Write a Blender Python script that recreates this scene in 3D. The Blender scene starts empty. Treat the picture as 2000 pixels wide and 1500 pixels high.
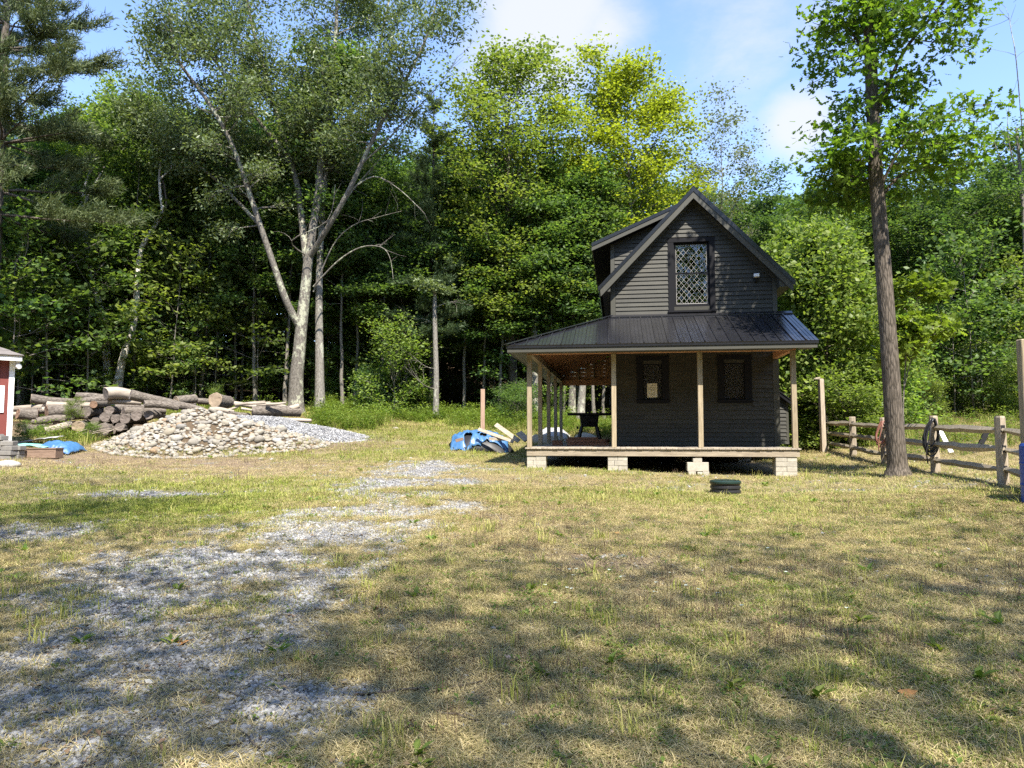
import bpy, bmesh, math, random
import numpy as np
from mathutils import Vector, Matrix

scene = bpy.context.scene
COL = scene.collection
EYE = 1.6
FPX = 1400.0
PITCH = math.atan(93 / 1400.0)

# ------------------------------------------------------------------ camera
cam_data = bpy.data.cameras.new('camera')
cam = bpy.data.objects.new('camera', cam_data)
COL.objects.link(cam)
cam.location = (0, 0, EYE)
cam.rotation_euler = (math.pi / 2 + PITCH, 0, 0)
cam_data.sensor_fit = 'HORIZONTAL'
cam_data.sensor_width = 36.0
cam_data.lens = 36.0 * FPX / 2000.0
cam_data.clip_start = 0.05
cam_data.clip_end = 3000
scene.camera = cam

# ------------------------------------------------------------------ light
SUN_EL = math.radians(55)
SUN_AZ = math.radians(20)          # to the right of straight behind the viewpoint
sun_vec = Vector((math.sin(SUN_AZ) * math.cos(SUN_EL), -math.cos(SUN_AZ) * math.cos(SUN_EL), math.sin(SUN_EL)))
sd = bpy.data.lights.new('sun', 'SUN')
sd.energy = 4.0
sd.angle = math.radians(0.53)
sd.color = (1.0, 0.94, 0.84)
sun = bpy.data.objects.new('sun', sd)
COL.objects.link(sun)
sun.rotation_euler = sun_vec.to_track_quat('Z', 'Y').to_euler()
sun.location = (10, -20, 40)

world = bpy.data.worlds.new('World')
scene.world = world
world.use_nodes = True
wn = world.node_tree.nodes
wl = world.node_tree.links
wn.clear()
w_out = wn.new('ShaderNodeOutputWorld')
w_bg = wn.new('ShaderNodeBackground')
w_sky = wn.new('ShaderNodeTexSky')
w_sky.sky_type = 'NISHITA'
w_sky.sun_disc = False
w_sky.sun_elevation = SUN_EL
w_sky.sun_rotation = math.pi - SUN_AZ
w_sky.air_density = 1.0
w_sky.dust_density = 0.5
w_sky.ozone_density = 1.2
w_bg.inputs['Strength'].default_value = 0.13
w_tc = wn.new('ShaderNodeTexCoord')


def wmath(op, a, b=None, c=None, clamp=False):
    n = wn.new('ShaderNodeMath')
    n.operation = op
    n.use_clamp = clamp
    for i, v in enumerate((a, b, c)):
        if v is None:
            continue
        if isinstance(v, (int, float)):
            n.inputs[i].default_value = v
        else:
            wl.new(v, n.inputs[i])
    return n.outputs[0]


def px_dir(px, py):
    xc, yc = (px - 1000) / FPX, (py - 750) / FPX
    v = Vector((xc, math.cos(PITCH) + yc * math.sin(PITCH), math.sin(PITCH) - yc * math.cos(PITCH)))
    return v.normalized()


w_map = wn.new('ShaderNodeMapping')
w_map.inputs['Scale'].default_value = (1, 1, 2.0)
wl.new(w_tc.outputs['Generated'], w_map.inputs['Vector'])
w_n1 = wn.new('ShaderNodeTexNoise')
w_n1.inputs['Scale'].default_value = 3.2
w_n1.inputs['Detail'].default_value = 7
w_n1.inputs['Roughness'].default_value = 0.6
w_n1.inputs['Distortion'].default_value = 0.4
wl.new(w_map.outputs[0], w_n1.inputs['Vector'])
w_n2 = wn.new('ShaderNodeTexNoise')
w_n2.inputs['Scale'].default_value = 8.0
w_n2.inputs['Detail'].default_value = 8
w_n2.inputs['Roughness'].default_value = 0.65
wl.new(w_map.outputs[0], w_n2.inputs['Vector'])
noise_sum = wmath('ADD', wmath('MULTIPLY', wmath('SUBTRACT', w_n1.outputs['Fac'], 0.5), 1.1), wmath('MULTIPLY', wmath('SUBTRACT', w_n2.outputs['Fac'], 0.5), 0.7))
cloud = None
for (cx, cy, spread, gain) in ((1060, 20, 0.125, 1.15), (1000, 110, 0.085, 0.8), (1560, 235, 0.055, 1.0), (1440, 110, 0.10, 0.18), (1180, 60, 0.07, 0.7)):
    d = px_dir(cx, cy)
    dp = wn.new('ShaderNodeVectorMath')
    dp.operation = 'DISTANCE'
    nrm = wn.new('ShaderNodeVectorMath')
    nrm.operation = 'NORMALIZE'
    wl.new(w_tc.outputs['Generated'], nrm.inputs[0])
    wl.new(nrm.outputs[0], dp.inputs[0])
    dp.inputs[1].default_value = d
    m = wmath('MULTIPLY', wmath('SUBTRACT', 1.0, wmath('DIVIDE', dp.outputs['Value'], spread)), gain)
    m = wmath('MAXIMUM', m, -0.35)
    cloud = m if cloud is None else wmath('MAXIMUM', cloud, m)
c1 = wmath('ADD', cloud, noise_sum)
sm = wn.new('ShaderNodeMapRange')
sm.interpolation_type = 'SMOOTHERSTEP'
sm.inputs['From Min'].default_value = -0.22
sm.inputs['From Max'].default_value = 0.75
wl.new(c1, sm.inputs['Value'])
cm = wmath('MULTIPLY', sm.outputs[0], 0.93)
cm = wmath('ADD', wmath('MULTIPLY', cm, 0.92), 0.03)
w_mix = wn.new('ShaderNodeMix')
w_mix.data_type = 'RGBA'
wl.new(cm, w_mix.inputs['Factor'])
w_tint = wn.new('ShaderNodeMix')
w_tint.data_type = 'RGBA'
w_tint.blend_type = 'MULTIPLY'
w_tint.inputs['Factor'].default_value = 1.0
wl.new(w_sky.outputs['Color'], w_tint.inputs[6])
w_tint.inputs[7].default_value = (0.78, 0.82, 0.95, 1)
wl.new(w_tint.outputs[2], w_mix.inputs[6])
w_mix.inputs[7].default_value = (2.15, 2.2, 2.28, 1)
wl.new(w_mix.outputs[2], w_bg.inputs['Color'])
wl.new(w_bg.outputs[0], w_out.inputs['Surface'])

scene.view_settings.view_transform = 'Standard'
scene.view_settings.look = 'None'
scene.view_settings.gamma = 1
scene.view_settings.use_curve_mapping = False
scene.view_settings.exposure = 1.78

scene.render.engine = 'CYCLES'
cy = scene.cycles
cy.max_bounces = 7
cy.diffuse_bounces = 3
cy.glossy_bounces = 3
cy.transmission_bounces = 4
cy.transparent_max_bounces = 8
cy.caustics_reflective = False
cy.caustics_refractive = False
cy.use_denoising = False
cy.denoising_prefilter = 'ACCURATE'
cy.use_adaptive_sampling = False
cy.adaptive_threshold = 0.008
cy.sample_clamp_indirect = 2

# ------------------------------------------------------------------ helpers
rnd = random.Random(7)
RNG = np.random.default_rng(11)


def ray(px, py):
    xc, yc = (px - 1000) / FPX, (py - 750) / FPX
    return np.array([xc, math.cos(PITCH) + yc * math.sin(PITCH), math.sin(PITCH) - yc * math.cos(PITCH)])


def at(px, py, Y):
    d = ray(px, py)
    d = d * (Y / d[1])
    return Vector((d[0], d[1], d[2] + EYE))


def project(x, y, z):
    z = z - EYE
    c, s = math.cos(PITCH), math.sin(PITCH)
    dep = np.maximum(y * c + z * s, 0.05)
    return 1000 + FPX * x / dep, 750 - FPX * (-y * s + z * c) / dep


def hash2(ix, iy, seed):
    h = (ix.astype(np.int64) * 374761393 + iy.astype(np.int64) * 668265263 + seed * 974634773) & 0xFFFFFFFF
    h = ((h ^ (h >> 13)) * 1274126177) & 0xFFFFFFFF
    h = h ^ (h >> 16)
    return (h & 0xFFFF) / 65535.0


def vnoise(x, y, seed=0):
    x = np.asarray(x, float)
    y = np.asarray(y, float)
    ix, iy = np.floor(x), np.floor(y)
    fx, fy = x - ix, y - iy
    fx, fy = fx * fx * (3 - 2 * fx), fy * fy * (3 - 2 * fy)
    a, b = hash2(ix, iy, seed), hash2(ix + 1, iy, seed)
    c, d = hash2(ix, iy + 1, seed), hash2(ix + 1, iy + 1, seed)
    return (a * (1 - fx) + b * fx) * (1 - fy) + (c * (1 - fx) + d * fx) * fy


def fbm(x, y, seed=0, octv=4):
    t, amp, tot = 0, 0.5, 0
    for i in range(octv):
        t = t + amp * vnoise(x * 2 ** i + i * 17.3, y * 2 ** i - i * 9.1, seed + i)
        tot += amp
        amp *= 0.55
    return t / tot


# terrain heights relative to the eye, thin plate spline through measured points
_TP = np.array([
    (-6, 0, -1.6), (0, 0, -1.6), (6, 0, -1.58), (-5, 4, -1.58), (0, 4, -1.58), (5, 4, -1.55), (-6, 9, -1.45), (0, 9, -1.45), (6, 9, -1.38),
    (-4, 14, -1.26), (4.4, 14.7, -1.25), (0.3, 18, -.90), (3.4, 17.6, -.985), (6.8, 17, -1.06), (8.8, 12.9, -.94), (9.28, 15.8, -.89), (9.83, 19, -.84),
    (10.28, 21.7, -.73), (10.8, 24.7, -.65), (11.4, 28.4, -.5), (2, 24, -.9), (6.5, 22, -1.0), (2.1, 28, -.78), (7, 27, -.8),
    (-3, 20, -.88), (-3, 24, -.60), (-2.5, 27, -.32), (-3, 30, .06), (-4, 33, .35), (-4, 36, .72), (1.8, 31, -.1), (2, 34, .3), (8, 33, .1),
    (-10.5, 22, -.80), (-6.6, 23, -.60), (-13.5, 21, -.66), (-15, 20, -.58), (-12, 26, -.2), (-9, 28, -.0), (-10, 33, .80), (-6, 31, .35), (-15, 28, .05), (-18, 33, .8),
    (14, 24, -.3), (16, 30, .3), (12, 33, .35), (20, 20, 0), (14, 10, -.9), (-12, 10, -1.3), (-20, 15, -.8),
    (-20, 45, 2.0), (0, 45, 1.6), (20, 45, 1.6), (-40, 45, 2.0), (40, 40, 2.0), (-40, 10, -1), (40, 10, -.3), (0, 70, 8.5), (-45, 70, 9), (45, 70, 9), (-30, -20, -1.8), (30, -20, -1.6), (0, -20, -1.7)], float)


def _tps_fit():
    P = _TP[:, :2] / 10
    n = len(P)
    d = np.linalg.norm(P[:, None] - P[None], axis=2)
    K = np.where(d > 0, d * d * np.log(np.maximum(d, 1e-9)), 0) + np.eye(n) * 0.004
    A = np.zeros((n + 3, n + 3))
    A[:n, :n] = K
    A[:n, n] = 1
    A[:n, n + 1:] = P
    A[n:, :n] = A[:n, n:].T
    b = np.zeros(n + 3)
    b[:n] = _TP[:, 2]
    return np.linalg.solve(A, b), P


_W, _PP = _tps_fit()
MOUND = (-10.7, 24.4)
GHEAP = (-8.1, 26.2)


def H(x, y, mounds=True, micro=True):
    x = np.asarray(x, float)
    y = np.asarray(y, float)
    shp = np.broadcast(x, y).shape
    xf, yf = np.broadcast_to(x, shp).ravel(), np.broadcast_to(y, shp).ravel()
    xc, yc = np.clip(xf, -48, 48), np.clip(yf, -24, 72)
    out = np.empty(len(xf))
    n = len(_PP)
    for i in range(0, len(xf), 20000):
        q = np.stack([xc[i:i + 20000], yc[i:i + 20000]], 1) / 10
        d = np.linalg.norm(q[:, None] - _PP[None], axis=2)
        K = np.where(d > 0, d * d * np.log(np.maximum(d, 1e-9)), 0)
        out[i:i + 20000] = K @ _W[:n] + _W[n] + q @ _W[n + 1:]
    if micro:
        out += (fbm(xf * 1.3, yf * 1.3, 3) - .5) * 0.06 + (fbm(xf * 6, yf * 6, 4, 2) - .5) * 0.02
    if mounds:
        dx = xf - MOUND[0]
        r = np.sqrt((dx / np.where(dx > 0, 4.2, 2.9)) ** 2 + ((yf - MOUND[1]) / 2.5) ** 2)
        out += 1.24 * np.clip(1 - r, 0, 1) ** 0.9
    r = out.reshape(shp) + EYE
    return float(r) if shp == () else r


def Hs(x, y):
    return float(H(np.array([x]), np.array([y]))[0])


def ground_px(px, py):
    """first terrain point along the viewing ray of a photo pixel"""
    d = ray(px, py)
    k = np.linspace(2, 70, 1400)
    x, y, z = d[0] / d[1] * k, k, d[2] / d[1] * k + EYE
    g = H(x, y, micro=False)
    i = np.argmax(z < g) if np.any(z < g) else len(k) - 1
    return Vector((x[i], y[i], g[i]))


def new_mesh(name, V, F, mat=None, smooth=False, mi=None):
    V = np.asarray(V, np.float32).reshape(-1, 3)
    me = bpy.data.meshes.new(name)
    if isinstance(F, np.ndarray):
        nf, k = F.shape
        me.vertices.add(len(V))
        me.vertices.foreach_set('co', V.ravel())
        me.loops.add(nf * k)
        me.loops.foreach_set('vertex_index', F.astype(np.int32).ravel())
        me.polygons.add(nf)
        me.polygons.foreach_set('loop_start', np.arange(0, nf * k, k, dtype=np.int32))
        me.update(calc_edges=True)
    else:
        me.from_pydata([tuple(map(float, v)) for v in V], [], [tuple(int(i) for i in f) for f in F])
        me.update()
    if smooth:
        me.polygons.foreach_set('use_smooth', np.ones(len(me.polygons), bool))
    mats = mat if isinstance(mat, (list, tuple)) else ([mat] if mat else [])
    for m in mats:
        me.materials.append(m)
    if mi is not None:
        me.polygons.foreach_set('material_index', np.asarray(mi, np.int32))
    return me


def link(name, me, parent=None, loc=(0, 0, 0), rot=(0, 0, 0), scale=(1, 1, 1)):
    o = bpy.data.objects.new(name, me)
    COL.objects.link(o)
    o.location = loc
    o.rotation_euler = rot
    o.scale = scale if hasattr(scale, '__len__') else (scale,) * 3
    if parent:
        o.parent = parent
    return o


def tag(o, label=None, cat=None, group=None, kind=None):
    if label:
        o['label'] = label
    if cat:
        o['category'] = cat
    if group:
        o['group'] = group
    if kind:
        o['kind'] = kind
    return o


def thing(name, label, cat, loc=(0, 0, 0), rotz=0, group=None):
    o = bpy.data.objects.new(name, None)
    COL.objects.link(o)
    o.empty_display_size = 0.2
    o.location = loc
    o.rotation_euler = (0, 0, rotz)
    return tag(o, label, cat, group)


class MB:
    def __init__(s):
        s.v, s.f, s.n = [], [], 0

    def add(s, V, F):
        s.v.extend([tuple(p) for p in V])
        s.f.extend([tuple(i + s.n for i in q) for q in F])
        s.n = len(s.v)
        return s

    def box(s, x0, x1, y0, y1, z0, z1):
        V = [(x, y, z) for z in (z0, z1) for y in (y0, y1) for x in (x0, x1)]
        return s.add(V, [(0, 2, 3, 1), (4, 5, 7, 6), (0, 1, 5, 4), (2, 6, 7, 3), (0, 4, 6, 2), (1, 3, 7, 5)])

    def hexa(s, p):
        """eight corners: bottom ring of four (ccw from above), top ring of four"""
        return s.add(p, [(3, 2, 1, 0), (4, 5, 6, 7), (0, 1, 5, 4), (1, 2, 6, 5), (2, 3, 7, 6), (3, 0, 4, 7)])

    def prism(s, poly, y0, y1):
        """polygon of (x,z), extruded from y0 to y1"""
        n = len(poly)
        V = [(x, y0, z) for x, z in poly] + [(x, y1, z) for x, z in poly]
        F = [tuple(range(n)), tuple(range(2 * n - 1, n - 1, -1))]
        F += [(i, i + n, (i + 1) % n + n, (i + 1) % n) for i in range(n)]
        return s.add(V, F)

    def bar(s, a, b, w, h, up=(0, 0, 1)):
        a, b = Vector(a), Vector(b)
        d = (b - a).normalized()
        x = d.cross(Vector(up)).normalized()
        y = x.cross(d)
        p = []
        for q in (a, b):
            for (i, j) in ((-1, -1), (1, -1), (1, 1), (-1, 1)):
                p.append(q + x * (i * w / 2) + y * (j * h / 2))
        return s.add(p, [(0, 1, 2, 3), (7, 6, 5, 4), (0, 4, 5, 1), (1, 5, 6, 2), (2, 6, 7, 3), (3, 7, 4, 0)])

    def tube(s, P, R, n=8, caps=True):
        V, F = tube(P, R, n)
        m = len(P)
        F = [tuple(q) for q in F]
        if caps:
            F.append(tuple(range(n - 1, -1, -1)))
            F.append(tuple(range((m - 1) * n, m * n)))
        return s.add(V, F)

    def obj(s, name, mat, parent=None, smooth=False, bevel=0, **kw):
        me = new_mesh(name, s.v, s.f, mat, smooth)
        o = link(name, me, parent, **kw)
        if bevel:
            b = o.modifiers.new('bevel', 'BEVEL')
            b.width = bevel
            b.segments = 1
            b.limit_method = 'ANGLE'
        return o


def tube(P, R, n=8):
    P = np.asarray(P, float)
    R = np.broadcast_to(np.asarray(R, float), (len(P),))
    T = np.gradient(P, axis=0)
    T /= np.maximum(np.linalg.norm(T, axis=1, keepdims=True), 1e-9)
    ref = np.array([0, 0, 1.0]) if abs(T[0][2]) < 0.8 else np.array([0, 1.0, 0])
    V = []
    x = np.cross(ref, T[0])
    for p, r, t in zip(P, R, T):
        x = x - t * (x @ t)
        x /= max(np.linalg.norm(x), 1e-9)
        y = np.cross(t, x)
        a = np.arange(n) * 2 * math.pi / n
        V.append(p + r * (np.cos(a)[:, None] * x + np.sin(a)[:, None] * y))
    V = np.concatenate(V)
    i = np.arange(len(P) - 1)[:, None] * n
    k = np.arange(n)[None]
    k2 = (k + 1) % n
    F = np.stack([i + k, i + k2, i + n + k2, i + n + k], -1).reshape(-1, 4)
    return V, F


# ------------------------------------------------------------------ materials
def nodes(name):
    m = bpy.data.materials.new(name)
    m.use_nodes = True
    nt = m.node_tree
    b = nt.nodes['Principled BSDF']
    return m, nt, b


def nd(nt, typ, **kw):
    n = nt.nodes.new(typ)
    for k, v in kw.items():
        if k in n.inputs.keys():
            n.inputs[k].default_value = v
        else:
            setattr(n, k, v)
    return n


def ramp(nt, fac, stops):
    r = nt.nodes.new('ShaderNodeValToRGB')
    e = r.color_ramp.elements
    while len(e) < len(stops):
        e.new(0.5)
    for q, (p, c) in zip(e, stops):
        q.position = p
        q.color = (*c, 1) if len(c) == 3 else c
    nt.links.new(fac, r.inputs[0])
    return r.outputs[0]


def mixc(nt, fac, a, b, mode='MIX'):
    n = nt.nodes.new('ShaderNodeMix')
    n.data_type = 'RGBA'
    n.blend_type = mode
    for s, v in ((n.inputs['Factor'], fac), (n.inputs[6], a), (n.inputs[7], b)):
        if isinstance(v, (int, float)):
            s.default_value = v
        elif isinstance(v, tuple):
            s.default_value = (*v, 1) if len(v) == 3 else v
        else:
            nt.links.new(v, s)
    return n.outputs[2]


def mth(nt, op, a, b=None, clamp=False):
    n = nt.nodes.new('ShaderNodeMath')
    n.operation = op
    n.use_clamp = clamp
    for i, v in enumerate((a, b)):
        if v is None:
            continue
        if isinstance(v, (int, float)):
            n.inputs[i].default_value = v
        else:
            nt.links.new(v, n.inputs[i])
    return n.outputs[0]


def objcoord(nt, scale, use_random=True):
    tc = nt.nodes.new('ShaderNodeTexCoord')
    mp = nt.nodes.new('ShaderNodeMapping')
    mp.inputs['Scale'].default_value = scale
    nt.links.new(tc.outputs['Object'], mp.inputs['Vector'])
    if use_random:
        oi = nt.nodes.new('ShaderNodeObjectInfo')
        k = mth(nt, 'MULTIPLY', oi.outputs['Random'], 37.0)
        nt.links.new(k, mp.inputs['Location'])
    return mp.outputs[0]


def noise_tex(nt, vec, scale, detail=4, rough=0.55, dist=0):
    n = nt.nodes.new('ShaderNodeTexNoise')
    n.inputs['Scale'].default_value = scale
    n.inputs['Detail'].default_value = detail
    n.inputs['Roughness'].default_value = rough
    n.inputs['Distortion'].default_value = dist
    if vec is not None:
        nt.links.new(vec, n.inputs['Vector'])
    return n.outputs['Fac']


def bump(nt, b, height, strength=0.4, dist=0.01):
    n = nt.nodes.new('ShaderNodeBump')
    n.inputs['Strength'].default_value = strength
    n.inputs['Distance'].default_value = dist
    nt.links.new(height, n.inputs['Height'])
    nt.links.new(n.outputs[0], b.inputs['Normal'])


def mat_wood(name, dark, light, scale=(14, 14, 1.2), rough=0.8, spread=0.25, bump_s=0.35):
    m, nt, b = nodes(name)
    v = objcoord(nt, scale)
    n1 = noise_tex(nt, v, 2.2, 5, 0.6, 0.6)
    n2 = noise_tex(nt, v, 9.0, 3, 0.6)
    f = mth(nt, 'ADD', mth(nt, 'MULTIPLY', n1, 0.7), mth(nt, 'MULTIPLY', n2, 0.3))
    c = ramp(nt, f, [(0.32, dark), (0.62, light)])
    oi = nt.nodes.new('ShaderNodeObjectInfo')
    k = mth(nt, 'ADD', mth(nt, 'MULTIPLY', oi.outputs['Random'], spread), 1 - spread * 0.5)
    hs = nt.nodes.new('ShaderNodeHueSaturation')
    nt.links.new(k, hs.inputs['Value'])
    nt.links.new(c, hs.inputs['Color'])
    nt.links.new(hs.outputs[0], b.inputs['Base Color'])
    b.inputs['Roughness'].default_value = rough
    b.inputs['Specular IOR Level'].default_value = 0.3
    bump(nt, b, f, bump_s, 0.004)
    return m


def mat_paint(name, col, rough=0.55, var=0.25, scale=3.0, bump_s=0.15, spec=0.4, objvar=0.0):
    m, nt, b = nodes(name)
    v = objcoord(nt, (1, 1, 1))
    n1 = noise_tex(nt, v, scale, 6, 0.65)
    n2 = noise_tex(nt, v, scale * 14, 3, 0.6)
    f = mth(nt, 'ADD', mth(nt, 'MULTIPLY', n1, 0.6), mth(nt, 'MULTIPLY', n2, 0.4))
    lo = tuple(c * (1 - var) for c in col)
    hi = tuple(min(1, c * (1 + var)) for c in col)
    c = ramp(nt, f, [(0.3, lo), (0.7, hi)])
    if objvar:
        oi = nt.nodes.new('ShaderNodeObjectInfo')
        hs = nt.nodes.new('ShaderNodeHueSaturation')
        nt.links.new(mth(nt, 'ADD', mth(nt, 'MULTIPLY', oi.outputs['Random'], objvar * 2), 1 - objvar), hs.inputs['Value'])
        nt.links.new(c, hs.inputs['Color'])
        c = hs.outputs[0]
    nt.links.new(c, b.inputs['Base Color'])
    b.inputs['Roughness'].default_value = rough
    b.inputs['Specular IOR Level'].default_value = spec
    if bump_s:
        bump(nt, b, n2, bump_s, 0.003)
    return m


def mat_bark(name, dark, light, lichen=None, scale=1.0, lichen_amt=0.5, ridge=5.0, bump_s=0.9):
    m, nt, b = nodes(name)
    v = objcoord(nt, (ridge * scale, ridge * scale, 0.9 * scale))
    n1 = noise_tex(nt, v, 3.0, 6, 0.65, 0.8)
    vr = nt.nodes.new('ShaderNodeTexVoronoi')
    vr.feature = 'DISTANCE_TO_EDGE'
    vr.inputs['Scale'].default_value = 3.2
    nt.links.new(v, vr.inputs['Vector'])
    crack = ramp(nt, vr.outputs['Distance'], [(0.0, (0, 0, 0)), (0.22, (1, 1, 1))])
    h = mth(nt, 'ADD', mth(nt, 'MULTIPLY', n1, 0.7), mth(nt, 'MULTIPLY', crack, 0.3))
    c = ramp(nt, h, [(0.3, dark), (0.72, light)])
    if lichen:
        v2 = objcoord(nt, (1, 1, 0.7))
        l1 = noise_tex(nt, v2, 5.5, 5, 0.7)
        l2 = noise_tex(nt, v2, 1.1, 3, 0.5)
        lm = mth(nt, 'ADD', l1, mth(nt, 'MULTIPLY', mth(nt, 'SUBTRACT', l2, 0.5), 0.8))
        lf = ramp(nt, lm, [(0.62 - lichen_amt * 0.2, (0, 0, 0)), (0.70 - lichen_amt * 0.2, (1, 1, 1))])
        c = mixc(nt, lf, c, lichen)
    nt.links.new(c, b.inputs['Base Color'])
    b.inputs['Roughness'].default_value = 0.9
    b.inputs['Specular IOR Level'].default_value = 0.15
    bump(nt, b, h, bump_s, 0.03)
    return m


def mat_leaf(name, c0, c1, trans=0.52, tcol=None, rough=0.45, objvar=0.12):
    """foliage: colour differs from leaf to leaf and a little from plant to plant"""
    m = bpy.data.materials.new(name)
    m.use_nodes = True
    nt = m.node_tree
    b = nt.nodes['Principled BSDF']
    out = nt.nodes['Material Output']
    geo = nt.nodes.new('ShaderNodeNewGeometry')
    c = ramp(nt, geo.outputs['Random Per Island'], [(0.0, c0), (1.0, c1)])
    oi = nt.nodes.new('ShaderNodeObjectInfo')
    hs = nt.nodes.new('ShaderNodeHueSaturation')
    nt.links.new(mth(nt, 'ADD', mth(nt, 'MULTIPLY', oi.outputs['Random'], 0.03), 0.485), hs.inputs['Hue'])
    nt.links.new(mth(nt, 'ADD', mth(nt, 'MULTIPLY', oi.outputs['Random'], objvar * 2), 1 - objvar), hs.inputs['Value'])
    nt.links.new(c, hs.inputs['Color'])
    nt.links.new(hs.outputs[0], b.inputs['Base Color'])
    b.inputs['Roughness'].default_value = rough
    b.inputs['Specular IOR Level'].default_value = 0.2
    tr = nt.nodes.new('ShaderNodeBsdfTranslucent')
    tc = mixc(nt, 1.0, hs.outputs[0], tcol or (1.3, 1.4, 0.55), 'MULTIPLY')
    nt.links.new(tc, tr.inputs['Color'])
    mx = nt.nodes.new('ShaderNodeMixShader')
    mx.inputs[0].default_value = trans
    nt.links.new(b.outputs[0], mx.inputs[1])
    nt.links.new(tr.outputs[0], mx.inputs[2])
    nt.links.new(mx.outputs[0], out.inputs['Surface'])
    return m


M = {}
M['siding'] = mat_paint('olive_grey_siding_paint', (0.041, 0.039, 0.030), 0.6, 0.3, 1.3, 0.25, 0.35, 0.16)
M['trimpaint'] = mat_paint('olive_grey_trim_paint', (0.056, 0.054, 0.042), 0.55, 0.15, 2.0, 0.1)
M['blacktrim'] = mat_paint('black_trim_paint', (0.008, 0.008, 0.010), 0.6, 0.2, 3.0, 0.1, 0.15)
M['metal'] = mat_paint('black_painted_steel', (0.013, 0.013, 0.015), 0.24, 0.35, 1.6, 0.10, 0.55, 0.18)
M['deck'] = mat_wood('weathered_deck_wood', (0.20, 0.165, 0.125), (0.40, 0.345, 0.27), (10, 1.2, 10))
M['rim'] = mat_wood('weathered_rim_wood', (0.15, 0.12, 0.085), (0.31, 0.26, 0.19), (1.2, 10, 12))
M['post'] = mat_wood('treated_post_wood', (0.19, 0.15, 0.095), (0.35, 0.285, 0.19), (12, 12, 1.0))
M['rafter'] = mat_wood('red_brown_framing_wood', (0.32, 0.15, 0.075), (0.55, 0.30, 0.16), (3, 8, 8))
M['sheath'] = mat_wood('brown_sheathing_wood', (0.30, 0.155, 0.08), (0.50, 0.28, 0.155), (2, 9, 2))
M['block'] = mat_paint('concrete_block', (0.37, 0.34, 0.28), 0.95, 0.28, 6.0, 0.5, 0.1, 0.10)
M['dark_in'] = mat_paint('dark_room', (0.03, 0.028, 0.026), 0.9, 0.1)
M['lead'] = mat_paint('grey_lead_came', (0.34, 0.325, 0.30), 0.5, 0.15)
M['white'] = mat_paint('white_paint', (0.78, 0.78, 0.76), 0.5, 0.05)
M['paper'] = mat_paint('cream_paper', (0.62, 0.58, 0.46), 0.8, 0.04, bump_s=0)
M['ink'] = mat_paint('grey_print', (0.24, 0.22, 0.18), 0.8, 0.05, bump_s=0)
M['fence'] = mat_wood('weathered_fence_wood', (0.17, 0.135, 0.095), (0.37, 0.31, 0.23), (10, 10, 1.0), bump_s=0.6)
M['rail'] = mat_wood('weathered_rail_wood', (0.17, 0.14, 0.10), (0.38, 0.325, 0.24), (1.0, 10, 10), bump_s=0.6)
M['bark_grey'] = mat_bark('grey_furrowed_bark', (0.085, 0.076, 0.064), (0.26, 0.235, 0.195), scale=1.6)
M['bark_pale'] = mat_bark('pale_grey_bark', (0.115, 0.105, 0.09), (0.27, 0.25, 0.215), lichen=(0.36, 0.36, 0.29), scale=1.5, lichen_amt=0.2)
M['bark_dark'] = mat_bark('dark_bark', (0.045, 0.038, 0.03), (0.15, 0.125, 0.10), scale=1.2)
M['bark_lichen'] = mat_bark('grey_bark_with_lichen', (0.075, 0.066, 0.054), (0.205, 0.185, 0.155), lichen=(0.34, 0.34, 0.25), scale=1.5, lichen_amt=0.36)
M['bark_birch'] = mat_bark('pale_birch_bark', (0.15, 0.13, 0.105), (0.52, 0.49, 0.43), lichen=(0.62, 0.58, 0.5), scale=1.2, lichen_amt=0.6)
M['log_bark'] = mat_bark('weathered_log_bark', (0.06, 0.048, 0.04), (0.235, 0.205, 0.17), scale=2.0)
M['log_bare'] = mat_wood('bare_weathered_log', (0.17, 0.135, 0.10), (0.36, 0.31, 0.25), (10, 10, 1.0), bump_s=0.6)


def mat_cut(name, a, b2):
    m, nt, b = nodes(name)
    v = objcoord(nt, (1, 1, 1))
    w = nt.nodes.new('ShaderNodeTexWave')
    w.wave_type = 'RINGS'
    w.rings_direction = 'Z'
    w.inputs['Scale'].default_value = 14
    w.inputs['Distortion'].default_value = 3
    w.inputs['Detail'].default_value = 3
    nt.links.new(v, w.inputs['Vector'])
    n = noise_tex(nt, v, 8, 4)
    f = mth(nt, 'ADD', mth(nt, 'MULTIPLY', w.outputs['Fac'], 0.4), mth(nt, 'MULTIPLY', n, 0.6))
    c = ramp(nt, f, [(0.25, a), (0.7, b2)])
    nt.links.new(c, b.inputs['Base Color'])
    b.inputs['Roughness'].default_value = 0.9
    bump(nt, b, f, 0.5, 0.01)
    return m


M['cut_dark'] = mat_cut('old_grey_cut_end', (0.07, 0.055, 0.045), (0.20, 0.165, 0.14))
M['cut_tan'] = mat_cut('tan_cut_end', (0.16, 0.11, 0.07), (0.32, 0.25, 0.17))
M['cut_orange'] = mat_cut('orange_cut_end', (0.11, 0.065, 0.042), (0.24, 0.145, 0.09))


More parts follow.
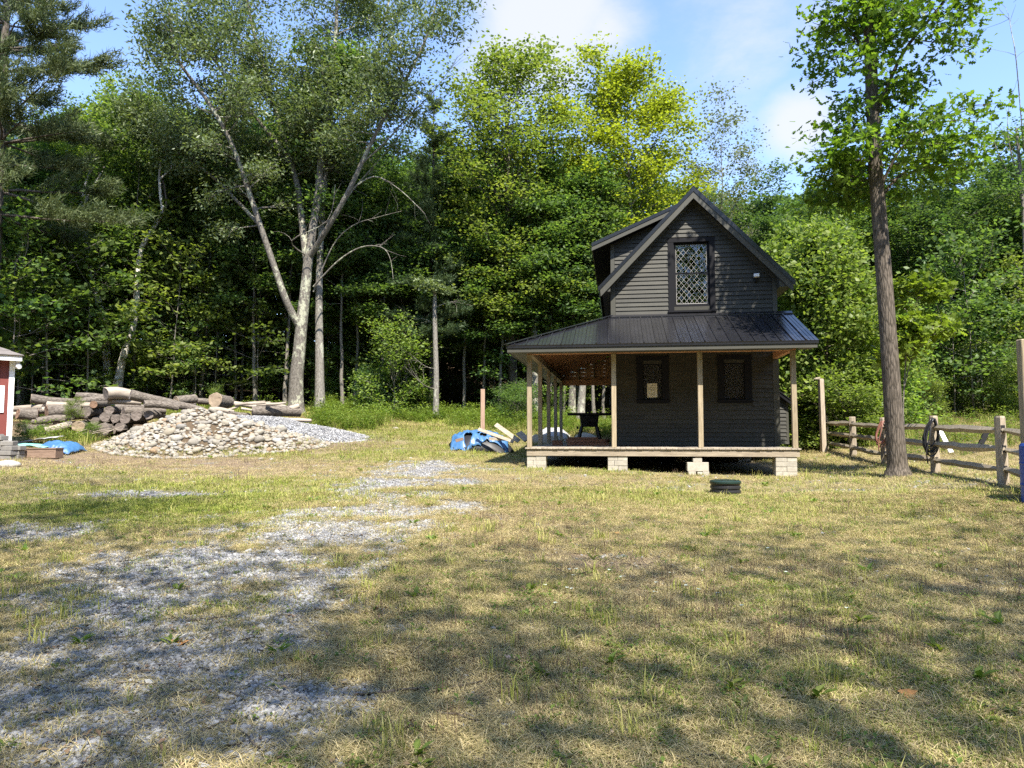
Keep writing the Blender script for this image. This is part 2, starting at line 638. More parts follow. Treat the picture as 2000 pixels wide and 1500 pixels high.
def mat_stone(name):
    m, nt, b = nodes(name)
    oi = nt.nodes.new('ShaderNodeObjectInfo')
    geo = nt.nodes.new('ShaderNodeNewGeometry')
    r = mth(nt, 'FRACT', mth(nt, 'ADD', oi.outputs['Random'], geo.outputs['Random Per Island']))
    base = ramp(nt, r, [(0.0, (0.197, 0.184, 0.160)), (0.2, (0.287, 0.267, 0.226)), (0.42, (0.254, 0.226, 0.176)), (0.58, (0.320, 0.303, 0.267)), (0.72, (0.180, 0.176, 0.168)), (0.82, (0.295, 0.275, 0.234)), (0.90, (0.246, 0.176, 0.111)), (0.95, (0.361, 0.348, 0.320))])
    v = objcoord(nt, (1, 1, 1))
    n = noise_tex(nt, v, 7, 6, 0.65)
    n2 = noise_tex(nt, v, 40, 3, 0.6)
    k = ramp(nt, n, [(0.3, (0.72, 0.70, 0.68)), (0.7, (1.15, 1.14, 1.1))])
    c = mixc(nt, 1.0, base, k, 'MULTIPLY')
    nt.links.new(c, b.inputs['Base Color'])
    b.inputs['Roughness'].default_value = 0.85
    b.inputs['Specular IOR Level'].default_value = 0.25
    bump(nt, b, mth(nt, 'ADD', n, mth(nt, 'MULTIPLY', n2, 0.4)), 0.5, 0.02)
    return m


M['stone'] = mat_stone('fieldstone')


def mat_gravel(name):
    m, nt, b = nodes(name)
    oi = nt.nodes.new('ShaderNodeObjectInfo')
    c = ramp(nt, oi.outputs['Random'], [(0.0, (0.10, 0.10, 0.105)), (0.5, (0.205, 0.205, 0.208)), (0.85, (0.285, 0.283, 0.28)), (1.0, (0.40, 0.39, 0.37))])
    nt.links.new(c, b.inputs['Base Color'])
    b.inputs['Roughness'].default_value = 0.85
    return m


M['gravel'] = mat_gravel('crushed_bluestone')


def mat_glass(name, tint=(0.9, 0.93, 0.92)):
    m = bpy.data.materials.new(name)
    m.use_nodes = True
    nt = m.node_tree
    nt.nodes.remove(nt.nodes['Principled BSDF'])
    out = nt.nodes['Material Output']
    fr = nt.nodes.new('ShaderNodeFresnel')
    fr.inputs['IOR'].default_value = 1.52
    k = mth(nt, 'ADD', mth(nt, 'MULTIPLY', fr.outputs[0], 1.1), 0.01)
    tr = nt.nodes.new('ShaderNodeBsdfTransparent')
    tr.inputs['Color'].default_value = (*tint, 1)
    gl = nt.nodes.new('ShaderNodeBsdfGlossy')
    gl.inputs['Roughness'].default_value = 0.02
    mx = nt.nodes.new('ShaderNodeMixShader')
    nt.links.new(k, mx.inputs[0])
    nt.links.new(tr.outputs[0], mx.inputs[1])
    nt.links.new(gl.outputs[0], mx.inputs[2])
    nt.links.new(mx.outputs[0], out.inputs['Surface'])
    return m


M['glass'] = mat_glass('window_glass')
M['tarp'] = mat_paint('blue_tarp', (0.045, 0.125, 0.26), 0.42, 0.25, 5.0, 0.25, 0.5)
M['tarp_pale'] = mat_paint('pale_sheet', (0.36, 0.36, 0.36), 0.5, 0.15, 4.0, 0.3)
M['teal'] = mat_paint('teal_sheet', (0.20, 0.46, 0.42), 0.5, 0.15)
M['rubber'] = mat_paint('black_rubber', (0.018, 0.018, 0.02), 0.38, 0.2, 5.0, 0.05, 0.5)
M['redhose'] = mat_paint('faded_red_hose', (0.20, 0.085, 0.06), 0.5, 0.2, 5.0, 0.05)
M['greenlid'] = mat_paint('dark_green_plastic', (0.012, 0.028, 0.021), 0.35, 0.2, 6.0, 0.05, 0.5)
M['bluedrum'] = mat_paint('blue_plastic', (0.025, 0.07, 0.30), 0.4, 0.1, 3.0, 0.05, 0.5)
M['redwall'] = mat_paint('barn_red_paint', (0.155, 0.038, 0.030), 0.6, 0.15, 3.0, 0.15)
M['shingle'] = mat_paint('grey_shingle', (0.15, 0.135, 0.125), 0.9, 0.3, 8.0, 0.6, 0.1)
M['plank'] = mat_wood('pale_plank', (0.18, 0.15, 0.115), (0.34, 0.295, 0.225), (1.2, 10, 10))
M['pinkpost'] = mat_wood('pinkish_new_post', (0.30, 0.19, 0.13), (0.43, 0.295, 0.21), (10, 10, 1))
M['redlumber'] = mat_wood('red_brown_lumber', (0.13, 0.055, 0.03), (0.27, 0.13, 0.075), (1.2, 10, 10))
M['saw'] = mat_paint('dark_machine_paint', (0.016, 0.016, 0.018), 0.5, 0.2)
M['brownbox'] = mat_wood('brown_crate_wood', (0.13, 0.085, 0.06), (0.24, 0.165, 0.12), (1.2, 10, 10))

# ------------------------------------------------------------------ ground
GRAVEL_SPOTS = [(150, 1400, 520, 150, .85), (350, 1225, 400, 80, .8), (470, 1130, 300, 60, .8), (640, 1045, 210, 40, .75), (770, 970, 150, 26, .7), (200, 1280, 330, 90, .75), (830, 915, 90, 12, .8), (60, 1042, 150, 17), (330, 1095, 150, 24), (150, 1115, 110, 22), (390, 1098, 90, 22), (60, 1180, 90, 40), (600, 1175, 90, 26), (470, 1240, 150, 26), (120, 1390, 330, 100), (300, 1310, 230, 50),
                (520, 1345, 110, 34), (330, 1260, 160, 30), (700, 998, 150, 17), (760, 1024, 100, 17), (630, 1052, 80, 14), (890, 985, 70, 13), (780, 944, 90, 8), (800, 924, 80, 7), (835, 905, 50, 5), (310, 966, 150, 7), (900, 940, 50, 6),
                (1040, 1226, 62, 16), (690, 1118, 70, 16), (560, 1030, 60, 10), (650, 1345, 60, 20), (690, 1420, 40, 14), (820, 962, 60, 8), (880, 915, 40, 5), (250, 1150, 120, 20), (640, 1095, 50, 12)]
GREEN_SPOTS = [(250, 1005, 330, 36, 1), (420, 960, 420, 30, .75), (700, 880, 420, 26, .65), (180, 930, 260, 25, .45), (260, 1190, 220, 35, .8), (500, 1180, 140, 26, .7), (420, 1110, 160, 22, .5), (900, 960, 90, 14, .3),
               (1330, 960, 300, 26, .45), (1700, 1010, 320, 40, .38), (1300, 1270, 260, 60, .55), (1560, 1180, 240, 50, .65), (1700, 1330, 240, 90, .6), (1230, 1350, 200, 70, .55), (1850, 1430, 260, 90, .6), (720, 1110, 120, 26, .45), (1080, 1200, 110, 20, .7), (1450, 1420, 200, 60, .45), (800, 850, 300, 20, .7), (1700, 940, 300, 40, .42), (1150, 915, 300, 14, .5)]
BROWN_SPOTS = [(1180, 1100, 150, 24, 1), (1030, 1060, 130, 30, .5), (1300, 1150, 130, 34, .7), (1000, 1010, 130, 22, .5), (900, 1350, 240, 80, .55), (1000, 1290, 160, 40, .5), (1480, 1115, 130, 18, .6), (1950, 1140, 120, 30, .6), (330, 905, 320, 14, .8), (640, 868, 120, 14, .9), (120, 893, 160, 10, .9), (1350, 1210, 220, 30, .45), (1600, 1240, 200, 40, .45), (450, 930, 90, 10, .5)]


def spots(px, py, lst, power=1.0):
    out = np.zeros_like(px)
    for s in lst:
        r = np.sqrt(((px - s[0]) / s[2]) ** 2 + ((py - s[1]) / s[3]) ** 2)
        k = np.clip(1.5 - r, 0, 1) * (s[4] if len(s) > 4 else 1)
        out = np.maximum(out, k)
    return out


def fields(x, y, z):
    """gravel, green, brown cover at ground points"""
    px, py = project(x, y, z)
    vis = y > 1.5
    n1 = fbm(x * 0.9, y * 0.9, 21, 4)
    n2 = fbm(x * 3.5, y * 3.5, 31, 3)
    n3 = fbm(x * 2.1, y * 2.1, 41, 4)
    wx, wy = (n1 - .5) * 120, (n3 - .5) * 30 * np.clip((py - 843) / 250, 0.15, 2)
    g = np.where(vis, spots(px + wx, py + wy, GRAVEL_SPOTS), 0)
    g = np.clip((g * 1.0 + (n2 - .5) * 1.3 + (n3 - .5) * .7 - 0.24) / 0.42, 0, 1)
    gr = np.where(vis, spots(px + wx, py + wy, GREEN_SPOTS), .5)
    gr = np.clip(gr + (n3 - .5) * 0.9 + (n2 - .5) * 0.5, 0, 1)
    br = np.where(vis, spots(px + wx, py + wy, BROWN_SPOTS), 0)
    br = np.clip(br * 1.35 + (n1 - .5) * 0.6 + (n2 - .5) * .5, 0, 1)
    far = np.clip((y - 31) / 3 - np.abs(x + 3) * 0.01, 0, 1)
    gr = np.maximum(gr, far)
    hr = np.sqrt(((x - GHEAP[0]) / 3.2) ** 2 + ((y - GHEAP[1]) / 1.7) ** 2)
    g = np.maximum(g, np.clip(1.6 - hr * 1.3 + (n2 - .5), 0, 1))
    return g, gr, br


def mat_ground(name):
    m, nt, b = nodes(name)
    at_ = nt.nodes.new('ShaderNodeAttribute')
    at_.attribute_name = 'cover'
    sep = nt.nodes.new('ShaderNodeSeparateColor')
    nt.links.new(at_.outputs['Color'], sep.inputs[0])
    tc = nt.nodes.new('ShaderNodeTexCoord')
    v = tc.outputs['Object']
    nA = noise_tex(nt, v, 6, 6, 0.7)
    nB = noise_tex(nt, v, 45, 4, 0.7)
    nC = noise_tex(nt, v, 1.1, 4, 0.6)
    mp = nt.nodes.new('ShaderNodeMapping')
    mp.inputs['Scale'].default_value = (55, 190, 1)
    mp.inputs['Rotation'].default_value = (0, 0, 0.5)
    nt.links.new(v, mp.inputs['Vector'])
    nS = noise_tex(nt, mp.outputs[0], 1.0, 3, 0.7, 1.5)
    straw = ramp(nt, mth(nt, 'ADD', mth(nt, 'MULTIPLY', nB, .45), mth(nt, 'MULTIPLY', nS, .55)), [(0.34, (0.055, 0.041, 0.028)), (0.5, (0.21, 0.16, 0.10)), (0.68, (0.46, 0.375, 0.24))])
    green = ramp(nt, mth(nt, 'ADD', mth(nt, 'MULTIPLY', nB, .6), mth(nt, 'MULTIPLY', nA, .4)), [(0.34, (0.050, 0.050, 0.018)), (0.5, (0.14, 0.16, 0.035)), (0.68, (0.30, 0.32, 0.075))])
    brown = ramp(nt, nB, [(0.32, (0.055, 0.042, 0.03)), (0.5, (0.17, 0.125, 0.085)), (0.7, (0.33, 0.245, 0.165))])
    vor = nt.nodes.new('ShaderNodeTexVoronoi')
    vor.inputs['Scale'].default_value = 34
    nt.links.new(v, vor.inputs['Vector'])
    sv = nt.nodes.new('ShaderNodeSeparateColor')
    nt.links.new(vor.outputs['Color'], sv.inputs[0])
    gravel = ramp(nt, sv.outputs[0], [(0.0, (0.07, 0.068, 0.066)), (0.3, (0.15, 0.148, 0.148)), (0.8, (0.265, 0.26, 0.255)), (1.0, (0.40, 0.39, 0.37))])
    gf = mth(nt, 'ADD', sep.outputs[1], mth(nt, 'MULTIPLY', mth(nt, 'SUBTRACT', nA, .5), 1.2), True)
    c = mixc(nt, mth(nt, 'MULTIPLY', gf, 0.85), straw, green)
    bf = mth(nt, 'ADD', sep.outputs[2], mth(nt, 'MULTIPLY', mth(nt, 'SUBTRACT', nA, .5), 1.0), True)
    c = mixc(nt, mth(nt, 'MULTIPLY', bf, 0.95), c, brown)
    vf = mth(nt, 'ADD', sep.outputs[0], mth(nt, 'MULTIPLY', mth(nt, 'SUBTRACT', nA, .5), 0.9), True)
    c = mixc(nt, vf, c, gravel)
    fl = nt.nodes.new('ShaderNodeAttribute')
    fl.attribute_name = 'wood_floor'
    duff = ramp(nt, nB, [(0.3, (0.035, 0.026, 0.018)), (0.7, (0.12, 0.085, 0.055))])
    c = mixc(nt, fl.outputs['Fac'], c, duff)
    nt.links.new(c, b.inputs['Base Color'])
    b.inputs['Roughness'].default_value = 0.95
    b.inputs['Specular IOR Level'].default_value = 0.1
    bump(nt, b, mth(nt, 'ADD', nB, mth(nt, 'MULTIPLY', vor.outputs['Distance'], mth(nt, 'MULTIPLY', sep.outputs[0], -1.0))), 0.7, 0.03)
    return m


M['ground'] = mat_ground('dry_lawn')
_xs = np.concatenate([-np.geomspace(900, 50, 14), np.arange(-46, -17, 1.0), np.arange(-17, 14, .15), np.arange(14, 47, 1.0), np.geomspace(50, 900, 14)])
_ys = np.concatenate([-np.geomspace(600, 26, 10), np.arange(-24, 2, 1.0), np.arange(2, 14, .1), np.arange(14, 35, .2), np.arange(35, 72, 1.0), np.geomspace(76, 900, 12)])
_X, _Y = np.meshgrid(_xs, _ys)
_Z = H(_X, _Y)
_nx, _ny = len(_xs), len(_ys)
_i = (np.arange(_ny - 1)[:, None] * _nx + np.arange(_nx - 1)[None]).ravel()
ground_me = new_mesh('ground', np.stack([_X, _Y, _Z], -1), np.stack([_i, _i + 1, _i + 1 + _nx, _i + _nx], 1), M['ground'], True)
_g, _gr, _br = fields(_X.ravel(), _Y.ravel(), _Z.ravel())
_a = ground_me.attributes.new('cover', 'FLOAT_COLOR', 'POINT')
_a.data.foreach_set('color', np.stack([_g, _gr, _br, np.ones_like(_g)], 1).astype(np.float32).ravel())
_wf = np.clip((_Y.ravel() - 36.5 - 1.5 * np.sin(_X.ravel() * .3)) / 2, 0, 1)
_wf = np.maximum(_wf, np.clip((_Y.ravel() - 27.5 - np.clip(-_X.ravel() - 13.5, -3, 2) * -1.2) / 2, 0, 1) * (_X.ravel() < -14))
_mr = np.sqrt(((_X.ravel() - MOUND[0]) / np.where(_X.ravel() > MOUND[0], 4.0, 2.7)) ** 2 + ((_Y.ravel() - MOUND[1]) / 2.35) ** 2)
_wf = np.maximum(_wf, np.clip((1.05 - _mr) * 6, 0, .9))
_wf = np.maximum(_wf, np.clip(1.4 - np.sqrt(((_X.ravel() + 12) / 4.2) ** 2 + ((_Y.ravel() - 27) / 2.6) ** 2), 0, .9))
_a = ground_me.attributes.new('wood_floor', 'FLOAT', 'POINT')
_a.data.foreach_set('value', _wf.astype(np.float32))
ground = tag(link('ground', ground_me), 'dry patchy lawn with gravel showing through', kind='structure')


# ------------------------------------------------------------------ scatter of what nobody could count
def mat_blade(name, green0, green1, dry0, dry1, trans=0.3):
    m = bpy.data.materials.new(name)
    m.use_nodes = True
    nt = m.node_tree
    b = nt.nodes['Principled BSDF']
    out = nt.nodes['Material Output']
    a = nt.nodes.new('ShaderNodeAttribute')
    a.attribute_type = 'INSTANCER'
    a.attribute_name = 'tint'
    geo = nt.nodes.new('ShaderNodeNewGeometry')
    g = ramp(nt, geo.outputs['Random Per Island'], [(0, green0), (1, green1)])
    d = ramp(nt, geo.outputs['Random Per Island'], [(0, dry0), (1, dry1)])
    k = mth(nt, 'ADD', a.outputs['Fac'], mth(nt, 'MULTIPLY', mth(nt, 'SUBTRACT', geo.outputs['Random Per Island'], 0.5), 0.5), True)
    c = mixc(nt, k, g, d)
    nt.links.new(c, b.inputs['Base Color'])
    b.inputs['Roughness'].default_value = 0.6
    b.inputs['Specular IOR Level'].default_value = 0.25
    tr = nt.nodes.new('ShaderNodeBsdfTranslucent')
    nt.links.new(c, tr.inputs['Color'])
    mx = nt.nodes.new('ShaderNodeMixShader')
    mx.inputs[0].default_value = trans
    nt.links.new(b.outputs[0], mx.inputs[1])
    nt.links.new(tr.outputs[0], mx.inputs[2])
    nt.links.new(mx.outputs[0], out.inputs['Surface'])
    return m


M['blade'] = mat_blade('grass_blade', (0.12, 0.165, 0.020), (0.33, 0.375, 0.055), (0.25, 0.19, 0.09), (0.64, 0.53, 0.28))
M['stalk'] = mat_blade('dark_dry_stalk', (0.10, 0.075, 0.05), (0.17, 0.13, 0.08), (0.06, 0.045, 0.035), (0.17, 0.115, 0.08), 0.1)
M['weed'] = mat_leaf('weed_leaf', (0.075, 0.125, 0.024), (0.20, 0.26, 0.055), 0.4)
M['flower'] = mat_paint('white_flower_head', (0.42, 0.45, 0.36), 0.8, 0.1)


def blades(rng, n, rad, h0, h1, w, lean, flat=0.0):
    V, F = [], []
    for i in range(n):
        a, r = rng.uniform(0, 6.283), rad * math.sqrt(rng.uniform(0, 1))
        x, y = r * math.cos(a), r * math.sin(a)
        h = rng.uniform(h0, h1)
        d = rng.uniform(0, 6.283)
        dx, dy = math.cos(d), math.sin(d)
        ln = rng.uniform(0.2, 1) * lean
        z0 = rng.uniform(0, .012) * flat
        if flat:
            p1 = (x + dx * h * .55, y + dy * h * .55, z0 + rng.uniform(.003, .03))
            p2 = (x + dx * h, y + dy * h, z0 + rng.uniform(0, .025))
        else:
            p1 = (x + dx * h * ln * .3, y + dy * h * ln * .3, h * .62)
            p2 = (x + dx * h * ln, y + dy * h * ln, h * (1 - .25 * ln))
        sx, sy = -dy * w / 2, dx * w / 2
        b = len(V)
        V += [(x - sx, y - sy, z0), (x + sx, y + sy, z0), (p1[0] + sx * .8, p1[1] + sy * .8, p1[2]), (p1[0] - sx * .8, p1[1] - sy * .8, p1[2]), p2]
        F += [(b, b + 1, b + 2, b + 3), (b + 3, b + 2, b + 4)]
    return V, F


def proto(name, V, F, mat, smooth=False, mi=None):
    o = bpy.data.objects.new(name, new_mesh(name, V, F, mat, smooth, mi))
    return o


def leafy(rng, n, rad, h0, h1, ll, lw, stems=0):
    V, F = [], []
    for i in range(n):
        a, r = rng.uniform(0, 6.283), rad * math.sqrt(rng.uniform(0, 1))
        x, y, z = r * math.cos(a), r * math.sin(a), rng.uniform(h0, h1)
        d = rng.uniform(0, 6.283)
        el = rng.uniform(-.3, .7)
        u = np.array([math.cos(d) * math.cos(el), math.sin(d) * math.cos(el), math.sin(el)])
        s = np.cross(u, [0, 0, 1])
        s /= np.linalg.norm(s)
        k = rng.uniform(.6, 1.2)
        p = np.array([x, y, z])
        b = len(V)
        V += [p, p + u * ll * k * .5 + s * lw * k * .5 + (0, 0, .12 * ll), p + u * ll * k, p + u * ll * k * .5 - s * lw * k * .5 + (0, 0, .12 * ll)]
        F += [(b, b + 1, b + 2), (b, b + 2, b + 3)]
    for i in range(stems):
        a, r = rng.uniform(0, 6.283), rad * .6 * math.sqrt(rng.uniform(0, 1))
        x, y = r * math.cos(a), r * math.sin(a)
        b = len(V)
        ex, ey = x * 1.4, y * 1.4
        V += [(x - .004, y, 0), (x + .004, y, 0), (ex, ey, h1)]
        F += [(b, b + 1, b + 2)]
    return V, F


def flower_weed(rng):
    V, F = leafy(rng, 14, .14, .05, .35, .10, .03, 6)
    nl = len(F)
    for i in range(4):
        x, y, z = rng.uniform(-.16, .16), rng.uniform(-.16, .16), rng.uniform(.35, .6)
        b = len(V)
        k = 7
        V += [(x, y, z - .012)] + [(x + .045 * math.cos(t * 6.283 / k), y + .045 * math.sin(t * 6.283 / k), z + .01) for t in range(k)]
        F += [(b, b + 1 + t, b + 1 + (t + 1) % k) for t in range(k)]
        b = len(V)
        V += [(x * .5 - .004, y * .5, 0), (x * .5 + .004, y * .5, 0), (x, y, z)]
        F += [(b, b + 1, b + 2)]
    mi = [0] * nl + ([1] * 7 + [0]) * 4
    return V, F, mi


def rock(rng, sub=1, squash=(1, 1, .7), rough=.25, angular=False):
    bm = bmesh.new()
    bmesh.ops.create_icosphere(bm, subdivisions=sub, radius=1)
    off = rng.uniform(0, 100, 3)
    fr = 1.3
    planes = [(np.array(v) / np.linalg.norm(v), rng.uniform(.62, .9)) for v in rng.normal(size=(7 if angular else 4, 3))]
    for v in bm.verts:
        p = np.array(v.co)
        q = p * fr + off
        k = 1 + rough * (math.sin(q[0] * 2.1 + q[1]) * .5 + math.sin(q[1] * 1.7 - q[2] * 1.3) * .5)
        p = p * k
        for n_, d_ in planes:
            e = p @ n_ - d_
            if e > 0:
                p = p - n_ * e * (1 if angular else .75)
        v.co = p * squash
    V = [tuple(v.co) for v in bm.verts]
    F = [tuple(v.index for v in f.verts) for f in bm.faces]
    bm.free()
    return V, F


def scatter(name, label, pts, rotz, scl, idx, tint, protos, tilt=None):
    """one object of instances set on the points of its own mesh"""
    n = len(pts)
    me = bpy.data.meshes.new(name)
    me.vertices.add(n)
    me.vertices.foreach_set('co', np.asarray(pts, np.float32).ravel())
    for nm, typ, arr in (('scl', 'FLOAT', scl), ('idx', 'INT', idx), ('tint', 'FLOAT', tint)):
        a = me.attributes.new(nm, typ, 'POINT')
        a.data.foreach_set('value', np.asarray(arr, np.int32 if typ == 'INT' else np.float32))
    rot = np.zeros((n, 3), np.float32)
    rot[:, 2] = rotz
    if tilt is not None:
        rot[:, :2] = tilt
    a = me.attributes.new('rot', 'FLOAT_VECTOR', 'POINT')
    a.data.foreach_set('vector', rot.ravel())
    for p in protos:
        for mt in p.data.materials:
            if mt.name not in [q.name for q in me.materials]:
                me.materials.append(mt)
    o = link(name, me)
    tag(o, label, kind='stuff')
    c = bpy.data.collections.new(name + '_kinds')
    for p in protos:
        c.objects.link(p)
    ng = bpy.data.node_groups.new(name + '_scatter', 'GeometryNodeTree')
    ng.interface.new_socket('Geometry', in_out='INPUT', socket_type='NodeSocketGeometry')
    ng.interface.new_socket('Geometry', in_out='OUTPUT', socket_type='NodeSocketGeometry')
    N, L = ng.nodes, ng.links
    gi, go = N.new('NodeGroupInput'), N.new('NodeGroupOutput')
    iop = N.new('GeometryNodeInstanceOnPoints')
    ci = N.new('GeometryNodeCollectionInfo')
    ci.inputs['Collection'].default_value = c
    ci.inputs['Separate Children'].default_value = True
    ci.inputs['Reset Children'].default_value = True

    def attr(nm, t):
        q = N.new('GeometryNodeInputNamedAttribute')
        q.data_type = t
        q.inputs['Name'].default_value = nm
        return q.outputs['Attribute']
    m2p = N.new('GeometryNodeMeshToPoints')
    L.new(gi.outputs[0], m2p.inputs['Mesh'])
    L.new(m2p.outputs[0], iop.inputs['Points'])
    L.new(ci.outputs[0], iop.inputs['Instance'])
    iop.inputs['Pick Instance'].default_value = True
    L.new(attr('idx', 'INT'), iop.inputs['Instance Index'])
    e2r = N.new('FunctionNodeEulerToRotation')
    L.new(attr('rot', 'FLOAT_VECTOR'), e2r.inputs[0])
    L.new(e2r.outputs[0], iop.inputs['Rotation'])
    L.new(attr('scl', 'FLOAT'), iop.inputs['Scale'])
    L.new(iop.outputs[0], go.inputs[0])
    md = o.modifiers.new('scatter', 'NODES')
    md.node_group = ng
    return o


def polar_points(rng, n, r0, r1, power, half=0.80):
    u = rng.uniform(0, 1, n)
    e = power + 1
    r = (r0 ** e + u * (r1 ** e - r0 ** e)) ** (1 / e)
    a = rng.uniform(-half, half, n)
    return r * np.sin(a), r * np.cos(a)


def house_block(x, y):
    dx, dy = x - HP[0], y - HP[1]
    s = dx * HS[0] + dy * HS[1]
    t = dx * HT[0] + dy * HT[1]
    return (s > 0.0) & (s < 6.6) & (t > 0.15) & (t < 10.4)


HTH = math.radians(8.4)
HP = (0.3686, 17.9495)
HS = (math.cos(HTH), -math.sin(HTH))
HT = (math.sin(HTH), math.cos(HTH))
DECK_Z = EYE - 0.392

PR = [proto('a_mown', *blades(RNG, 26, .16, .012, .042, .0055, .9), M['blade']),
      proto('b_mown', *blades(RNG, 26, .16, .012, .055, .005, 1.1), M['blade']),
      proto('c_straw', *blades(RNG, 30, .17, .06, .15, .0035, 0, 1), M['blade']),
      proto('d_straw', *blades(RNG, 30, .17, .05, .18, .003, 0, 1), M['blade']),
      proto('e_tall', *blades(RNG, 18, .05, .05, .15, .007, .9), M['blade']),
      proto('f_stalk', *blades(RNG, 9, .12, .04, .12, .004, .35), M['stalk']),
      proto('g_weed', *leafy(RNG, 12, .07, .005, .04, .032, .02), M['weed']),
      proto('h_tall', *blades(RNG, 14, .07, .06, .17, .005, .8), M['blade']),
      proto('i_plantain', *leafy(RNG, 9, .015, .0, .02, .085, .028), M['weed'])]


def build_grass():
    P = []
    for (n, r0, r1, pw) in ((120000, 2.9, 15, 0.55), (70000, 13, 37, 0.6)):
        x, y = polar_points(RNG, n, r0, r1, pw)
        P.append((x, y))
    x = np.concatenate([p[0] for p in P])
    y = np.concatenate([p[1] for p in P])
    keep = ~house_block(x, y)
    dx = x - MOUND[0]
    keep &= np.sqrt((dx / np.where(dx > 0, 4.0, 2.8)) ** 2 + ((y - MOUND[1]) / 2.4) ** 2) > .92
    keep &= ~((x < -7.2) & (y > 25.2) & (y < 30))
    x, y = x[keep], y[keep]
    z = H(x, y)
    g, gr, br = fields(x, y, z)
    r = np.hypot(x, y)
    u = RNG.uniform(0, 1, len(x))
    cl = fbm(x * 4.5, y * 4.5, 55, 2) * .6 + fbm(x * 1.2, y * 1.2, 56, 2) * .4
    keep = (u > g * 0.91) & (RNG.uniform(0, 1, len(x)) < (.22 + 2.2 * np.clip(cl - .25, 0, .5)) * (1 - .85 * br * (1 - gr)))
    x, y, z, g, gr, br, r = (q[keep] for q in (x, y, z, g, gr, br, r))
    n = len(x)
    u = RNG.uniform(0, 1, n)
    v = RNG.uniform(0, 1, n)
    isg = u < (0.08 + 0.72 * gr - 0.3 * br)
    idx = np.where(isg, (v * 2).astype(int), 2 + (v * 2).astype(int))
    w = RNG.uniform(0, 1, n)
    idx = np.where((w < 0.17 * br), 5, idx)
    clump = fbm(x * 2.6, y * 2.6, 77, 3)
    idx = np.where((w > 0.994 - 0.07 * np.clip((clump - .58) * 5, 0, 1) * (y < 16)), np.where(v < .5, 4, 7), idx)
    w2 = RNG.uniform(0, 1, n)
    idx = np.where((w2 < 0.03 + 0.06 * (clump < .42)), 6, idx)
    idx = np.where((w2 > 0.997), 8, idx)
    tint = np.clip(np.where(isg, 0.42 - 0.50 * gr, 0.95) + RNG.normal(0, .12, n), 0, 1)
    tint = np.where((idx == 4) | (idx == 7), RNG.uniform(0, .35, n), tint)
    tint = np.where(idx == 5, RNG.uniform(.3, 1, n), tint)
    scl = RNG.uniform(.6, 1.5, n) * np.clip(1 + (r - 9) * 0.03, 1, 1.6)
    scl = np.where((idx <= 1) & (y > 12), scl * (1 + gr * .45), scl)
    scl = np.where(y > 30, scl * 1.5, scl)
    scatter('grass', 'short dry and green grass over the yard', np.stack([x, y, z - .004], 1), RNG.uniform(0, 6.283, n), scl, idx, tint, PR)


build_grass()


def build_gravel():
    pr = [proto('stone_%s' % c, *rock(RNG, 1, (1, .8, .55), .3, True), M['gravel']) for c in 'abcd']
    x, y = polar_points(RNG, 330000, 2.9, 13, 0.25)
    x2, y2 = polar_points(RNG, 120000, 9, 25, 0.3, .6)
    x, y = np.concatenate([x, x2]), np.concatenate([y, y2])
    z = H(x, y)
    g, gr, br = fields(x, y, z)
    keep = RNG.uniform(0, 1, len(x)) < (g * .95 + .012)
    keep &= ~((y > 20) & (x < -4))
    x, y, z = x[keep], y[keep], z[keep]
    n = len(x)
    r = np.hypot(x, y)
    scl = RNG.lognormal(math.log(.0125), .36, n) * np.clip(1 + (r - 7) * .05, 1, 1.6)
    scatter('gravel', 'crushed grey gravel of the drive showing through the grass', np.stack([x, y, z + scl * .15], 1), RNG.uniform(0, 6.283, n), scl, RNG.integers(0, 4, n), np.zeros(n), pr, RNG.normal(0, .35, (n, 2)))
    # gravel heap
    a, q = RNG.uniform(0, 6.283, 9000), np.sqrt(RNG.uniform(0, 1, 9000))
    x = GHEAP[0] + q * 2.9 * np.cos(a)
    y = GHEAP[1] + q * 1.5 * np.sin(a)
    z = H(x, y) + gheap_h(x, y)
    scl = RNG.lognormal(math.log(.028), .3, len(x))
    pr2 = [proto('chip_%s' % c, *rock(RNG, 1, (1, .8, .6), .3, True), M['gravel']) for c in 'abc']
    o = scatter('gravel_chips', 'loose blue grey gravel lying on the low heap', np.stack([x, y, z], 1), RNG.uniform(0, 6.283, len(x)), scl, RNG.integers(0, 3, len(x)), np.zeros(len(x)), pr2, RNG.normal(0, .4, (len(x), 2)))


def gheap_h(x, y):
    r = np.sqrt(((x - GHEAP[0]) / 3.0) ** 2 + ((y - GHEAP[1]) / 1.6) ** 2)
    return 0.62 * np.clip(1 - r, 0, 1) ** 0.85


build_gravel()


def build_litter():
    """bits of dead leaf, bark and twig lying in the grass"""
    V, F = leafy(RNG, 1, .0, .01, .012, .055, .035)
    m1 = mat_leaf('litter_leaf', (.10, .065, .035), (.34, .24, .14), .15, (1, .8, .5))
    pr = [proto('a_leaf', V, F, m1), proto('b_leaf', *leafy(RNG, 3, .05, .004, .012, .04, .022), m1),
          proto('c_twig', *MB_tube([(-.09, 0, .006), (-.02, .012, .012), (.05, -.004, .008), (.10, .01, .01)], [.004, .0035, .003, .002]), M['bark_dark']),
          proto('d_twig', *MB_tube([(-.05, 0, .005), (.0, .01, .01), (.06, .0, .006)], [.003, .003, .002]), M['bark_grey'])]
    x, y = polar_points(RNG, 5200, 2.9, 16, .5)
    z = H(x, y)
    n = len(x)
    scatter('litter', 'dead leaves and twig bits strewn over the yard', np.stack([x, y, z + .006], 1), RNG.uniform(0, 6.283, n), RNG.uniform(.6, 1.5, n), RNG.choice(4, n, p=(.3, .3, .2, .2)), np.zeros(n), pr, RNG.normal(0, .12, (n, 2)))


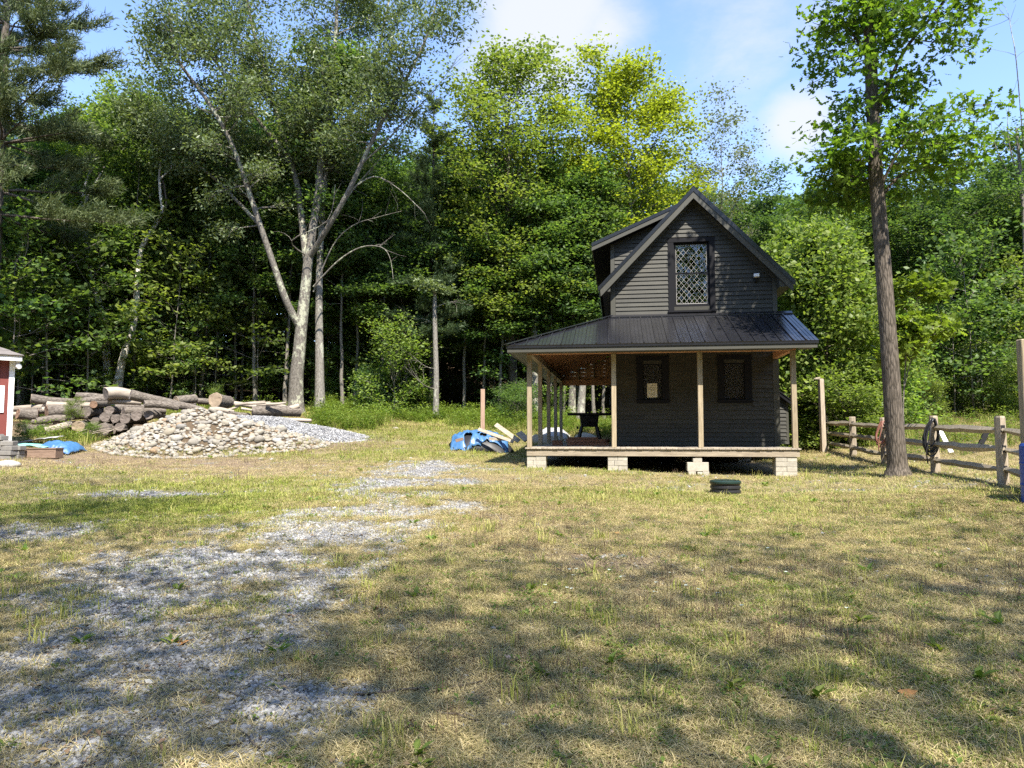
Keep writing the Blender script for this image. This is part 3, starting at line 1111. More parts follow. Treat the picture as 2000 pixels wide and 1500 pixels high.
def MB_tube(P, R):
    b = MB().tube([tuple(p) for p in P], R, 4, False)
    return b.v, b.f


build_litter()
_gx, _gy = np.meshgrid(np.linspace(-3.1, 3.1, 70) + GHEAP[0], np.linspace(-1.7, 1.7, 40) + GHEAP[1])
_gz = H(_gx, _gy) + gheap_h(_gx, _gy) + (fbm(_gx * 5, _gy * 5, 8) - .5) * .06 - .02
_i = (np.arange(39)[:, None] * 70 + np.arange(69)[None]).ravel()
_hm, _hnt, _hb = nodes('gravel_heap_surface')
_hv = _hnt.nodes.new('ShaderNodeTexVoronoi')
_hv.inputs['Scale'].default_value = 24
_htc = _hnt.nodes.new('ShaderNodeTexCoord')
_hnt.links.new(_htc.outputs['Object'], _hv.inputs['Vector'])
_hs = _hnt.nodes.new('ShaderNodeSeparateColor')
_hnt.links.new(_hv.outputs['Color'], _hs.inputs[0])
_hnt.links.new(ramp(_hnt, _hs.outputs[0], [(0, (.11, .115, .125)), (.5, (.24, .25, .27)), (1, (.40, .41, .42))]), _hb.inputs['Base Color'])
_hb.inputs['Roughness'].default_value = .9
bump(_hnt, _hb, _hv.outputs['Distance'], -.8, .04)
tag(link('gravel_heap', new_mesh('gravel_heap', np.stack([_gx, _gy, _gz], -1), np.stack([_i, _i + 1, _i + 71, _i + 70], 1), _hm, True)), 'low spread heap of blue grey gravel right of the stones', 'gravel heap', kind='stuff')


def build_meadow():
    """tall weeds along the foot of the wood and beyond the rail fence"""
    pr = [proto('a_lush', *leafy(RNG, 46, .22, .03, .42, .11, .045, 6), M['weed']),
          proto('b_lush', *leafy(RNG, 40, .2, .05, .62, .10, .05, 6), M['weed']),
          proto('c_flower', *(lambda t: (t[0], t[1], [M['weed'], M['flower']], False, t[2]))(flower_weed(RNG))),
          proto('d_rank', *blades(RNG, 40, .22, .15, .5, .012, .8), M['blade'])]
    X, Y, I = [], [], []
    def area(n, x0, x1, y0, y1, probs, cond=None):
        x, y = RNG.uniform(x0, x1, n), RNG.uniform(y0, y1, n)
        k = fbm(x * .6, y * .6, 91, 3) > .33
        if cond is not None:
            k &= cond(x, y)
        x, y = x[k], y[k]
        X.append(x)
        Y.append(y)
        I.append(RNG.choice(4, len(x), p=probs))
    area(2600, -9.5, 3, 32.2, 37.5, (.5, .3, .03, .17), lambda x, y: (y > 33.2 + .5 * np.sin(x * 1.7)) & ~((x < -7) & (y < 32)))
    area(900, -3, 6, 29.6, 34.5, (.4, .35, .05, .2), lambda x, y: ~house_block(x, y) & (y > 31 - x * .12))
    area(500, -8.5, -5.5, 28.5, 33, (.5, .25, .02, .23), lambda x, y: x > -8.3 + (y - 28.5) * -.1)
    area(1700, 9, 26, 19, 33, (.2, .22, .38, .2), lambda x, y: (x > 10.9 + (y - 19) * .17) & (y - 19 > (x - 12) * .15))
    area(700, 7, 13, 27, 34, (.3, .3, .2, .2), lambda x, y: ~house_block(x, y) & (x > 7.4))
    area(500, -30, -10, 30.5, 36, (.35, .3, .02, .33), None)
    area(40, -15.5, -14, 22.5, 25, (.6, .2, .0, .2), None)
    x, y, i = np.concatenate(X), np.concatenate(Y), np.concatenate(I)
    n = len(x)
    scatter('meadow_weeds', 'lush weeds and white wild flowers at the foot of the wood', np.stack([x, y, H(x, y) - .02], 1), RNG.uniform(0, 6.283, n), RNG.uniform(.6, 1.35, n), i, RNG.uniform(0, .4, n), pr)


build_meadow()

# ------------------------------------------------------------------ cabin
house = thing('cabin', 'dark olive clapboard cabin with black metal roof and wraparound porch', 'cabin', (HP[0], HP[1], DECK_Z), -HTH)
TW, WL, WR, HB = 2.07, 2.10, 6.50, 10.3      # front wall plane, wall left, wall right, back of the cabin
RID, RZ, SL = 4.335, 7.0, 1.035              # ridge position, ridge height, roof pitch


def part(name, mb, mat, parent=None, **kw):
    return mb.obj(name, mat, parent or house, **kw)


def roof_z(s, top=True):
    return RZ - SL * abs(s - RID)


# deck boards run front to back, their ends show along the front
x = -0.035
while x < 6.53:
    w = min(0.138, 6.535 - x)
    j = rnd.uniform(-.006, .006)
    front = -0.035 + rnd.uniform(-.006, .006)
    b = MB()
    if x < WL - .05:
        b.box(x, x + w - .007, front, HB, -0.036 + j * .2, j * .3)
    else:
        b.box(x, x + w - .007, front, TW - .005, -0.036 + j * .2, j * .3)
    part('deck_board', b, M['deck'])
    x += 0.138
# rim and joists
part('rim_board', MB().box(0, 6.5, 0.0, 0.045, -.205, -.040), M['rim'])
part('rim_board', MB().box(0.0, 0.045, .05, HB, -.205, -.040), M['rim'])
part('rim_board', MB().box(6.455, 6.5, .05, TW, -.205, -.040), M['rim'])
for k in range(16):
    part('joist', MB().box(.05, 6.45 if .4 + k * .62 < 9.9 else 2.1, .40 + k * .62, .44 + k * .62, -.20, -.04), M['rim'])
# posts
for (s, t) in ((.06, .09), (2.16, .09), (4.24, .09), (6.42, .09), (.06, 2.62), (.06, 5.16), (.06, 7.7), (.06, 10.2)):
    j = rnd.uniform(-.006, .006)
    b = MB().hexa([(s - .058, t - .058, 0.0), (s + .058, t - .058, 0.0), (s + .058, t + .058, 0.0), (s - .058, t + .058, 0.0),
                   (s - .058 + j, t - .058, 2.33), (s + .058 + j, t - .058, 2.33), (s + .058 + j, t + .058, 2.33), (s - .058 + j, t + .058, 2.33)])
    part('porch_post', b, M['post'], bevel=.006)
# porch beams
part('porch_beam', MB().box(.0, 6.48, .03, .15, 2.332, 2.50), M['rafter'])
part('porch_beam', MB().box(.0, .12, .153, HB - .06, 2.332, 2.50), M['post'])
part('porch_beam', MB().box(.0, WL - .03, HB - .057, HB + .05, 2.20, 2.42), M['rafter'])
part('porch_beam', MB().box(6.36, 6.48, .153, TW - .03, 2.332, 2.50), M['rafter'])
# wall cores with openings for the windows
W1, W2, WU = (2.93, 3.47, 1.25, 2.24), (5.075, 5.64, 1.25, 2.24), (3.80, 4.78, 3.80, 5.60)
cw = MB()
t0, t1 = TW, TW + .12


def wall_row(z0, z1, cuts):
    xs = [WL + .005] + [c for q in cuts for c in q] + [WR - .005]
    for a, b2 in zip(xs[::2], xs[1::2]):
        cw.box(a, b2, t0, t1, z0, z1)


wall_row(0.005, 1.25, [])
wall_row(1.25, 2.24, [W1[:2], W2[:2]])
wall_row(2.24, 3.80, [])
cw.prism([(WL + .005, 3.80), (WU[0], 3.80), (WU[0], 5.60), (RID - (RZ - .25 - 5.60) / SL, 5.60), (WL + .005, roof_z(WL) - .25)], t0, t1)
cw.prism([(WU[1], 3.80), (WR - .005, 3.80), (WR - .005, roof_z(WR) - .25), (RID + (RZ - .25 - 5.60) / SL, 5.60), (WU[1], 5.60)], t0, t1)
cw.prism([(RID - (RZ - .25 - 5.60) / SL, 5.60), (RID + (RZ - .25 - 5.60) / SL, 5.60), (RID, RZ - .25)], t0, t1)
part('wall', cw, M['siding'])
part('wall', MB().box(WL, WL + .12, TW + .125, HB, 0.005, 4.5), M['siding'])
part('wall', MB().box(WR - .12, WR, TW + .125, HB, 0.005, 4.5), M['siding'])
bk = MB().box(WL + .125, WR - .125, HB - .12, HB, .005, 4.48)
bk.prism([(WL + .01, 4.505), (WR - .01, 4.505), (RID, RZ - .25)], HB - .12, HB)
part('wall', bk, M['siding'])
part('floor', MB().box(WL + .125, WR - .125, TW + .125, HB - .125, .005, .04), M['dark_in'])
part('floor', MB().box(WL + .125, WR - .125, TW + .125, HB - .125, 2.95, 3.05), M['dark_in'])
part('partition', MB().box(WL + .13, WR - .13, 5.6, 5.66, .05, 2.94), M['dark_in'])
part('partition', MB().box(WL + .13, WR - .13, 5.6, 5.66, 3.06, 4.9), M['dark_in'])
# clapboards: each course a board, cut round the window casings
EXP = 0.118
C1, C2, CU = (2.775, 3.64, 1.16, 2.445), (4.92, 5.81, 1.155, 2.44), (3.66, 4.91, 3.60, 5.695)


def clap(s0, s1, z, slope_l=None, slope_r=None, t=TW, parent=None, name='clapboard'):
    z1 = z + EXP + .006
    a0, a1, b0, b1 = s0, s0, s1, s1
    if slope_l is not None:
        a0, a1 = max(s0, RID - (RZ - .27 - z) / SL), max(s0, RID - (RZ - .27 - z1) / SL)
    if slope_r is not None:
        b0, b1 = min(s1, RID + (RZ - .27 - z) / SL), min(s1, RID + (RZ - .27 - z1) / SL)
    if b0 - a0 < .03 or b1 <= a1:
        return
    j = rnd.uniform(-.0025, .0025)
    b = MB().hexa([(a0, t - .034 + j, z), (b0, t - .034 + j, z), (b0, t - .001, z), (a0, t - .001, z),
                   (a1, t - .008 + j, z1), (b1, t - .008 + j, z1), (b1, t - .001, z1), (a1, t - .001, z1)])
    part(name, b, M['siding'], parent)


z = 0.02
while z < 2.62:
    segs = [(WL + .125, WR - .15)]
    for c in (C1, C2):
        if z + EXP > c[2] + .01 and z < c[3] - .01:
            segs = [q for (a, b2) in segs for q in ([(a, c[0]), (c[1], b2)] if a < c[0] < b2 else [(a, b2)])]
    for a, b2 in segs:
        if b2 - a > 2.2 or (b2 - a > 1.0 and rnd.random() < .4):
            q = rnd.uniform(a + .4, b2 - .4)
            clap(a, q - .002, z)
            clap(q + .002, b2, z)
        else:
            clap(a, b2, z)
    z += EXP
z = 3.60
while z < 6.70:
    if z + EXP > CU[2] + .03 and z < CU[3] - .01:
        clap(WL + .125, CU[0], z, slope_l=1)
        clap(CU[1], WR - .115, z, slope_r=1)
    else:
        clap(WL + .125, WR - .115, z, slope_l=1, slope_r=1)
    z += EXP
part('corner_board', MB().box(WL - .01, WL + .12, TW - .032, TW + .10, .02, 2.7), M['trimpaint'])
part('corner_board', MB().box(WR - .145, WR + .01, TW - .032, TW + .10, .02, 2.7), M['trimpaint'])
part('corner_board', MB().box(WL - .01, WL + .12, TW - .032, TW + .10, 3.58, roof_z(WL) - .20), M['trimpaint'])
part('corner_board', MB().box(WR - .11, WR + .01, TW - .032, TW + .10, 3.58, roof_z(WR) - .20), M['trimpaint'])
for sg in (-1, 1):
    fz = MB()
    e = [(RID, RZ - .20), (RID + sg * 2.24, RZ - .20 - SL * 2.24), (RID + sg * 2.24, RZ - .36 - SL * 2.24), (RID, RZ - .36)]
    fz.prism(e if sg < 0 else e[::-1], TW - .030, TW - .004)
    part('frieze_board', fz, M['trimpaint'])


# windows
def window(name, C, G, casing, head=0.0, mid=None, sash_t=0.045, ov=.02):
    """window > frame, sash, pane; C casing outline, G opening"""
    fr = MB()
    w0, w1 = C[0], C[1]
    t = TW - .040
    fr.box(w0, G[0] + .01, t, TW - .002, C[2] + .09, C[3] - .11)
    fr.box(G[1] - .01, w1, t, TW - .002, C[2] + .09, C[3] - .11)
    fr.box(w0 - .01, w1 + .01, t - .004, TW - .002, C[3] - .11, C[3])
    fr.box(w0 - .02, w1 + .02, t - .03, TW - .002, C[2] + .04, C[2] + .09)
    fr.box(w0, w1, t + .006, TW - .002, C[2], C[2] + .04)
    # jambs
    fr.box(G[0] + .005, G[0] + .03, TW - .002, TW + .10, G[2] + .03, G[3] - .03)
    fr.box(G[1] - .03, G[1] - .005, TW - .002, TW + .10, G[2] + .03, G[3] - .03)
    fr.box(G[0] + .005, G[1] - .005, TW - .002, TW + .10, G[3] - .03, G[3] - .005)
    fr.box(G[0] + .005, G[1] - .005, TW - .002, TW + .10, G[2] + .005, G[2] + .03)
    win = fr.obj('window', M['blacktrim'], house)
    g0, g1, h0, h1 = G[0] + .03, G[1] - .03, G[2] + .03, G[3] - .03
    mid = mid or (h0 + h1) / 2
    r = sash_t
    for (a, b2, dt) in ((h0, mid + ov, .03), (mid - ov, h1, .062)):
        s = MB()
        q0, q1 = TW + dt, TW + dt + .03
        s.box(g0, g0 + r, q0, q1, a, b2)
        s.box(g1 - r, g1, q0, q1, a, b2)
        s.box(g0 + r, g1 - r, q0, q1, a, a + r)
        s.box(g0 + r, g1 - r, q0, q1, b2 - r, b2)
        s.obj('sash', M['blacktrim'], win)
    return win, (g0 + r, g1 - r, h0 + r, mid + ov - r), (g0 + r, g1 - r, mid - ov + r, h1 - r)


def mat_screen():
    m = bpy.data.materials.new('insect_screen_mesh')
    m.use_nodes = True
    nt = m.node_tree
    b = nt.nodes['Principled BSDF']
    b.inputs['Base Color'].default_value = (.02, .02, .02, 1)
    b.inputs['Roughness'].default_value = .8
    tr = nt.nodes.new('ShaderNodeBsdfTransparent')
    mx = nt.nodes.new('ShaderNodeMixShader')
    mx.inputs[0].default_value = .86
    nt.links.new(tr.outputs[0], mx.inputs[1])
    nt.links.new(b.outputs[0], mx.inputs[2])
    nt.links.new(mx.outputs[0], nt.nodes['Material Output'].inputs['Surface'])
    return m


M['screen'] = mat_screen()


def plain_pane(win, R, t):
    k = rnd.uniform(-.004, .004)
    b = MB().box(R[0] - .004, R[1] + .004, t, t + .004, R[2] - .004, R[3] + .004)
    b.obj('pane', M['glass'], win)


for (C, G) in ((C1, W1), (C2, W2)):
    win, lo, up = window('window', C, G, .1, sash_t=.03)
    plain_pane(win, lo, TW + .043)
    plain_pane(win, up, TW + .075)
    sc_ = MB().box(G[0] + .032, G[1] - .032, TW + .018, TW + .020, G[2] + .032, G[3] - .032)
    if True:
        sc_.obj('insect_screen', M['screen'], win)
    bl = MB().box(G[0] - .02, G[1] + .02, TW + .14, TW + .145, G[2] - .02, G[3] + .02)
    bl.obj('blind', mat_paint('dark_blind', (.055, .052, .047), .9, .2), win)


def clip_poly(P, R):
    for ax, val, sg in ((0, R[0], 1), (0, R[1], -1), (1, R[2], 1), (1, R[3], -1)):
        out = []
        for i in range(len(P)):
            a, b2 = P[i], P[(i + 1) % len(P)]
            da, db = sg * (a[ax] - val), sg * (b2[ax] - val)
            if da >= 0:
                out.append(a)
            if (da > 0 > db) or (da < 0 < db):
                k = da / (da - db)
                out.append((a[0] + (b2[0] - a[0]) * k, a[1] + (b2[1] - a[1]) * k))
        P = out
        if len(P) < 3:
            return []
    return P


def leaded(win, R, t, nx):
    w = (R[1] - R[0]) / nx
    h = w * 1.22
    cam_bar = MB()
    i0, i1 = -1, nx + 2
    for i in range(-1, 2 * nx + 2):
        for j in range(-1, int((R[3] - R[2]) / h * 2) + 3):
            if (i + j) % 2:
                continue
            cx, cz = R[0] + i * w / 2, R[2] + j * h / 2
            P = clip_poly([(cx - w / 2, cz), (cx, cz - h / 2), (cx + w / 2, cz), (cx, cz + h / 2)], R)
            if len(P) < 3:
                continue
            area = .5 * abs(sum(P[q][0] * P[(q + 1) % len(P)][1] - P[(q + 1) % len(P)][0] * P[q][1] for q in range(len(P))))
            if area < .0004:
                continue
            ax, az = rnd.gauss(0, .035), rnd.gauss(0, .035)
            V = [(p[0], t + (p[0] - cx) * ax + (p[1] - cz) * az, p[1]) for p in P]
            V += [(p[0], p[1] + .003, p[2]) for p in V]
            n = len(P)
            F = [tuple(range(n)), tuple(range(2 * n - 1, n - 1, -1))]
            MB().add(V, F).obj('pane', M['glass'], win)
    # cames: diagonal lead strips
    rng_ = (R[1] - R[0]) + (R[3] - R[2]) * w / h
    for sg in (1, -1):
        k = -60
        while k < 60:
            # line x = x0 + sg*(z-R2)*w/h
            x0 = R[0] + (k + .5) * w
            k += 1
            pts = []
            z0, z1 = R[2], R[3]
            xa, xb = x0, x0 + sg * (z1 - z0) * w / h
            # clip to the sides
            lo, hi = 0.0, 1.0
            for val, sgn in ((R[0], 1), (R[1], -1)):
                da, db = sgn * (xa - val), sgn * (xb - val)
                if da < 0 and db < 0:
                    lo, hi = 1, 0
                elif da < 0:
                    lo = max(lo, da / (da - db))
                elif db < 0:
                    hi = min(hi, da / (da - db))
            if hi - lo < .01:
                continue
            A = (xa + (xb - xa) * lo, t - .002 - .001 * sg, z0 + (z1 - z0) * lo)
            B = (xa + (xb - xa) * hi, t - .002 - .001 * sg, z0 + (z1 - z0) * hi)
            cam_bar.bar(A, B, .011, .006, up=(0, 1, 0)) if False else cam_bar.bar(A, B, .006, .011, up=(0, 1, 0))
    e = .010
    cam_bar.box(R[0], R[0] + e, t - .006, t - .001, R[2], R[3]).box(R[1] - e, R[1], t - .006, t - .001, R[2], R[3])
    cam_bar.box(R[0] + e, R[1] - e, t - .006, t - .001, R[2], R[2] + e * 1.5).box(R[0] + e, R[1] - e, t - .006, t - .001, R[3] - e, R[3])
    cam_bar.obj('lead_came', M['lead'], win)


win, lo, up = window('window', CU, WU, .12, mid=4.71, sash_t=.045, ov=.038)
leaded(win, lo, TW + .043, 6)
leaded(win, up, TW + .075, 6)
# paper notice taped inside the left window
pn = thing('paper_notice', 'cream paper notice taped inside the left porch window', 'notice', (0, 0, 0))
pn.parent = None
pn.matrix_world = Matrix.Translation((HP[0], HP[1], DECK_Z)) @ Matrix.Rotation(-HTH, 4, 'Z')
pn.location = (HP[0] + HS[0] * 3.19 + HT[0] * (TW + .012), HP[1] + HS[1] * 3.19 + HT[1] * (TW + .012), DECK_Z + 1.32)
MB().box(-.135, .135, 0, .003, 0, .385).obj('sheet', M['paper'], pn)
lines = MB()
for (zz, x0, x1) in ((.335, -.03, .05), (.315, -.05, .05), (.27, -.10, .10), (.25, -.10, .09), (.215, -.09, .08), (.18, -.06, .07), (.13, -.08, -.03), (.13, .01, .06), (.095, -.09, .09), (.08, -.02, .06), (.05, -.07, -.02)):
    lines.box(x0, x1, -.003, -.001, zz, zz + .008)
lines.obj('print_lines', M['ink'], pn)


# metal roofing in ribbed strips
def strip_panel(P00, P10, P11, P01, name='roof_panel', th=.02, ribh=.028):
    """strip from eave edge P00-P10 to ridge edge P01-P11 with a raised rib along its first side and two low ones between"""
    P00, P10, P11, P01 = map(Vector, (P00, P10, P11, P01))
    n = (P10 - P00).cross(P01 - P00).normalized() if (P01 - P00).length > 1e-6 else (P10 - P00).cross(P11 - P00).normalized()
    if n.z < 0:
        n = -n
    prof = [(0, 0), (.0, ribh), (.07, ribh), (.12, 0), (.36, 0), (.385, .007), (.415, .007), (.44, 0), (.66, 0), (.685, .007), (.715, .007), (.74, 0), (1, 0)]
    V, F = [], []
    for (u, h) in prof:
        V.append(P00.lerp(P10, u) + n * h)
    for (u, h) in prof:
        V.append(P01.lerp(P11, u) + n * h)
    m = len(prof)
    F = [(i, i + 1, m + i + 1, m + i) for i in range(m - 1)]
    V += [P00 - n * th, P10 - n * th, P01 - n * th, P11 - n * th]
    q = 2 * m
    F += [(q, q + 2, q + 3, q + 1)]
    F += [tuple([q] + list(range(m))[::1] + [q + 1])[::-1]]
    return MB().add(V, F)


PZ0, PZ1 = 2.505, 3.565             # porch roof at the eave and at the wall
EF, EL, ER = -.50, -.45, 6.87       # eave lines: front, left, right end
TOPT = TW - .004
RW = .285


def prz(t):
    return PZ0 + (PZ1 - PZ0) * (t - EF) / (TOPT - EF)


def hip_t(s):
    return EF + (s - EL) * (TOPT - EF) / (WL - .004 - EL)


s = ER
while s > EL + .02:
    a, b2 = max(s - RW, EL), s
    ta, tb = (TOPT if a >= WL else hip_t(a)), (TOPT if b2 >= WL else hip_t(b2))
    part('roof_panel', strip_panel((a, EF, PZ0), (b2, EF, PZ0), (b2, tb, prz(tb)), (a, ta, prz(ta))), M['metal'])
    s -= RW
t = EF
while t < HB + .4:
    a, b2 = t, min(t + RW, HB + .45)

    def hs_(tt):
        return min(WL - .004, EL + (tt - EF) * (WL - .004 - EL) / (TOPT - EF))

    def zz_(ss):
        return PZ0 + (PZ1 - PZ0) * (ss - EL) / (WL - .004 - EL)
    sa, sb = hs_(a), hs_(b2)
    part('roof_panel', strip_panel((EL, b2, PZ0), (EL, a, PZ0), (sa, a, zz_(sa)), (sb, b2, zz_(sb))), M['metal'])
    t += RW
hp = MB()
hp.bar((EL - .01, EF - .01, PZ0 + .03), (WL - .01, TOPT - .005, PZ1 + .035), .15, .02)
part('hip_cap', hp, M['metal'])
part('flashing', MB().hexa([(WL - .02, TW - .16, PZ1 - .055), (ER, TW - .16, PZ1 - .055), (ER, TW - .034, PZ1 - .02), (WL - .02, TW - .034, PZ1 - .02),
                             (WL - .02, TW - .16, PZ1 - .03), (ER, TW - .16, PZ1 - .03), (ER, TW - .034, PZ1 + .045), (WL - .02, TW - .034, PZ1 + .045)]), M['metal'])
# porch fascia, soffit, rafters, sheathing
part('eave_trim', MB().box(EL + .004, ER - .004, EF + .004, EF + .025, 2.435, PZ0 - .022), M['metal'])
part('eave_trim', MB().box(EL + .004, EL + .025, EF + .03, HB + .4, 2.435, PZ0 - .022), M['metal'])
part('fascia', MB().box(EL + .027, ER - .03, EF + .028, EF + .055, 2.335, 2.478), M['trimpaint'])
part('fascia', MB().box(EL + .028, EL + .055, EF + .058, HB + .36, 2.335, 2.478), M['trimpaint'])
part('fascia', MB().prism([(0, 0), (1, 0), (1, 1)], 0, 0.001) if False else MB().hexa([(ER - .06, EF + .06, 2.335), (ER - .032, EF + .06, 2.335), (ER - .032, TOPT - .01, prz(TOPT) - .20), (ER - .06, TOPT - .01, prz(TOPT) - .20),
     (ER - .06, EF + .06, 2.475), (ER - .032, EF + .06, 2.475), (ER - .032, TOPT - .01, prz(TOPT) - .05), (ER - .06, TOPT - .01, prz(TOPT) - .05)]), M['trimpaint'])
part('soffit', MB().box(EL + .06, 6.36, EF + .06, .02, 2.345, 2.36), M['trimpaint'])
part('soffit', MB().box(EL + .06, -.01, .03, HB + .3, 2.345, 2.36), M['trimpaint'])
part('soffit', MB().box(6.485, ER - .065, EF + .06, .02, 2.345, 2.36), M['trimpaint'])
drop = .030
k = 0
sh = MB()
t = EF + .06
while t < HB + .3:           # sheathing planks above the left porch, one by one
    a, b2 = t, min(t + .60, HB + .4)
    sa, sb = hs_(a), hs_(b2)
    e = EL + .06
    q = MB().hexa([(e, a, zz_(e) - .045), (sa, a, zz_(sa) - .045), (sb, b2 - .006, zz_(sb) - .045), (e, b2 - .006, zz_(e) - .045),
                   (e, a, zz_(e) - .028), (sa, a, zz_(sa) - .028), (sb, b2 - .006, zz_(sb) - .028), (e, b2 - .006, zz_(e) - .028)])
    part('sheathing_board', q, M['sheath'])
    t += .60
s = EL + .06
while s < ER - .1:
    a, b2 = s, min(s + .60, ER - .07)
    ta, tb = (TOPT if a >= WL else hip_t(a)), (TOPT if b2 >= WL else hip_t(b2))
    e = EF + .06
    if ta > e + .03:
        q = MB().hexa([(a, e, prz(e) - .045), (b2 - .006, e, prz(e) - .045), (b2 - .006, tb, prz(tb) - .045), (a, ta, prz(ta) - .045),
                       (a, e, prz(e) - .028), (b2 - .006, e, prz(e) - .028), (b2 - .006, tb, prz(tb) - .028), (a, ta, prz(ta) - .028)])
        part('sheathing_board', q, M['sheath'])
    s += .60
t = 2.15
while t < HB:
    part('rafter', MB().bar((-.01, t, zz_(-.01) - .11), (WL - .03, t, zz_(WL - .03) - .11), .04, .12), M['rafter'])
    t += .61
for s in np.arange(2.3, 6.4, .61):
    part('rafter', MB().bar((s, .16, prz(.16) - .11), (s, TW - .03, prz(TW - .03) - .11), .04, .12), M['rafter'])
for k in (.45, .95, 1.45, 1.95):
    tt = hip_t(k)
    part('rafter', MB().bar((k, .16, prz(.16) - .11), (k, tt, prz(tt) - .11), .04, .12), M['rafter'])
    part('rafter', MB().bar((.13, tt, zz_(.13) - .11), (hs_(tt), tt, zz_(hs_(tt)) - .11), .04, .12), M['rafter'])
part('rafter', MB().bar((.05, .05, prz(.05) - .13), (WL - .03, TW - .03, PZ1 - .13), .045, .16), M['rafter'])
# boarded gable over the back beam of the porch with its studs
for k in range(8):
    z0 = 2.425 + k * .145
    if z0 > 3.35:
        break
    s_at = EL + (z0 + .14 + .06 - PZ0) / (PZ1 - PZ0) * (WL - EL)
    part('gable_board', MB().box(max(.0, s_at), WL - .03, HB - .01, HB + .01, z0, z0 + .138), M['sheath'])
for s in (.75, 1.35):
    part('stud', MB().box(s - .02, s + .02, HB - .075, HB - .015, 2.425, zz_(s) - .06), M['plank'])

# main gable roof
RT = TW - .38
for sg in (-1, 1):
    t = RT
    while t < HB + .35:
        a, b2 = t, min(t + RW, HB + .36)
        e = RID + sg * 2.57
        z0 = RZ - SL * 2.57
        p = strip_panel((e, a, z0), (e, b2, z0), (RID + sg * .004, b2, RZ - .004), (RID + sg * .004, a, RZ - .004), th=.02) if sg > 0 else \
            strip_panel((e, b2, z0), (e, a, z0), (RID + sg * .004, a, RZ - .004), (RID + sg * .004, b2, RZ - .004), th=.02)
        part('roof_panel', p, M['metal'])
        t += RW
    for (d0, d1, y0, y1, mt, nm, ext) in ((-.004, .085, RT - .012, RT + .02, 'metal', 'rake_trim', 2.575), (.080, .215, RT + .004, RT + .035, 'trimpaint', 'rake_board', 2.53)):
        nz = math.sqrt(1 + SL * SL)
        pts = [(RID, RZ - d0 * nz), (RID + sg * ext, RZ - SL * ext - d0 * nz), (RID + sg * ext, RZ - SL * ext - d1 * nz), (RID, RZ - d1 * nz)]
        if nm == 'rake_board':
            pts[1:3] = [(RID + sg * ext, RZ - SL * ext - d0 * nz), (RID + sg * (ext - .02), RZ - SL * ext - d1 * nz)]
        b = MB().prism(pts if sg < 0 else pts[::-1], y0, y1)
        part(nm, b, M[mt])
    # deck of the roof under the metal (its soffit shows at the rake)
    nz = math.sqrt(1 + SL * SL)
    pts = [(RID, RZ - .03 * nz), (RID + sg * 2.5, RZ - SL * 2.5 - .03 * nz), (RID + sg * 2.5, RZ - SL * 2.5 - .13 * nz), (RID, RZ - .13 * nz)]
    part('roof_deck', MB().prism(pts if sg < 0 else pts[::-1], RT + .04, HB + .3), M['blacktrim'])
    # boxed eave at the side walls
    e0, e1 = (WR + .015, RID + 2.47) if sg > 0 else (RID - 2.47, WL - .015)
    zt = RZ - SL * 2.5 - .15
    part('eave_box', MB().prism([(e0, zt - .02 if sg > 0 else zt), (e1, zt if sg > 0 else zt - .02), (e1, zt + .07 if sg > 0 else zt + .33), (e0, zt + .33 if sg > 0 else zt + .07)] if False else
         [(e0, zt - .05), (e1, zt - .05), (e1, zt + (.02 if sg > 0 else .30)), (e0, zt + (.30 if sg > 0 else .02))], RT + .05, HB + .28), M['trimpaint'])
rc = MB()
rc.prism([(RID - .10, RZ - .085), (RID, RZ + .012), (RID + .10, RZ - .085), (RID + .10, RZ - .07), (RID, RZ + .03), (RID - .10, RZ - .07)][::-1], RT - .02, HB + .37)
part('ridge_cap', rc, M['metal'])
# shed dormer on the left slope
DT, DS, DZ, DSL = TW + .60, 1.56, 5.82, .430
for i in range(22):
    a = DT + i * RW
    b2 = min(a + RW, 8.9)
    if a >= 8.9:
        break
    zr = DZ + DSL * (RID - .05 - DS)
    part('roof_panel', strip_panel((DS, b2, DZ), (DS, a, DZ), (RID - .05, a, zr), (RID - .05, b2, zr)), M['metal'])
zr = DZ + DSL * (RID - .06 - DS)
for (d0, d1, y0, y1, mt, nm) in ((.0, .10, DT - .012, DT + .02, 'metal', 'rake_trim'), (.105, .225, DT + .004, DT + .035, 'trimpaint', 'rake_board')):
    part(nm, MB().prism([(DS - .005, DZ - d1), (RID - .06, zr - d1), (RID - .06, zr - d0), (DS - .005, DZ - d0)], y0, y1), M[mt])
part('roof_deck', MB().prism([(DS + .03, DZ - .20), (RID - .3, zr - .20 - .24 * DSL), (RID - .3, zr - .03 - .24 * DSL), (DS + .03, DZ - .03)], DT + .04, 8.85), M['blacktrim'])
part('fascia', MB().box(DS + .0, DS + .025, DT + .04, 8.85, DZ - .20, DZ - .025), M['trimpaint'])
DC = TW + .95
part('wall', MB().prism([(WL, 4.6), (RID - 1.0, 5.2), (RID - 1.0, DZ + DSL * (RID - 1.0 - DS) - .21), (WL, DZ + DSL * (WL - DS) - .21)], DC, 8.6), M['siding'])
part('corner_board', MB().box(WL - .012, WL + .10, DC - .03, DC + .10, 4.55, DZ + DSL * (WL - DS) - .21), M['trimpaint'])
z = 4.55
while z < 6.6:
    s_lo = WL + .105
    s_hi = min(RID - 1.02, RID - (RZ - z - .12) / SL + .35)
    s_lo2 = max(s_lo, DS + (z + EXP + .22 - DZ) / DSL)
    if s_hi - s_lo2 > .05:
        clap(s_lo2, s_hi, z, t=DC)
    z += EXP
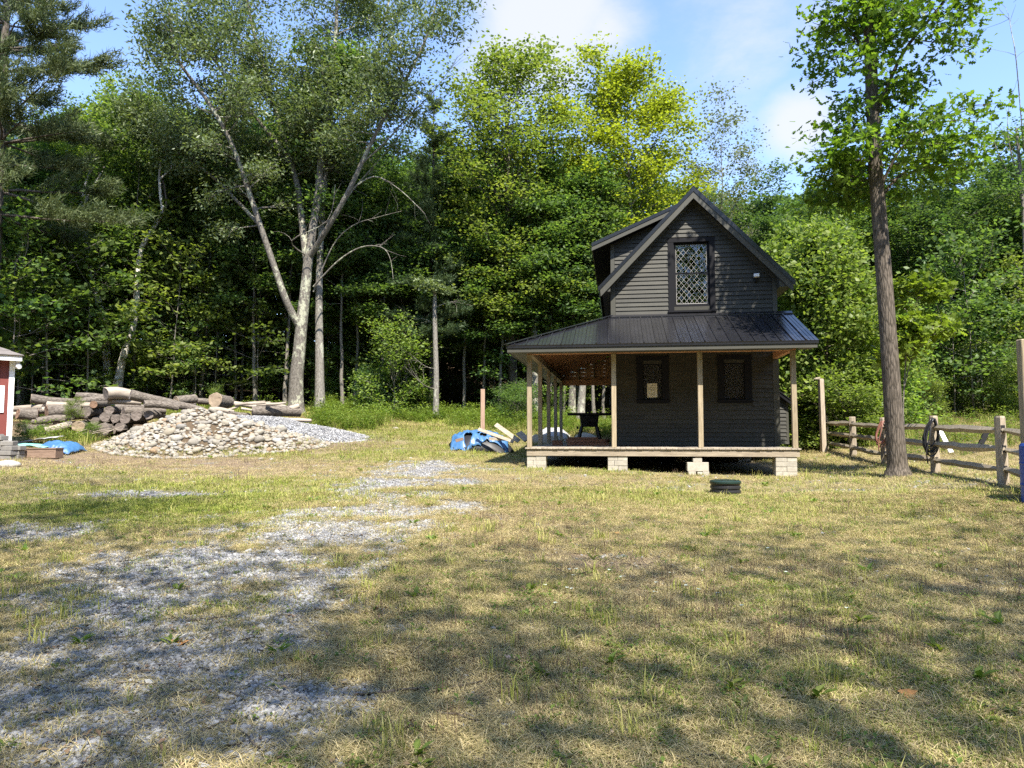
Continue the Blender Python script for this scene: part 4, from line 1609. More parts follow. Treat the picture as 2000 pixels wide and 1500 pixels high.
# lean-to at the right rear
LT = 5.2
lt = MB().prism([(WR + .01, .005), (7.42, .005), (7.42, 1.32), (WR + .01, 2.05)], LT, LT + 2.8)
part('lean_to_wall', lt, M['siding'])
z = .02
while z < 1.9:
    hi = min(7.40, WR + (2.05 - z - EXP) / .80)
    if hi > WR + .1:
        clap(WR + .02, hi, z, t=LT)
    z += EXP
part('corner_board', MB().box(7.36, 7.43, LT - .03, LT + .05, .01, 1.34), M['trimpaint'])
for i in range(11):
    a = LT - .18 + i * RW
    part('roof_panel', strip_panel((7.66, a, 1.20), (7.66, a + RW, 1.20), (WR + .01, a + RW, 2.12), (WR + .01, a, 2.12)), M['metal'])
part('rake_board', MB().prism([(WR + .01, 2.0), (7.64, 1.09), (7.64, 1.175), (WR + .01, 2.095)], LT - .17, LT - .14), M['blacktrim'])

# floodlight on the gable
fl = thing('floodlight', 'white floodlight head on a dark bracket on the gable wall', 'floodlight', house.matrix_world @ Vector((0, 0, 0)))


def house_place(o, s, t, z, rz=0):
    o.location = (HP[0] + HS[0] * s + HT[0] * t, HP[1] + HS[1] * s + HT[1] * t, DECK_Z + z)
    o.rotation_euler = (0, 0, -HTH + rz)


house_place(fl, 5.97, TW - .03, 4.47)
b = MB()
b.hexa([(-.07, -.17, .06), (.07, -.17, .06), (.07, -.07, .04), (-.07, -.07, .04), (-.075, -.16, .15), (.075, -.16, .15), (.07, -.05, .14), (-.07, -.05, .14)])
b.obj('lamp_head', M['white'], fl, bevel=.01)
b = MB()
b.tube([(0, 0, 0), (0, -.05, 0)], .055, 12)
b.bar((-.045, -.04, .0), (-.05, -.11, .05), .02, .02)
b.bar((.045, -.04, .0), (.05, -.11, .05), .02, .02)
b.tube([(0, -.05, -.005), (0, -.09, -.04)], .025, 8)
b.obj('bracket', M['saw'], fl)

# concrete block piers under the deck
pier_kinds = [('grey two block wide concrete pier under the left front deck corner', 0.0, .48, 1), ('pale concrete pier under the deck beneath the second porch post', 2.0, 2.48, 1),
              ('stepped concrete pier with one narrow block on top under the deck', 3.9, 4.4, 2), ('pale concrete pier under the right front deck corner', 5.95, 6.44, 1)]
for (lab, a, b2, kind) in pier_kinds:
    p = thing('concrete_pier', lab, 'pier', group='concrete block piers under the deck')
    house_place(p, 0, 0, 0)
    z = -.208
    row = 0
    y0 = .02 if kind == 1 else .0
    gz = min(Hs(HP[0] + HS[0] * q, HP[1] + HS[1] * q) for q in (a, b2)) - DECK_Z
    if kind == 2:
        MB().box(4.10, 4.24, .03, .35, -.25, -.208).obj('shim', M['rim'], p)
        MB().box(4.04, 4.25, .0, .38, -.345, -.252).obj('block', M['block'], p, bevel=.006)
        MB().box(a, b2, -.02, .38, -.56, -.348).obj('block', M['block'], p, bevel=.006)
        MB().box(a + .02, a + .20, -.02, .38, -.78, -.563).obj('block', M['block'], p, bevel=.006)
        MB().box(a + .36, b2 + .01, -.02, .38, -.78, -.563).obj('block', M['block'], p, bevel=.006)
        MB().box(a + .23, a + .35, -.06, .02, -.64, -.575).obj('block', M['block'], p, bevel=.006)
        continue
    while z > gz - .05:
        h = .118
        if row % 2 == 0 and kind == 1:
            cut = [a, (a + b2) / 2 + rnd.uniform(-.02, .02), b2]
        else:
            cut = [a, b2] if rnd.random() < .5 else [a, a + .16, b2]
        for q in range(len(cut) - 1):
            j = rnd.uniform(-.006, .006)
            MB().box(cut[q] + .003, cut[q + 1] - .003, y0 + j, y0 + .39, z - h + .004, z).obj('block', M['block'], p, bevel=.005)
        z -= h
        row += 1
for (s, t) in ((.24, 5.0), (.24, 9.9), (6.2, 6.0), (2.3, 6.0), (4.3, 6.0)):
    p = thing('concrete_pier', 'concrete pier in the dark under the deck away from the front', 'pier', group='concrete block piers deep under the deck')
    house_place(p, s, t, 0)
    for q in range(4):
        MB().box(-.2, .2, -.2, .2, -.208 - .2 * (q + 1) + .004, -.208 - .2 * q).obj('block', M['block'], p)

# things on the porch
ts = thing('table_saw', 'dark table saw on splayed legs standing on the porch', 'table saw')
house_place(ts, 1.30, 6.35, 0)
ts.rotation_euler[2] += .1
MB().box(-.42, .42, -.33, .33, .93, .965).obj('table_top', M['saw'], ts, bevel=.008)
MB().box(.425, .72, -.30, .30, .935, .96).obj('extension_wing', M['saw'], ts)
MB().box(-.72, -.425, -.30, .30, .935, .96).obj('extension_wing', M['saw'], ts)
MB().hexa([(-.27, -.22, .55), (.27, -.22, .55), (.27, .22, .55), (-.27, .22, .55), (-.31, -.26, .925), (.31, -.26, .925), (.31, .26, .925), (-.31, .26, .925)]).obj('cabinet', M['saw'], ts, bevel=.01)
for sx in (-1, 1):
    for sy in (-1, 1):
        MB().bar((sx * .25, sy * .2, .56), (sx * .38, sy * .32, 0), .07, .07).obj('leg', M['saw'], ts)
MB().box(-.74, .74, -.355, -.335, .955, 1.01).obj('fence_rail', M['saw'], ts)
MB().tube([(-.1, -.24, .7), (-.1, -.3, .7)], .07, 12).obj('hand_wheel', M['saw'], ts)
MB().tube([(-.42, -.1, .52), (-.36, -.1, .52)], .05, 10).obj('motor', M['saw'], ts)


def plank_thing(name, label, cat, s, t, z, L, w, h, rz, mat, group=None):
    o = MB().box(-L / 2, L / 2, -w / 2, w / 2, 0, h).obj(name, M[mat], None, bevel=.004)
    house_place(o, s, t, z, rz)
    return tag(o, label, cat, group)


for k, (ds, dt, z, L, w) in enumerate(((.03, .0, .0, 1.16, .24), (.0, .27, .0, 1.10, .24), (.05, -.26, .0, 1.16, .22), (.02, .02, .092, 1.12, .24), (.06, .26, .092, 1.16, .22), (-.02, -.24, .092, 1.10, .24), (-.06, .03, .184, .80, .24), (-.10, -.22, .184, .86, .2))):
    lab = ['red brown timber lying in the porch stack, one of those in the lower layers'] * 6 + ['short red brown timber on top of the porch stack', 'short red brown timber on top of the porch stack near its front']
    plank_thing('timber', lab[k], 'timber', 1.38 + ds, 2.7 + dt, z, L, w, .088 if k < 6 else .05, rnd.uniform(-.03, .03), 'redlumber', 'red brown timbers stacked on the porch')
bx = MB().box(-.14, .14, -.10, .10, 0, .12).box(-.15, .15, -.11, .11, .122, .14).obj('small_box', M['redlumber'], None)
house_place(bx, .55, 2.6, 0)
tag(bx, 'small dark box on the porch floor left of the timber stack', 'box')

# ------------------------------------------------------------------ trees and plants
def leaf_arrays(rng, C, Dv, n, spread, flat, L, W, up=1.0, tilt=.55, along=.6, droop=0.15):
    """n leaves round each spray centre C (M,3) whose twig runs along Dv (M,3)"""
    Mn = len(C)
    Cc = np.repeat(C, n, 0)
    D = np.repeat(Dv, n, 0)
    N = Mn * n
    off = rng.normal(0, 1, (N, 3)) * np.array([spread, spread, spread * flat])
    off += D * rng.uniform(-1, 1, (N, 1)) * spread * along
    P = Cc + off
    nr = rng.normal(0, tilt, (N, 3))
    nr[:, 2] += up
    nr /= np.linalg.norm(nr, axis=1, keepdims=True)
    ax = rng.normal(0, 1, (N, 3)) + D * .8
    ax[:, 2] -= droop * 2
    ax -= nr * np.sum(ax * nr, 1, keepdims=True)
    ax /= np.maximum(np.linalg.norm(ax, axis=1, keepdims=True), 1e-6)
    s = rng.uniform(.65, 1.25, (N, 1))
    return P, nr, ax, L * s, W * s


LOBED = [(0, 0), (.10, .06), (.28, .34), (.38, .12), (.58, .42), (.66, .14), (.82, .26), (1.0, 0)]


def leaf_mesh(name, P, N, A, L, W, mat, lobed=False):
    B = np.cross(N, A)
    if not lobed:
        V = np.stack([P, P + A * L * .5 + B * W * .5 - N * W * .12, P + A * L, P + A * L * .5 - B * W * .5 - N * W * .12], 1).reshape(-1, 3)
        b = np.arange(len(P))[:, None] * 4
        F = np.concatenate([b + np.array([[0, 3, 2]]), b + np.array([[0, 2, 1]])], 1).reshape(-1, 3)
    else:
        top = [(u, v) for u, v in LOBED]
        prof = top + [(u, -v) for u, v in top[-2:0:-1]]
        k = len(prof)
        V = np.stack([P + A * L * u + B * W * v - N * W * abs(v) * .25 for u, v in prof], 1).reshape(-1, 3)
        m = len(LOBED) - 1
        tri = []
        for i in range(m):               # fan strips on both sides of the midrib
            j0, j1 = i, i + 1
            r0, r1 = (k - i) % k, (k - i - 1) % k
            if j0 == r0:
                tri.append((j0, j1, r1))
            elif j1 == r1:
                tri.append((j0, j1, r0))
            else:
                tri += [(j0, j1, r1), (j0, r1, r0)]
        b = np.arange(len(P))[:, None] * k
        F = np.concatenate([b + np.array([t]) for t in tri], 1).reshape(-1, 3)
    return new_mesh(name, V, F, mat)


class Wood:
    def __init__(s):
        s.V, s.F, s.n = [], [], 0

    def add(s, P, R, n):
        V, F = tube(P, R, n)
        s.V.append(V)
        s.F.append(F + s.n)
        s.n += len(V)

    def mesh(s, name, mat):
        return new_mesh(name, np.concatenate(s.V), np.concatenate(s.F), mat, True)


def wob_path(rng, p0, d, L, n, wob, rise=0.0):
    """a wandering path of length L starting at p0 along d"""
    P = [np.array(p0, float)]
    d = np.array(d, float)
    d /= np.linalg.norm(d)
    for i in range(n):
        d = d + rng.normal(0, wob, 3) + np.array([0, 0, rise])
        d /= np.linalg.norm(d)
        P.append(P[-1] + d * L / n)
    return np.array(P)


def prof_round(v):
    return math.sqrt(max(0.02, 1 - ((v - .38) / .66) ** 2))


def prof_tall(v):
    return (.62 + .5 * v) if v < .5 else max(.12, .87 * math.sqrt(max(0, 1 - ((v - .5) / .54) ** 2)) + .0)


def prof_cone(v):
    return max(.05, 1 - v) ** .8


def interp_path(P, u):
    f = u * (len(P) - 1)
    i = min(int(f), len(P) - 2)
    return P[i] * (1 - (f - i)) + P[i + 1] * (f - i)


def gen_tree(seed, Ht, r0, base, R, nl, prof=prof_round, sub=6, nleaf=30, L=.16, W=.10, spread=.34, flat=.35, elev=(5, 60), bark='bark_grey', leaf=None, lean=(0, 0), wob=.04, gap=.0, lobed=False, trunkP=None, tilt=.55, name='tree', sides=9, droop=.15, limb_r=.42):
    rng = np.random.default_rng(seed)
    wd = Wood()
    if trunkP is None:
        n = 12
        T = np.zeros((n + 1, 3))
        T[:, 2] = np.linspace(-.25, Ht * .97, n + 1)
        w = np.cumsum(rng.normal(0, wob * Ht / n, (n + 1, 2)), 0)
        T[:, :2] = w - w[0] + np.linspace(0, 1, n + 1)[:, None] ** 1.2 * np.array(lean)
    else:
        T = np.asarray(trunkP, float)
    u = np.linspace(0, 1, len(T))
    TR = r0 * (1 - .9 * u ** .9) + r0 * .35 * np.exp(-u * Ht / .35)
    wd.add(T, np.maximum(TR, .012), sides)
    SC, SD = [], []
    for i in range(nl):
        v = ((i + rng.uniform(0, 1)) / nl)
        ut = base + (0.985 - base) * v
        p0 = interp_path(T, ut)
        az = i * 2.39996 + rng.uniform(-.5, .5)
        rad = R * prof(v) * rng.uniform(.7, 1.12)
        e = math.radians(elev[0] + (elev[1] - elev[0]) * v + rng.uniform(-12, 12))
        Ln = rad / max(.35, math.cos(e))
        d = np.array([math.cos(az) * math.cos(e), math.sin(az) * math.cos(e), math.sin(e)])
        P = wob_path(rng, p0, d, Ln, 6, .10, .03 if e > .2 else .0)
        rl = max(.012, r0 * (1 - .9 * ut ** .9) * limb_r)
        wd.add(P, np.linspace(rl, .008, 7), 5)
        for k in range(sub):
            fr = rng.uniform(.28, 1.0)
            q0 = interp_path(P, fr)
            dl = P[-1] - P[-2]
            dl /= np.linalg.norm(dl)
            a2 = rng.choice([-1, 1]) * rng.uniform(.4, 1.3)
            dd = np.array([dl[0] * math.cos(a2) - dl[1] * math.sin(a2), dl[0] * math.sin(a2) + dl[1] * math.cos(a2), dl[2] * .6 + rng.uniform(-.25, .35)])
            l2 = (.22 + .30 * (1.1 - fr)) * Ln * rng.uniform(.6, 1.2) + .3
            Q = wob_path(rng, q0, dd, l2, 3, .14, .02)
            wd.add(Q, np.linspace(max(.007, rl * .4), .004, 4), 3)
            for fu in (.45, .75, 1.0):
                if rng.uniform() < gap:
                    continue
                SC.append(interp_path(Q, fu))
                SD.append(Q[-1] - Q[-2])
        SC.append(P[-1])
        SD.append(P[-1] - P[-2])
    SC, SD = np.array(SC), np.array(SD)
    SD /= np.linalg.norm(SD, axis=1, keepdims=True)
    arr = leaf_arrays(rng, SC, SD, nleaf, spread, flat, L, W, tilt=tilt, droop=droop)
    return wd.mesh(name + '_trunk', M[bark]), leaf_mesh(name + '_crown', *arr, M[leaf], lobed)


def gen_pine(seed, Ht, r0, base, R, leaf, bark='bark_dark', droop=-.05, whorl=.62, per=6, nneed=34, name='pine', prof=prof_cone, lean=(0, 0)):
    rng = np.random.default_rng(seed)
    wd = Wood()
    n = 8
    T = np.zeros((n + 1, 3))
    T[:, 2] = np.linspace(-.25, Ht, n + 1)
    T[:, :2] = np.linspace(0, 1, n + 1)[:, None] * np.array(lean)
    wd.add(T, r0 * (1 - .93 * np.linspace(0, 1, n + 1)), 8)
    C, D = [], []
    z = base * Ht
    while z < Ht * .985:
        v = (z / Ht - base) / (1 - base)
        for k in range(per):
            az = rng.uniform(0, 6.283)
            Ln = R * prof(v) * rng.uniform(.55, 1.15) + .25
            el = rng.uniform(-.08, .22) + v * .45
            d = np.array([math.cos(az) * math.cos(el), math.sin(az) * math.cos(el), math.sin(el)])
            P = wob_path(rng, interp_path(T, z / Ht), d, Ln, 5, .07, .05 + droop)
            wd.add(P, np.linspace(max(.012, r0 * .22 * (1 - v)), .006, 6), 4)
            for j in range(max(3, int(Ln * 5))):
                fr = rng.uniform(.3, 1)
                q = interp_path(P, fr)
                a2 = rng.choice([-1, 1]) * rng.uniform(.2, 1.0)
                dl = P[-1] - P[0]
                dl /= np.linalg.norm(dl)
                dd = np.array([dl[0] * math.cos(a2) - dl[1] * math.sin(a2), dl[0] * math.sin(a2) + dl[1] * math.cos(a2), dl[2] + rng.uniform(.0, .4)])
                l2 = (.18 + .34 * (1.05 - fr)) * Ln * .8 + .18
                for fu in np.arange(.25, 1.01, max(.22, .26 / max(l2, .2))):
                    C.append(q + dd * l2 * fu)
                    D.append(dd)
        z += whorl * rng.uniform(.75, 1.25)
    C, D = np.array(C), np.array(D)
    D /= np.linalg.norm(D, axis=1, keepdims=True)
    N = len(C) * nneed
    c, d = np.repeat(C, nneed, 0), np.repeat(D, nneed, 0)
    a = d * .75 + rng.normal(0, .62, (N, 3)) + np.array([0, 0, .25])
    a /= np.linalg.norm(a, axis=1, keepdims=True)
    P = c + rng.normal(0, .06, (N, 3)) + d * rng.uniform(-.12, .12, (N, 1))
    s = np.cross(a, rng.normal(0, 1, (N, 3)))
    s /= np.maximum(np.linalg.norm(s, axis=1, keepdims=True), 1e-6)
    Ld = rng.uniform(.13, .25, (N, 1))
    V = np.stack([P - s * .015, P + s * .015, P + a * Ld], 1).reshape(-1, 3)
    F = np.arange(N * 3).reshape(-1, 3)
    return wd.mesh(name + '_trunk', M[bark]), new_mesh(name + '_crown', V, F, M[leaf])


M['leaf_mid'] = mat_leaf('mid_green_leaf', (0.052, 0.098, 0.028), (0.157, 0.217, 0.068))
M['leaf_dark'] = mat_leaf('dark_green_leaf', (0.037, 0.077, 0.027), (0.110, 0.165, 0.061))
M['leaf_bright'] = mat_leaf('fresh_green_leaf', (0.090, 0.151, 0.034), (0.239, 0.296, 0.079))
M['leaf_yellow'] = mat_leaf('yellow_green_leaf', (0.162, 0.194, 0.019), (0.313, 0.335, 0.045), objvar=.05)
M['leaf_grey'] = mat_leaf('grey_green_leaf', (0.067, 0.104, 0.044), (0.183, 0.226, 0.112), .35, rough=.35)
M['leaf_oak'] = mat_leaf('oak_leaf', (0.060, 0.108, 0.014), (0.165, 0.225, 0.034), .5, rough=.35)
M['leaf_oakb'] = mat_leaf('young_oak_leaf', (0.10, 0.15, 0.02), (0.20, 0.26, 0.045), .5, rough=.4)
M['leaf_pale'] = mat_leaf('pale_green_leaf', (0.085, 0.115, 0.055), (0.20, 0.225, 0.125), .35)
M['needle'] = mat_leaf('pine_needle', (0.050, 0.080, 0.032), (0.135, 0.165, 0.070), .3, (1.2, 1.2, .7))
M['needle_far'] = mat_leaf('blue_green_needle', (0.040, 0.068, 0.030), (0.10, 0.13, 0.058), .3, (1.2, 1.2, .7))

KIND = {}
KIND['broad'] = [gen_tree(s, 19, .20, .24, 4.2, 46, sub=7, nleaf=32, gap=.16, L=.215, W=.145, spread=.42, flat=.32, leaf=l, bark='bark_dark') for s, l in ((1, 'leaf_mid'), (2, 'leaf_dark'), (3, 'leaf_bright'))]
KIND['pole'] = [gen_tree(s, 18, .13, .48, 2.6, 24, sub=6, nleaf=24, L=.24, W=.16, spread=.42, flat=.35, leaf=l, bark='bark_grey') for s, l in ((4, 'leaf_mid'), (5, 'leaf_dark'))]
KIND['sapling'] = [gen_tree(s, h, .04, .22, r, 16, sub=4, nleaf=14, L=.19, W=.13, spread=.30, flat=.22, elev=(0, 50), leaf=l, bark='bark_grey', gap=.25, limb_r=.3) for s, h, r, l in ((6, 6.5, 1.7, 'leaf_bright'), (7, 5, 1.5, 'leaf_mid'), (8, 8, 2.0, 'leaf_bright'))]
KIND['shrub'] = [gen_tree(s, h, .04, .04, r, 26, sub=5, nleaf=16, L=.13, W=.085, spread=.24, flat=.6, elev=(10, 70), leaf=l, bark='bark_grey', limb_r=.3) for s, h, r, l in ((9, 2.3, 1.4, 'leaf_bright'), (10, 3.2, 1.8, 'leaf_mid'), (12, 1.9, 1.3, 'leaf_dark'))]
KIND['pine'] = [gen_pine(13, 19, .22, .30, 3.2, 'needle'), gen_pine(14, 17, .20, .22, 2.9, 'needle_far')]
KIND['sparse'] = [gen_tree(15, 17, .14, .42, 2.7, 24, prof=prof_tall, sub=6, nleaf=20, L=.17, W=.11, spread=.36, flat=.5, elev=(25, 65), gap=.25, leaf='leaf_pale', bark='bark_pale')]
KIND['yellow'] = [gen_tree(16, 20, .20, .20, 4.1, 78, prof=lambda v: .75 + .4 * v if v < .55 else .97 * math.sqrt(max(.03, 1 - ((v - .55) / .5) ** 2)), elev=(8, 50), sub=8, nleaf=26, L=.21, W=.15, spread=.42, flat=.35, leaf='leaf_yellow', bark='bark_dark')]
KIND['maple'] = [gen_tree(17, 21, .26, .22, 3.8, 70, prof=lambda v: .8 + .3 * v if v < .5 else .95 * math.sqrt(max(.04, 1 - ((v - .5) / .54) ** 2)), sub=7, nleaf=24, L=.20, W=.14, spread=.40, flat=.4, elev=(20, 60), leaf='leaf_bright', bark='bark_dark', gap=.08)]
KIND['shade'] = [gen_tree(19, 20, .20, .36, 4.4, 40, sub=6, nleaf=20, L=.17, W=.11, spread=.75, flat=.7, leaf='leaf_bright', bark='bark_dark', gap=.3), gen_tree(20, 19, .16, .40, 3.4, 30, sub=6, nleaf=19, L=.17, W=.11, spread=.75, flat=.7, leaf='leaf_mid', bark='bark_grey', gap=.3)]
KIND['vine'] = [gen_tree(18, 7.5, .10, .03, 2.3, 60, prof=lambda v: 1 if v < .55 else max(.15, 1 - (v - .55) * 2), sub=6, nleaf=22, L=.17, W=.14, spread=.30, flat=.8, elev=(0, 55), leaf='leaf_bright', bark='bark_dark', tilt=.8)]


USED = {}


def tree(name, kind, variant, x, y, label, cat='tree', group=None, scale=1.0, rot=None, lean=(0, 0), sz=None, crown_name='crown'):
    t = thing(name, label, cat, (x, y, Hs(x, y)), 0, group)
    t.rotation_euler = (lean[0], lean[1], rnd.uniform(0, 6.283) if rot is None else rot)
    t.scale = (scale, scale, sz or scale)
    a, b = KIND[kind][variant % len(KIND[kind])]
    link('trunk', a, t)
    link(crown_name, b, t)
    return t


def X(px, Y):
    return (px - 1000) / FPX * Y


PLACES = ((-99, 'past the left edge'), (0, 'above the red shed'), (130, 'near the leaning pale snag'), (330, 'left of the forked tree'), (560, 'right of the forked tree'), (790, 'left of the cabin roof'),
          (1000, 'behind the porch'), (1180, 'behind the gable'), (1370, 'right of the gable'), (1530, 'between cabin and oak'), (1690, 'behind the oak'), (1800, 'right of the oak'), (2000, 'past the right edge'))
KNOBS = {'broad': ('broad_leaf_tree', 'broad leafy tree', 'tree', ('mid green', 'dark green', 'fresh green'), 'broad leafy trees of the wood'),
         'pole': ('slender_tree', 'slender bare trunked tree', 'tree', ('mid green', 'dark green'), 'slender trees of the wood'),
         'sapling': ('sapling', 'thin sapling', 'sapling', ('fresh green', 'mid green', 'tall fresh green'), 'understory saplings'),
         'shrub': ('shrub', 'low shrub', 'shrub', ('fresh green', 'mid green', 'dark green'), 'shrubs at the foot of the wood')}


ZMAX = {}


def ztop(kind, v):
    """height of a kind's crown, leaving out its last stray leaves"""
    if (kind, v) not in ZMAX:
        me = KIND[kind][v][1]
        co = np.empty(len(me.vertices) * 3, np.float32)
        me.vertices.foreach_get('co', co)
        ZMAX[kind, v] = float(np.quantile(co[2::3], .997))
    return ZMAX[kind, v]


def height_for(px, Y, row):
    """plant height that brings its top to a row of the photo"""
    return EYE + (843 - row) / FPX * Y - Hs(X(px, Y), Y)


def wood_tree(kind, px, Y, hgt, variant=None, row=''):
    x = X(px, Y)
    nm, d, cat, cols, g = KNOBS[kind]
    v = rnd.randrange(len(cols)) if variant is None else variant % len(cols)
    if px > 1760 and kind in ('broad', 'pole') and rnd.random() < .7:
        v = 1
    place = [p for q, p in PLACES if px >= q or q == -99][-1]
    lab = '%s %s, %s%s' % (cols[v], d, row.replace('deep in ', 'deep wood ').strip() + ', ' if row else '', place)
    sc = hgt / ztop(kind, v)
    sxy = sc if kind in ('shrub', 'sapling') else max(.75, min(1.15, sc ** .5 * .95))
    return tree(nm, kind, v, x, Y, lab, cat, g + ' ' + place, sxy * rnd.uniform(.9, 1.1), lean=(rnd.gauss(0, .02), rnd.gauss(0, .02)), sz=sc)


def top_h(px):
    """photo row of the tree line by photo column"""
    return np.interp(px, [-400, 0, 130, 200, 300, 560, 700, 830, 880, 960, 1100, 1130, 1330, 1370, 1500, 1620, 1800, 1930, 2000, 2400],
                     [150, 190, 190, 105, 140, 160, 215, 260, 230, 250, 270, 260, 290, 310, 325, 315, 305, 290, 230, 190])


rnd.seed(5)
# rows of the wood, nearest row first
px = -420
while px < 2450:
    Y = rnd.uniform(38, 42) - (4 if px > 1600 else 0)
    hh = height_for(px, Y, top_h(px)) + rnd.uniform(-2.2, .5)
    if not (780 < px < 900 or 960 < px < 1060 or 1150 < px < 1330 or 1370 < px < 1500):
        wood_tree('broad' if rnd.random() < .62 else 'pole', px, Y, max(8, hh), row='front row ')
    px += rnd.uniform(62, 112)
px = -500
while px < 2500:
    Y = rnd.uniform(43, 48) - (3 if px > 1600 else 0)
    hh = height_for(px, Y, top_h(px)) + rnd.uniform(-2.2, .3)
    if not 1370 < px < 1470:
        wood_tree('broad' if rnd.random() < .6 else 'pole', px, Y, max(8, hh), row='second row ')
    px += rnd.uniform(58, 100)
px = -500
while px < 2500:
    Y = rnd.uniform(49, 57)
    hh = height_for(px, Y, top_h(px)) + rnd.uniform(-3.5, -.8)
    wood_tree('broad', px, Y, max(8, hh), row='deep in ')
    px += rnd.uniform(65, 110)
# slim trunks standing along the edge of the wood
for px in (40, 78, 132, 262, 345, 398, 452, 498, 560, 668, 700, 742, 792, 905, 938, 968, 1075, 1102, 1165, 1180):
    Y = rnd.uniform(35.5, 38.5)
    wood_tree('pole', px + rnd.uniform(-8, 8), Y, height_for(px, Y, top_h(px)) * rnd.uniform(.72, .95), row='wood edge ')
# understory
for i in range(30):
    px = rnd.choice([rnd.uniform(-200, 560), rnd.uniform(560, 1180), rnd.uniform(-100, 560)])
    Y = rnd.uniform(35.5, 40)
    wood_tree('sapling', px, Y, rnd.uniform(3.5, 8))
for i in range(16):
    px = rnd.uniform(1560, 2300)
    wood_tree('sapling', px, rnd.uniform(30, 36), rnd.uniform(4, 9))
for i in range(16):
    px = rnd.uniform(-150, 1100)
    wood_tree('shrub', px, rnd.uniform(35, 38.5), rnd.uniform(1.2, 2.6))
for i in range(26):
    px = rnd.uniform(1570, 2300)
    wood_tree('shrub', px, rnd.uniform(27.5, 34), rnd.uniform(1.6, 3.6))
# left bank of foliage behind the logs
for px, Y, hgt in ((20, 31, 9), (95, 33, 10.5), (170, 34, 9), (330, 35, 10), (420, 36, 8), (60, 36, 12), (240, 36.5, 9), (-80, 30, 11), (500, 36.5, 8.5), (-180, 32, 12), (380, 37, 12)):
    wood_tree('sapling', px, Y, hgt, variant=(0, 2, 1)[int(px) % 3])

# trees that would read alike are told apart by their order from left to right
WORDS = ['first', 'second', 'third', 'fourth', 'fifth', 'sixth', 'seventh', 'eighth', 'ninth']
NUM = ['', 'one', 'two', 'three', 'four', 'five', 'six', 'seven', 'eight', 'nine']
_by = {}
for o in COL.objects:
    if o.get('group') and o.get('category') in ('tree', 'sapling', 'shrub'):
        _by.setdefault(o['label'], []).append(o)
for lab_, os_ in _by.items():
    if 1 < len(os_) < 10:
        os_.sort(key=lambda q: q.location.x / q.location.y)
        for i_, q in enumerate(os_):
            q['label'] = lab_.replace('slender bare trunked', 'slender').replace('broad leafy', 'broad') + ', %s of %s from left' % (WORDS[i_], NUM[len(os_)])

# named trees
pine_l = tree('pine_tree', 'pine', 0, X(-25, 30), 30, 'tall white pine with layered boughs at the left edge', 'pine tree', None, 1.45, sz=1.6)
tree('pine_tree', 'pine', 1, X(843, 37), 37, 'pointed pine right of the forked tree, rising above its neighbours', 'pine tree', None, 1.0, sz=height_for(843, 37, 178) / ztop('pine', 1))
tree('pine_tree', 'pine', 0, X(395, 39), 39, 'dark pine behind the leaning pale snag', 'pine tree', None, 1.0, sz=.82)
tree('pine_tree', 'pine', 0, X(330, 43), 43, 'tall dark pine just left of the forked tree crown', 'pine tree', None, 1.1, sz=.93)
tree('maple_tree', 'maple', 0, X(1005, 37), 37, 'tall maple with a dark trunk and open top left of the yellow green one', 'maple tree', None, 1.0, rot=.4, sz=height_for(1005, 37, 66) / ztop('maple', 0))
tree('maple_tree', 'yellow', 0, X(1235, 38), 38, 'yellow green maple lit by the sun behind the cabin roof', 'maple tree', None, .92, rot=1.0, sz=height_for(1235, 38, 98) / ztop('yellow', 0))
tree('aspen_tree', 'sparse', 0, X(1425, 42), 42, 'thin pale tree with sparse leaves behind the gable', 'tree', None, 1.0, rot=2.2, sz=height_for(1425, 42, 178) / ztop('sparse', 0))
for px, Y, sx, sz, lab in ((1615, 26.5, 1.0, 1.0, 'vine smothered tree right of the cabin, nearest the gable'), (1560, 29, 1.0, 1.05, 'vine smothered tree half hidden by the cabin corner'), (1690, 28, .9, .72, 'low mound of vines behind the big oak trunk')):
    tree('vine_covered_tree', 'vine', 0, X(px, Y), Y, lab, 'tree', None, sx, sz=sz)
tree('bush', 'shrub', 0, X(1655, 24.8), 24.8, 'round bright bush behind the tall fence post', 'bush', None, .85, sz=.62)
tree('bush', 'shrub', 0, X(770, 35.0), 35.0, 'pale leafy bush at the edge of the wood right of the two grey trunks', 'bush', None, 1.2, sz=1.1)
tree('bush', 'shrub', 1, X(1010, 33.5), 33.5, 'weedy bush behind the blue tarp heap', 'bush', None, .6, sz=.4)


# ------------------------------------------------------------------ individual trees
def pts_px(lst, Y, jitter=0.0):
    out = []
    for q in lst:
        p = at(q[0], q[1], Y + (q[2] if len(q) > 2 else 0))
        out.append((p.x, p.y, p.z))
    return np.array(out)


def smooth_path(P, k=4):
    P = np.asarray(P, float)
    n = len(P)
    t = np.arange(n)
    tt = np.linspace(0, n - 1, (n - 1) * k + 1)
    Q = np.pad(P, ((1, 1), (0, 0)), mode='edge')
    out = []
    for u in tt:
        i = min(int(u), n - 2)
        f = u - i
        p0, p1, p2, p3 = Q[i], Q[i + 1], Q[i + 2], Q[i + 3]
        out.append(.5 * ((2 * p1) + (-p0 + p2) * f + (2 * p0 - 5 * p1 + 4 * p2 - p3) * f * f + (-p0 + 3 * p1 - 3 * p2 + p3) * f ** 3))
    return np.array(out)


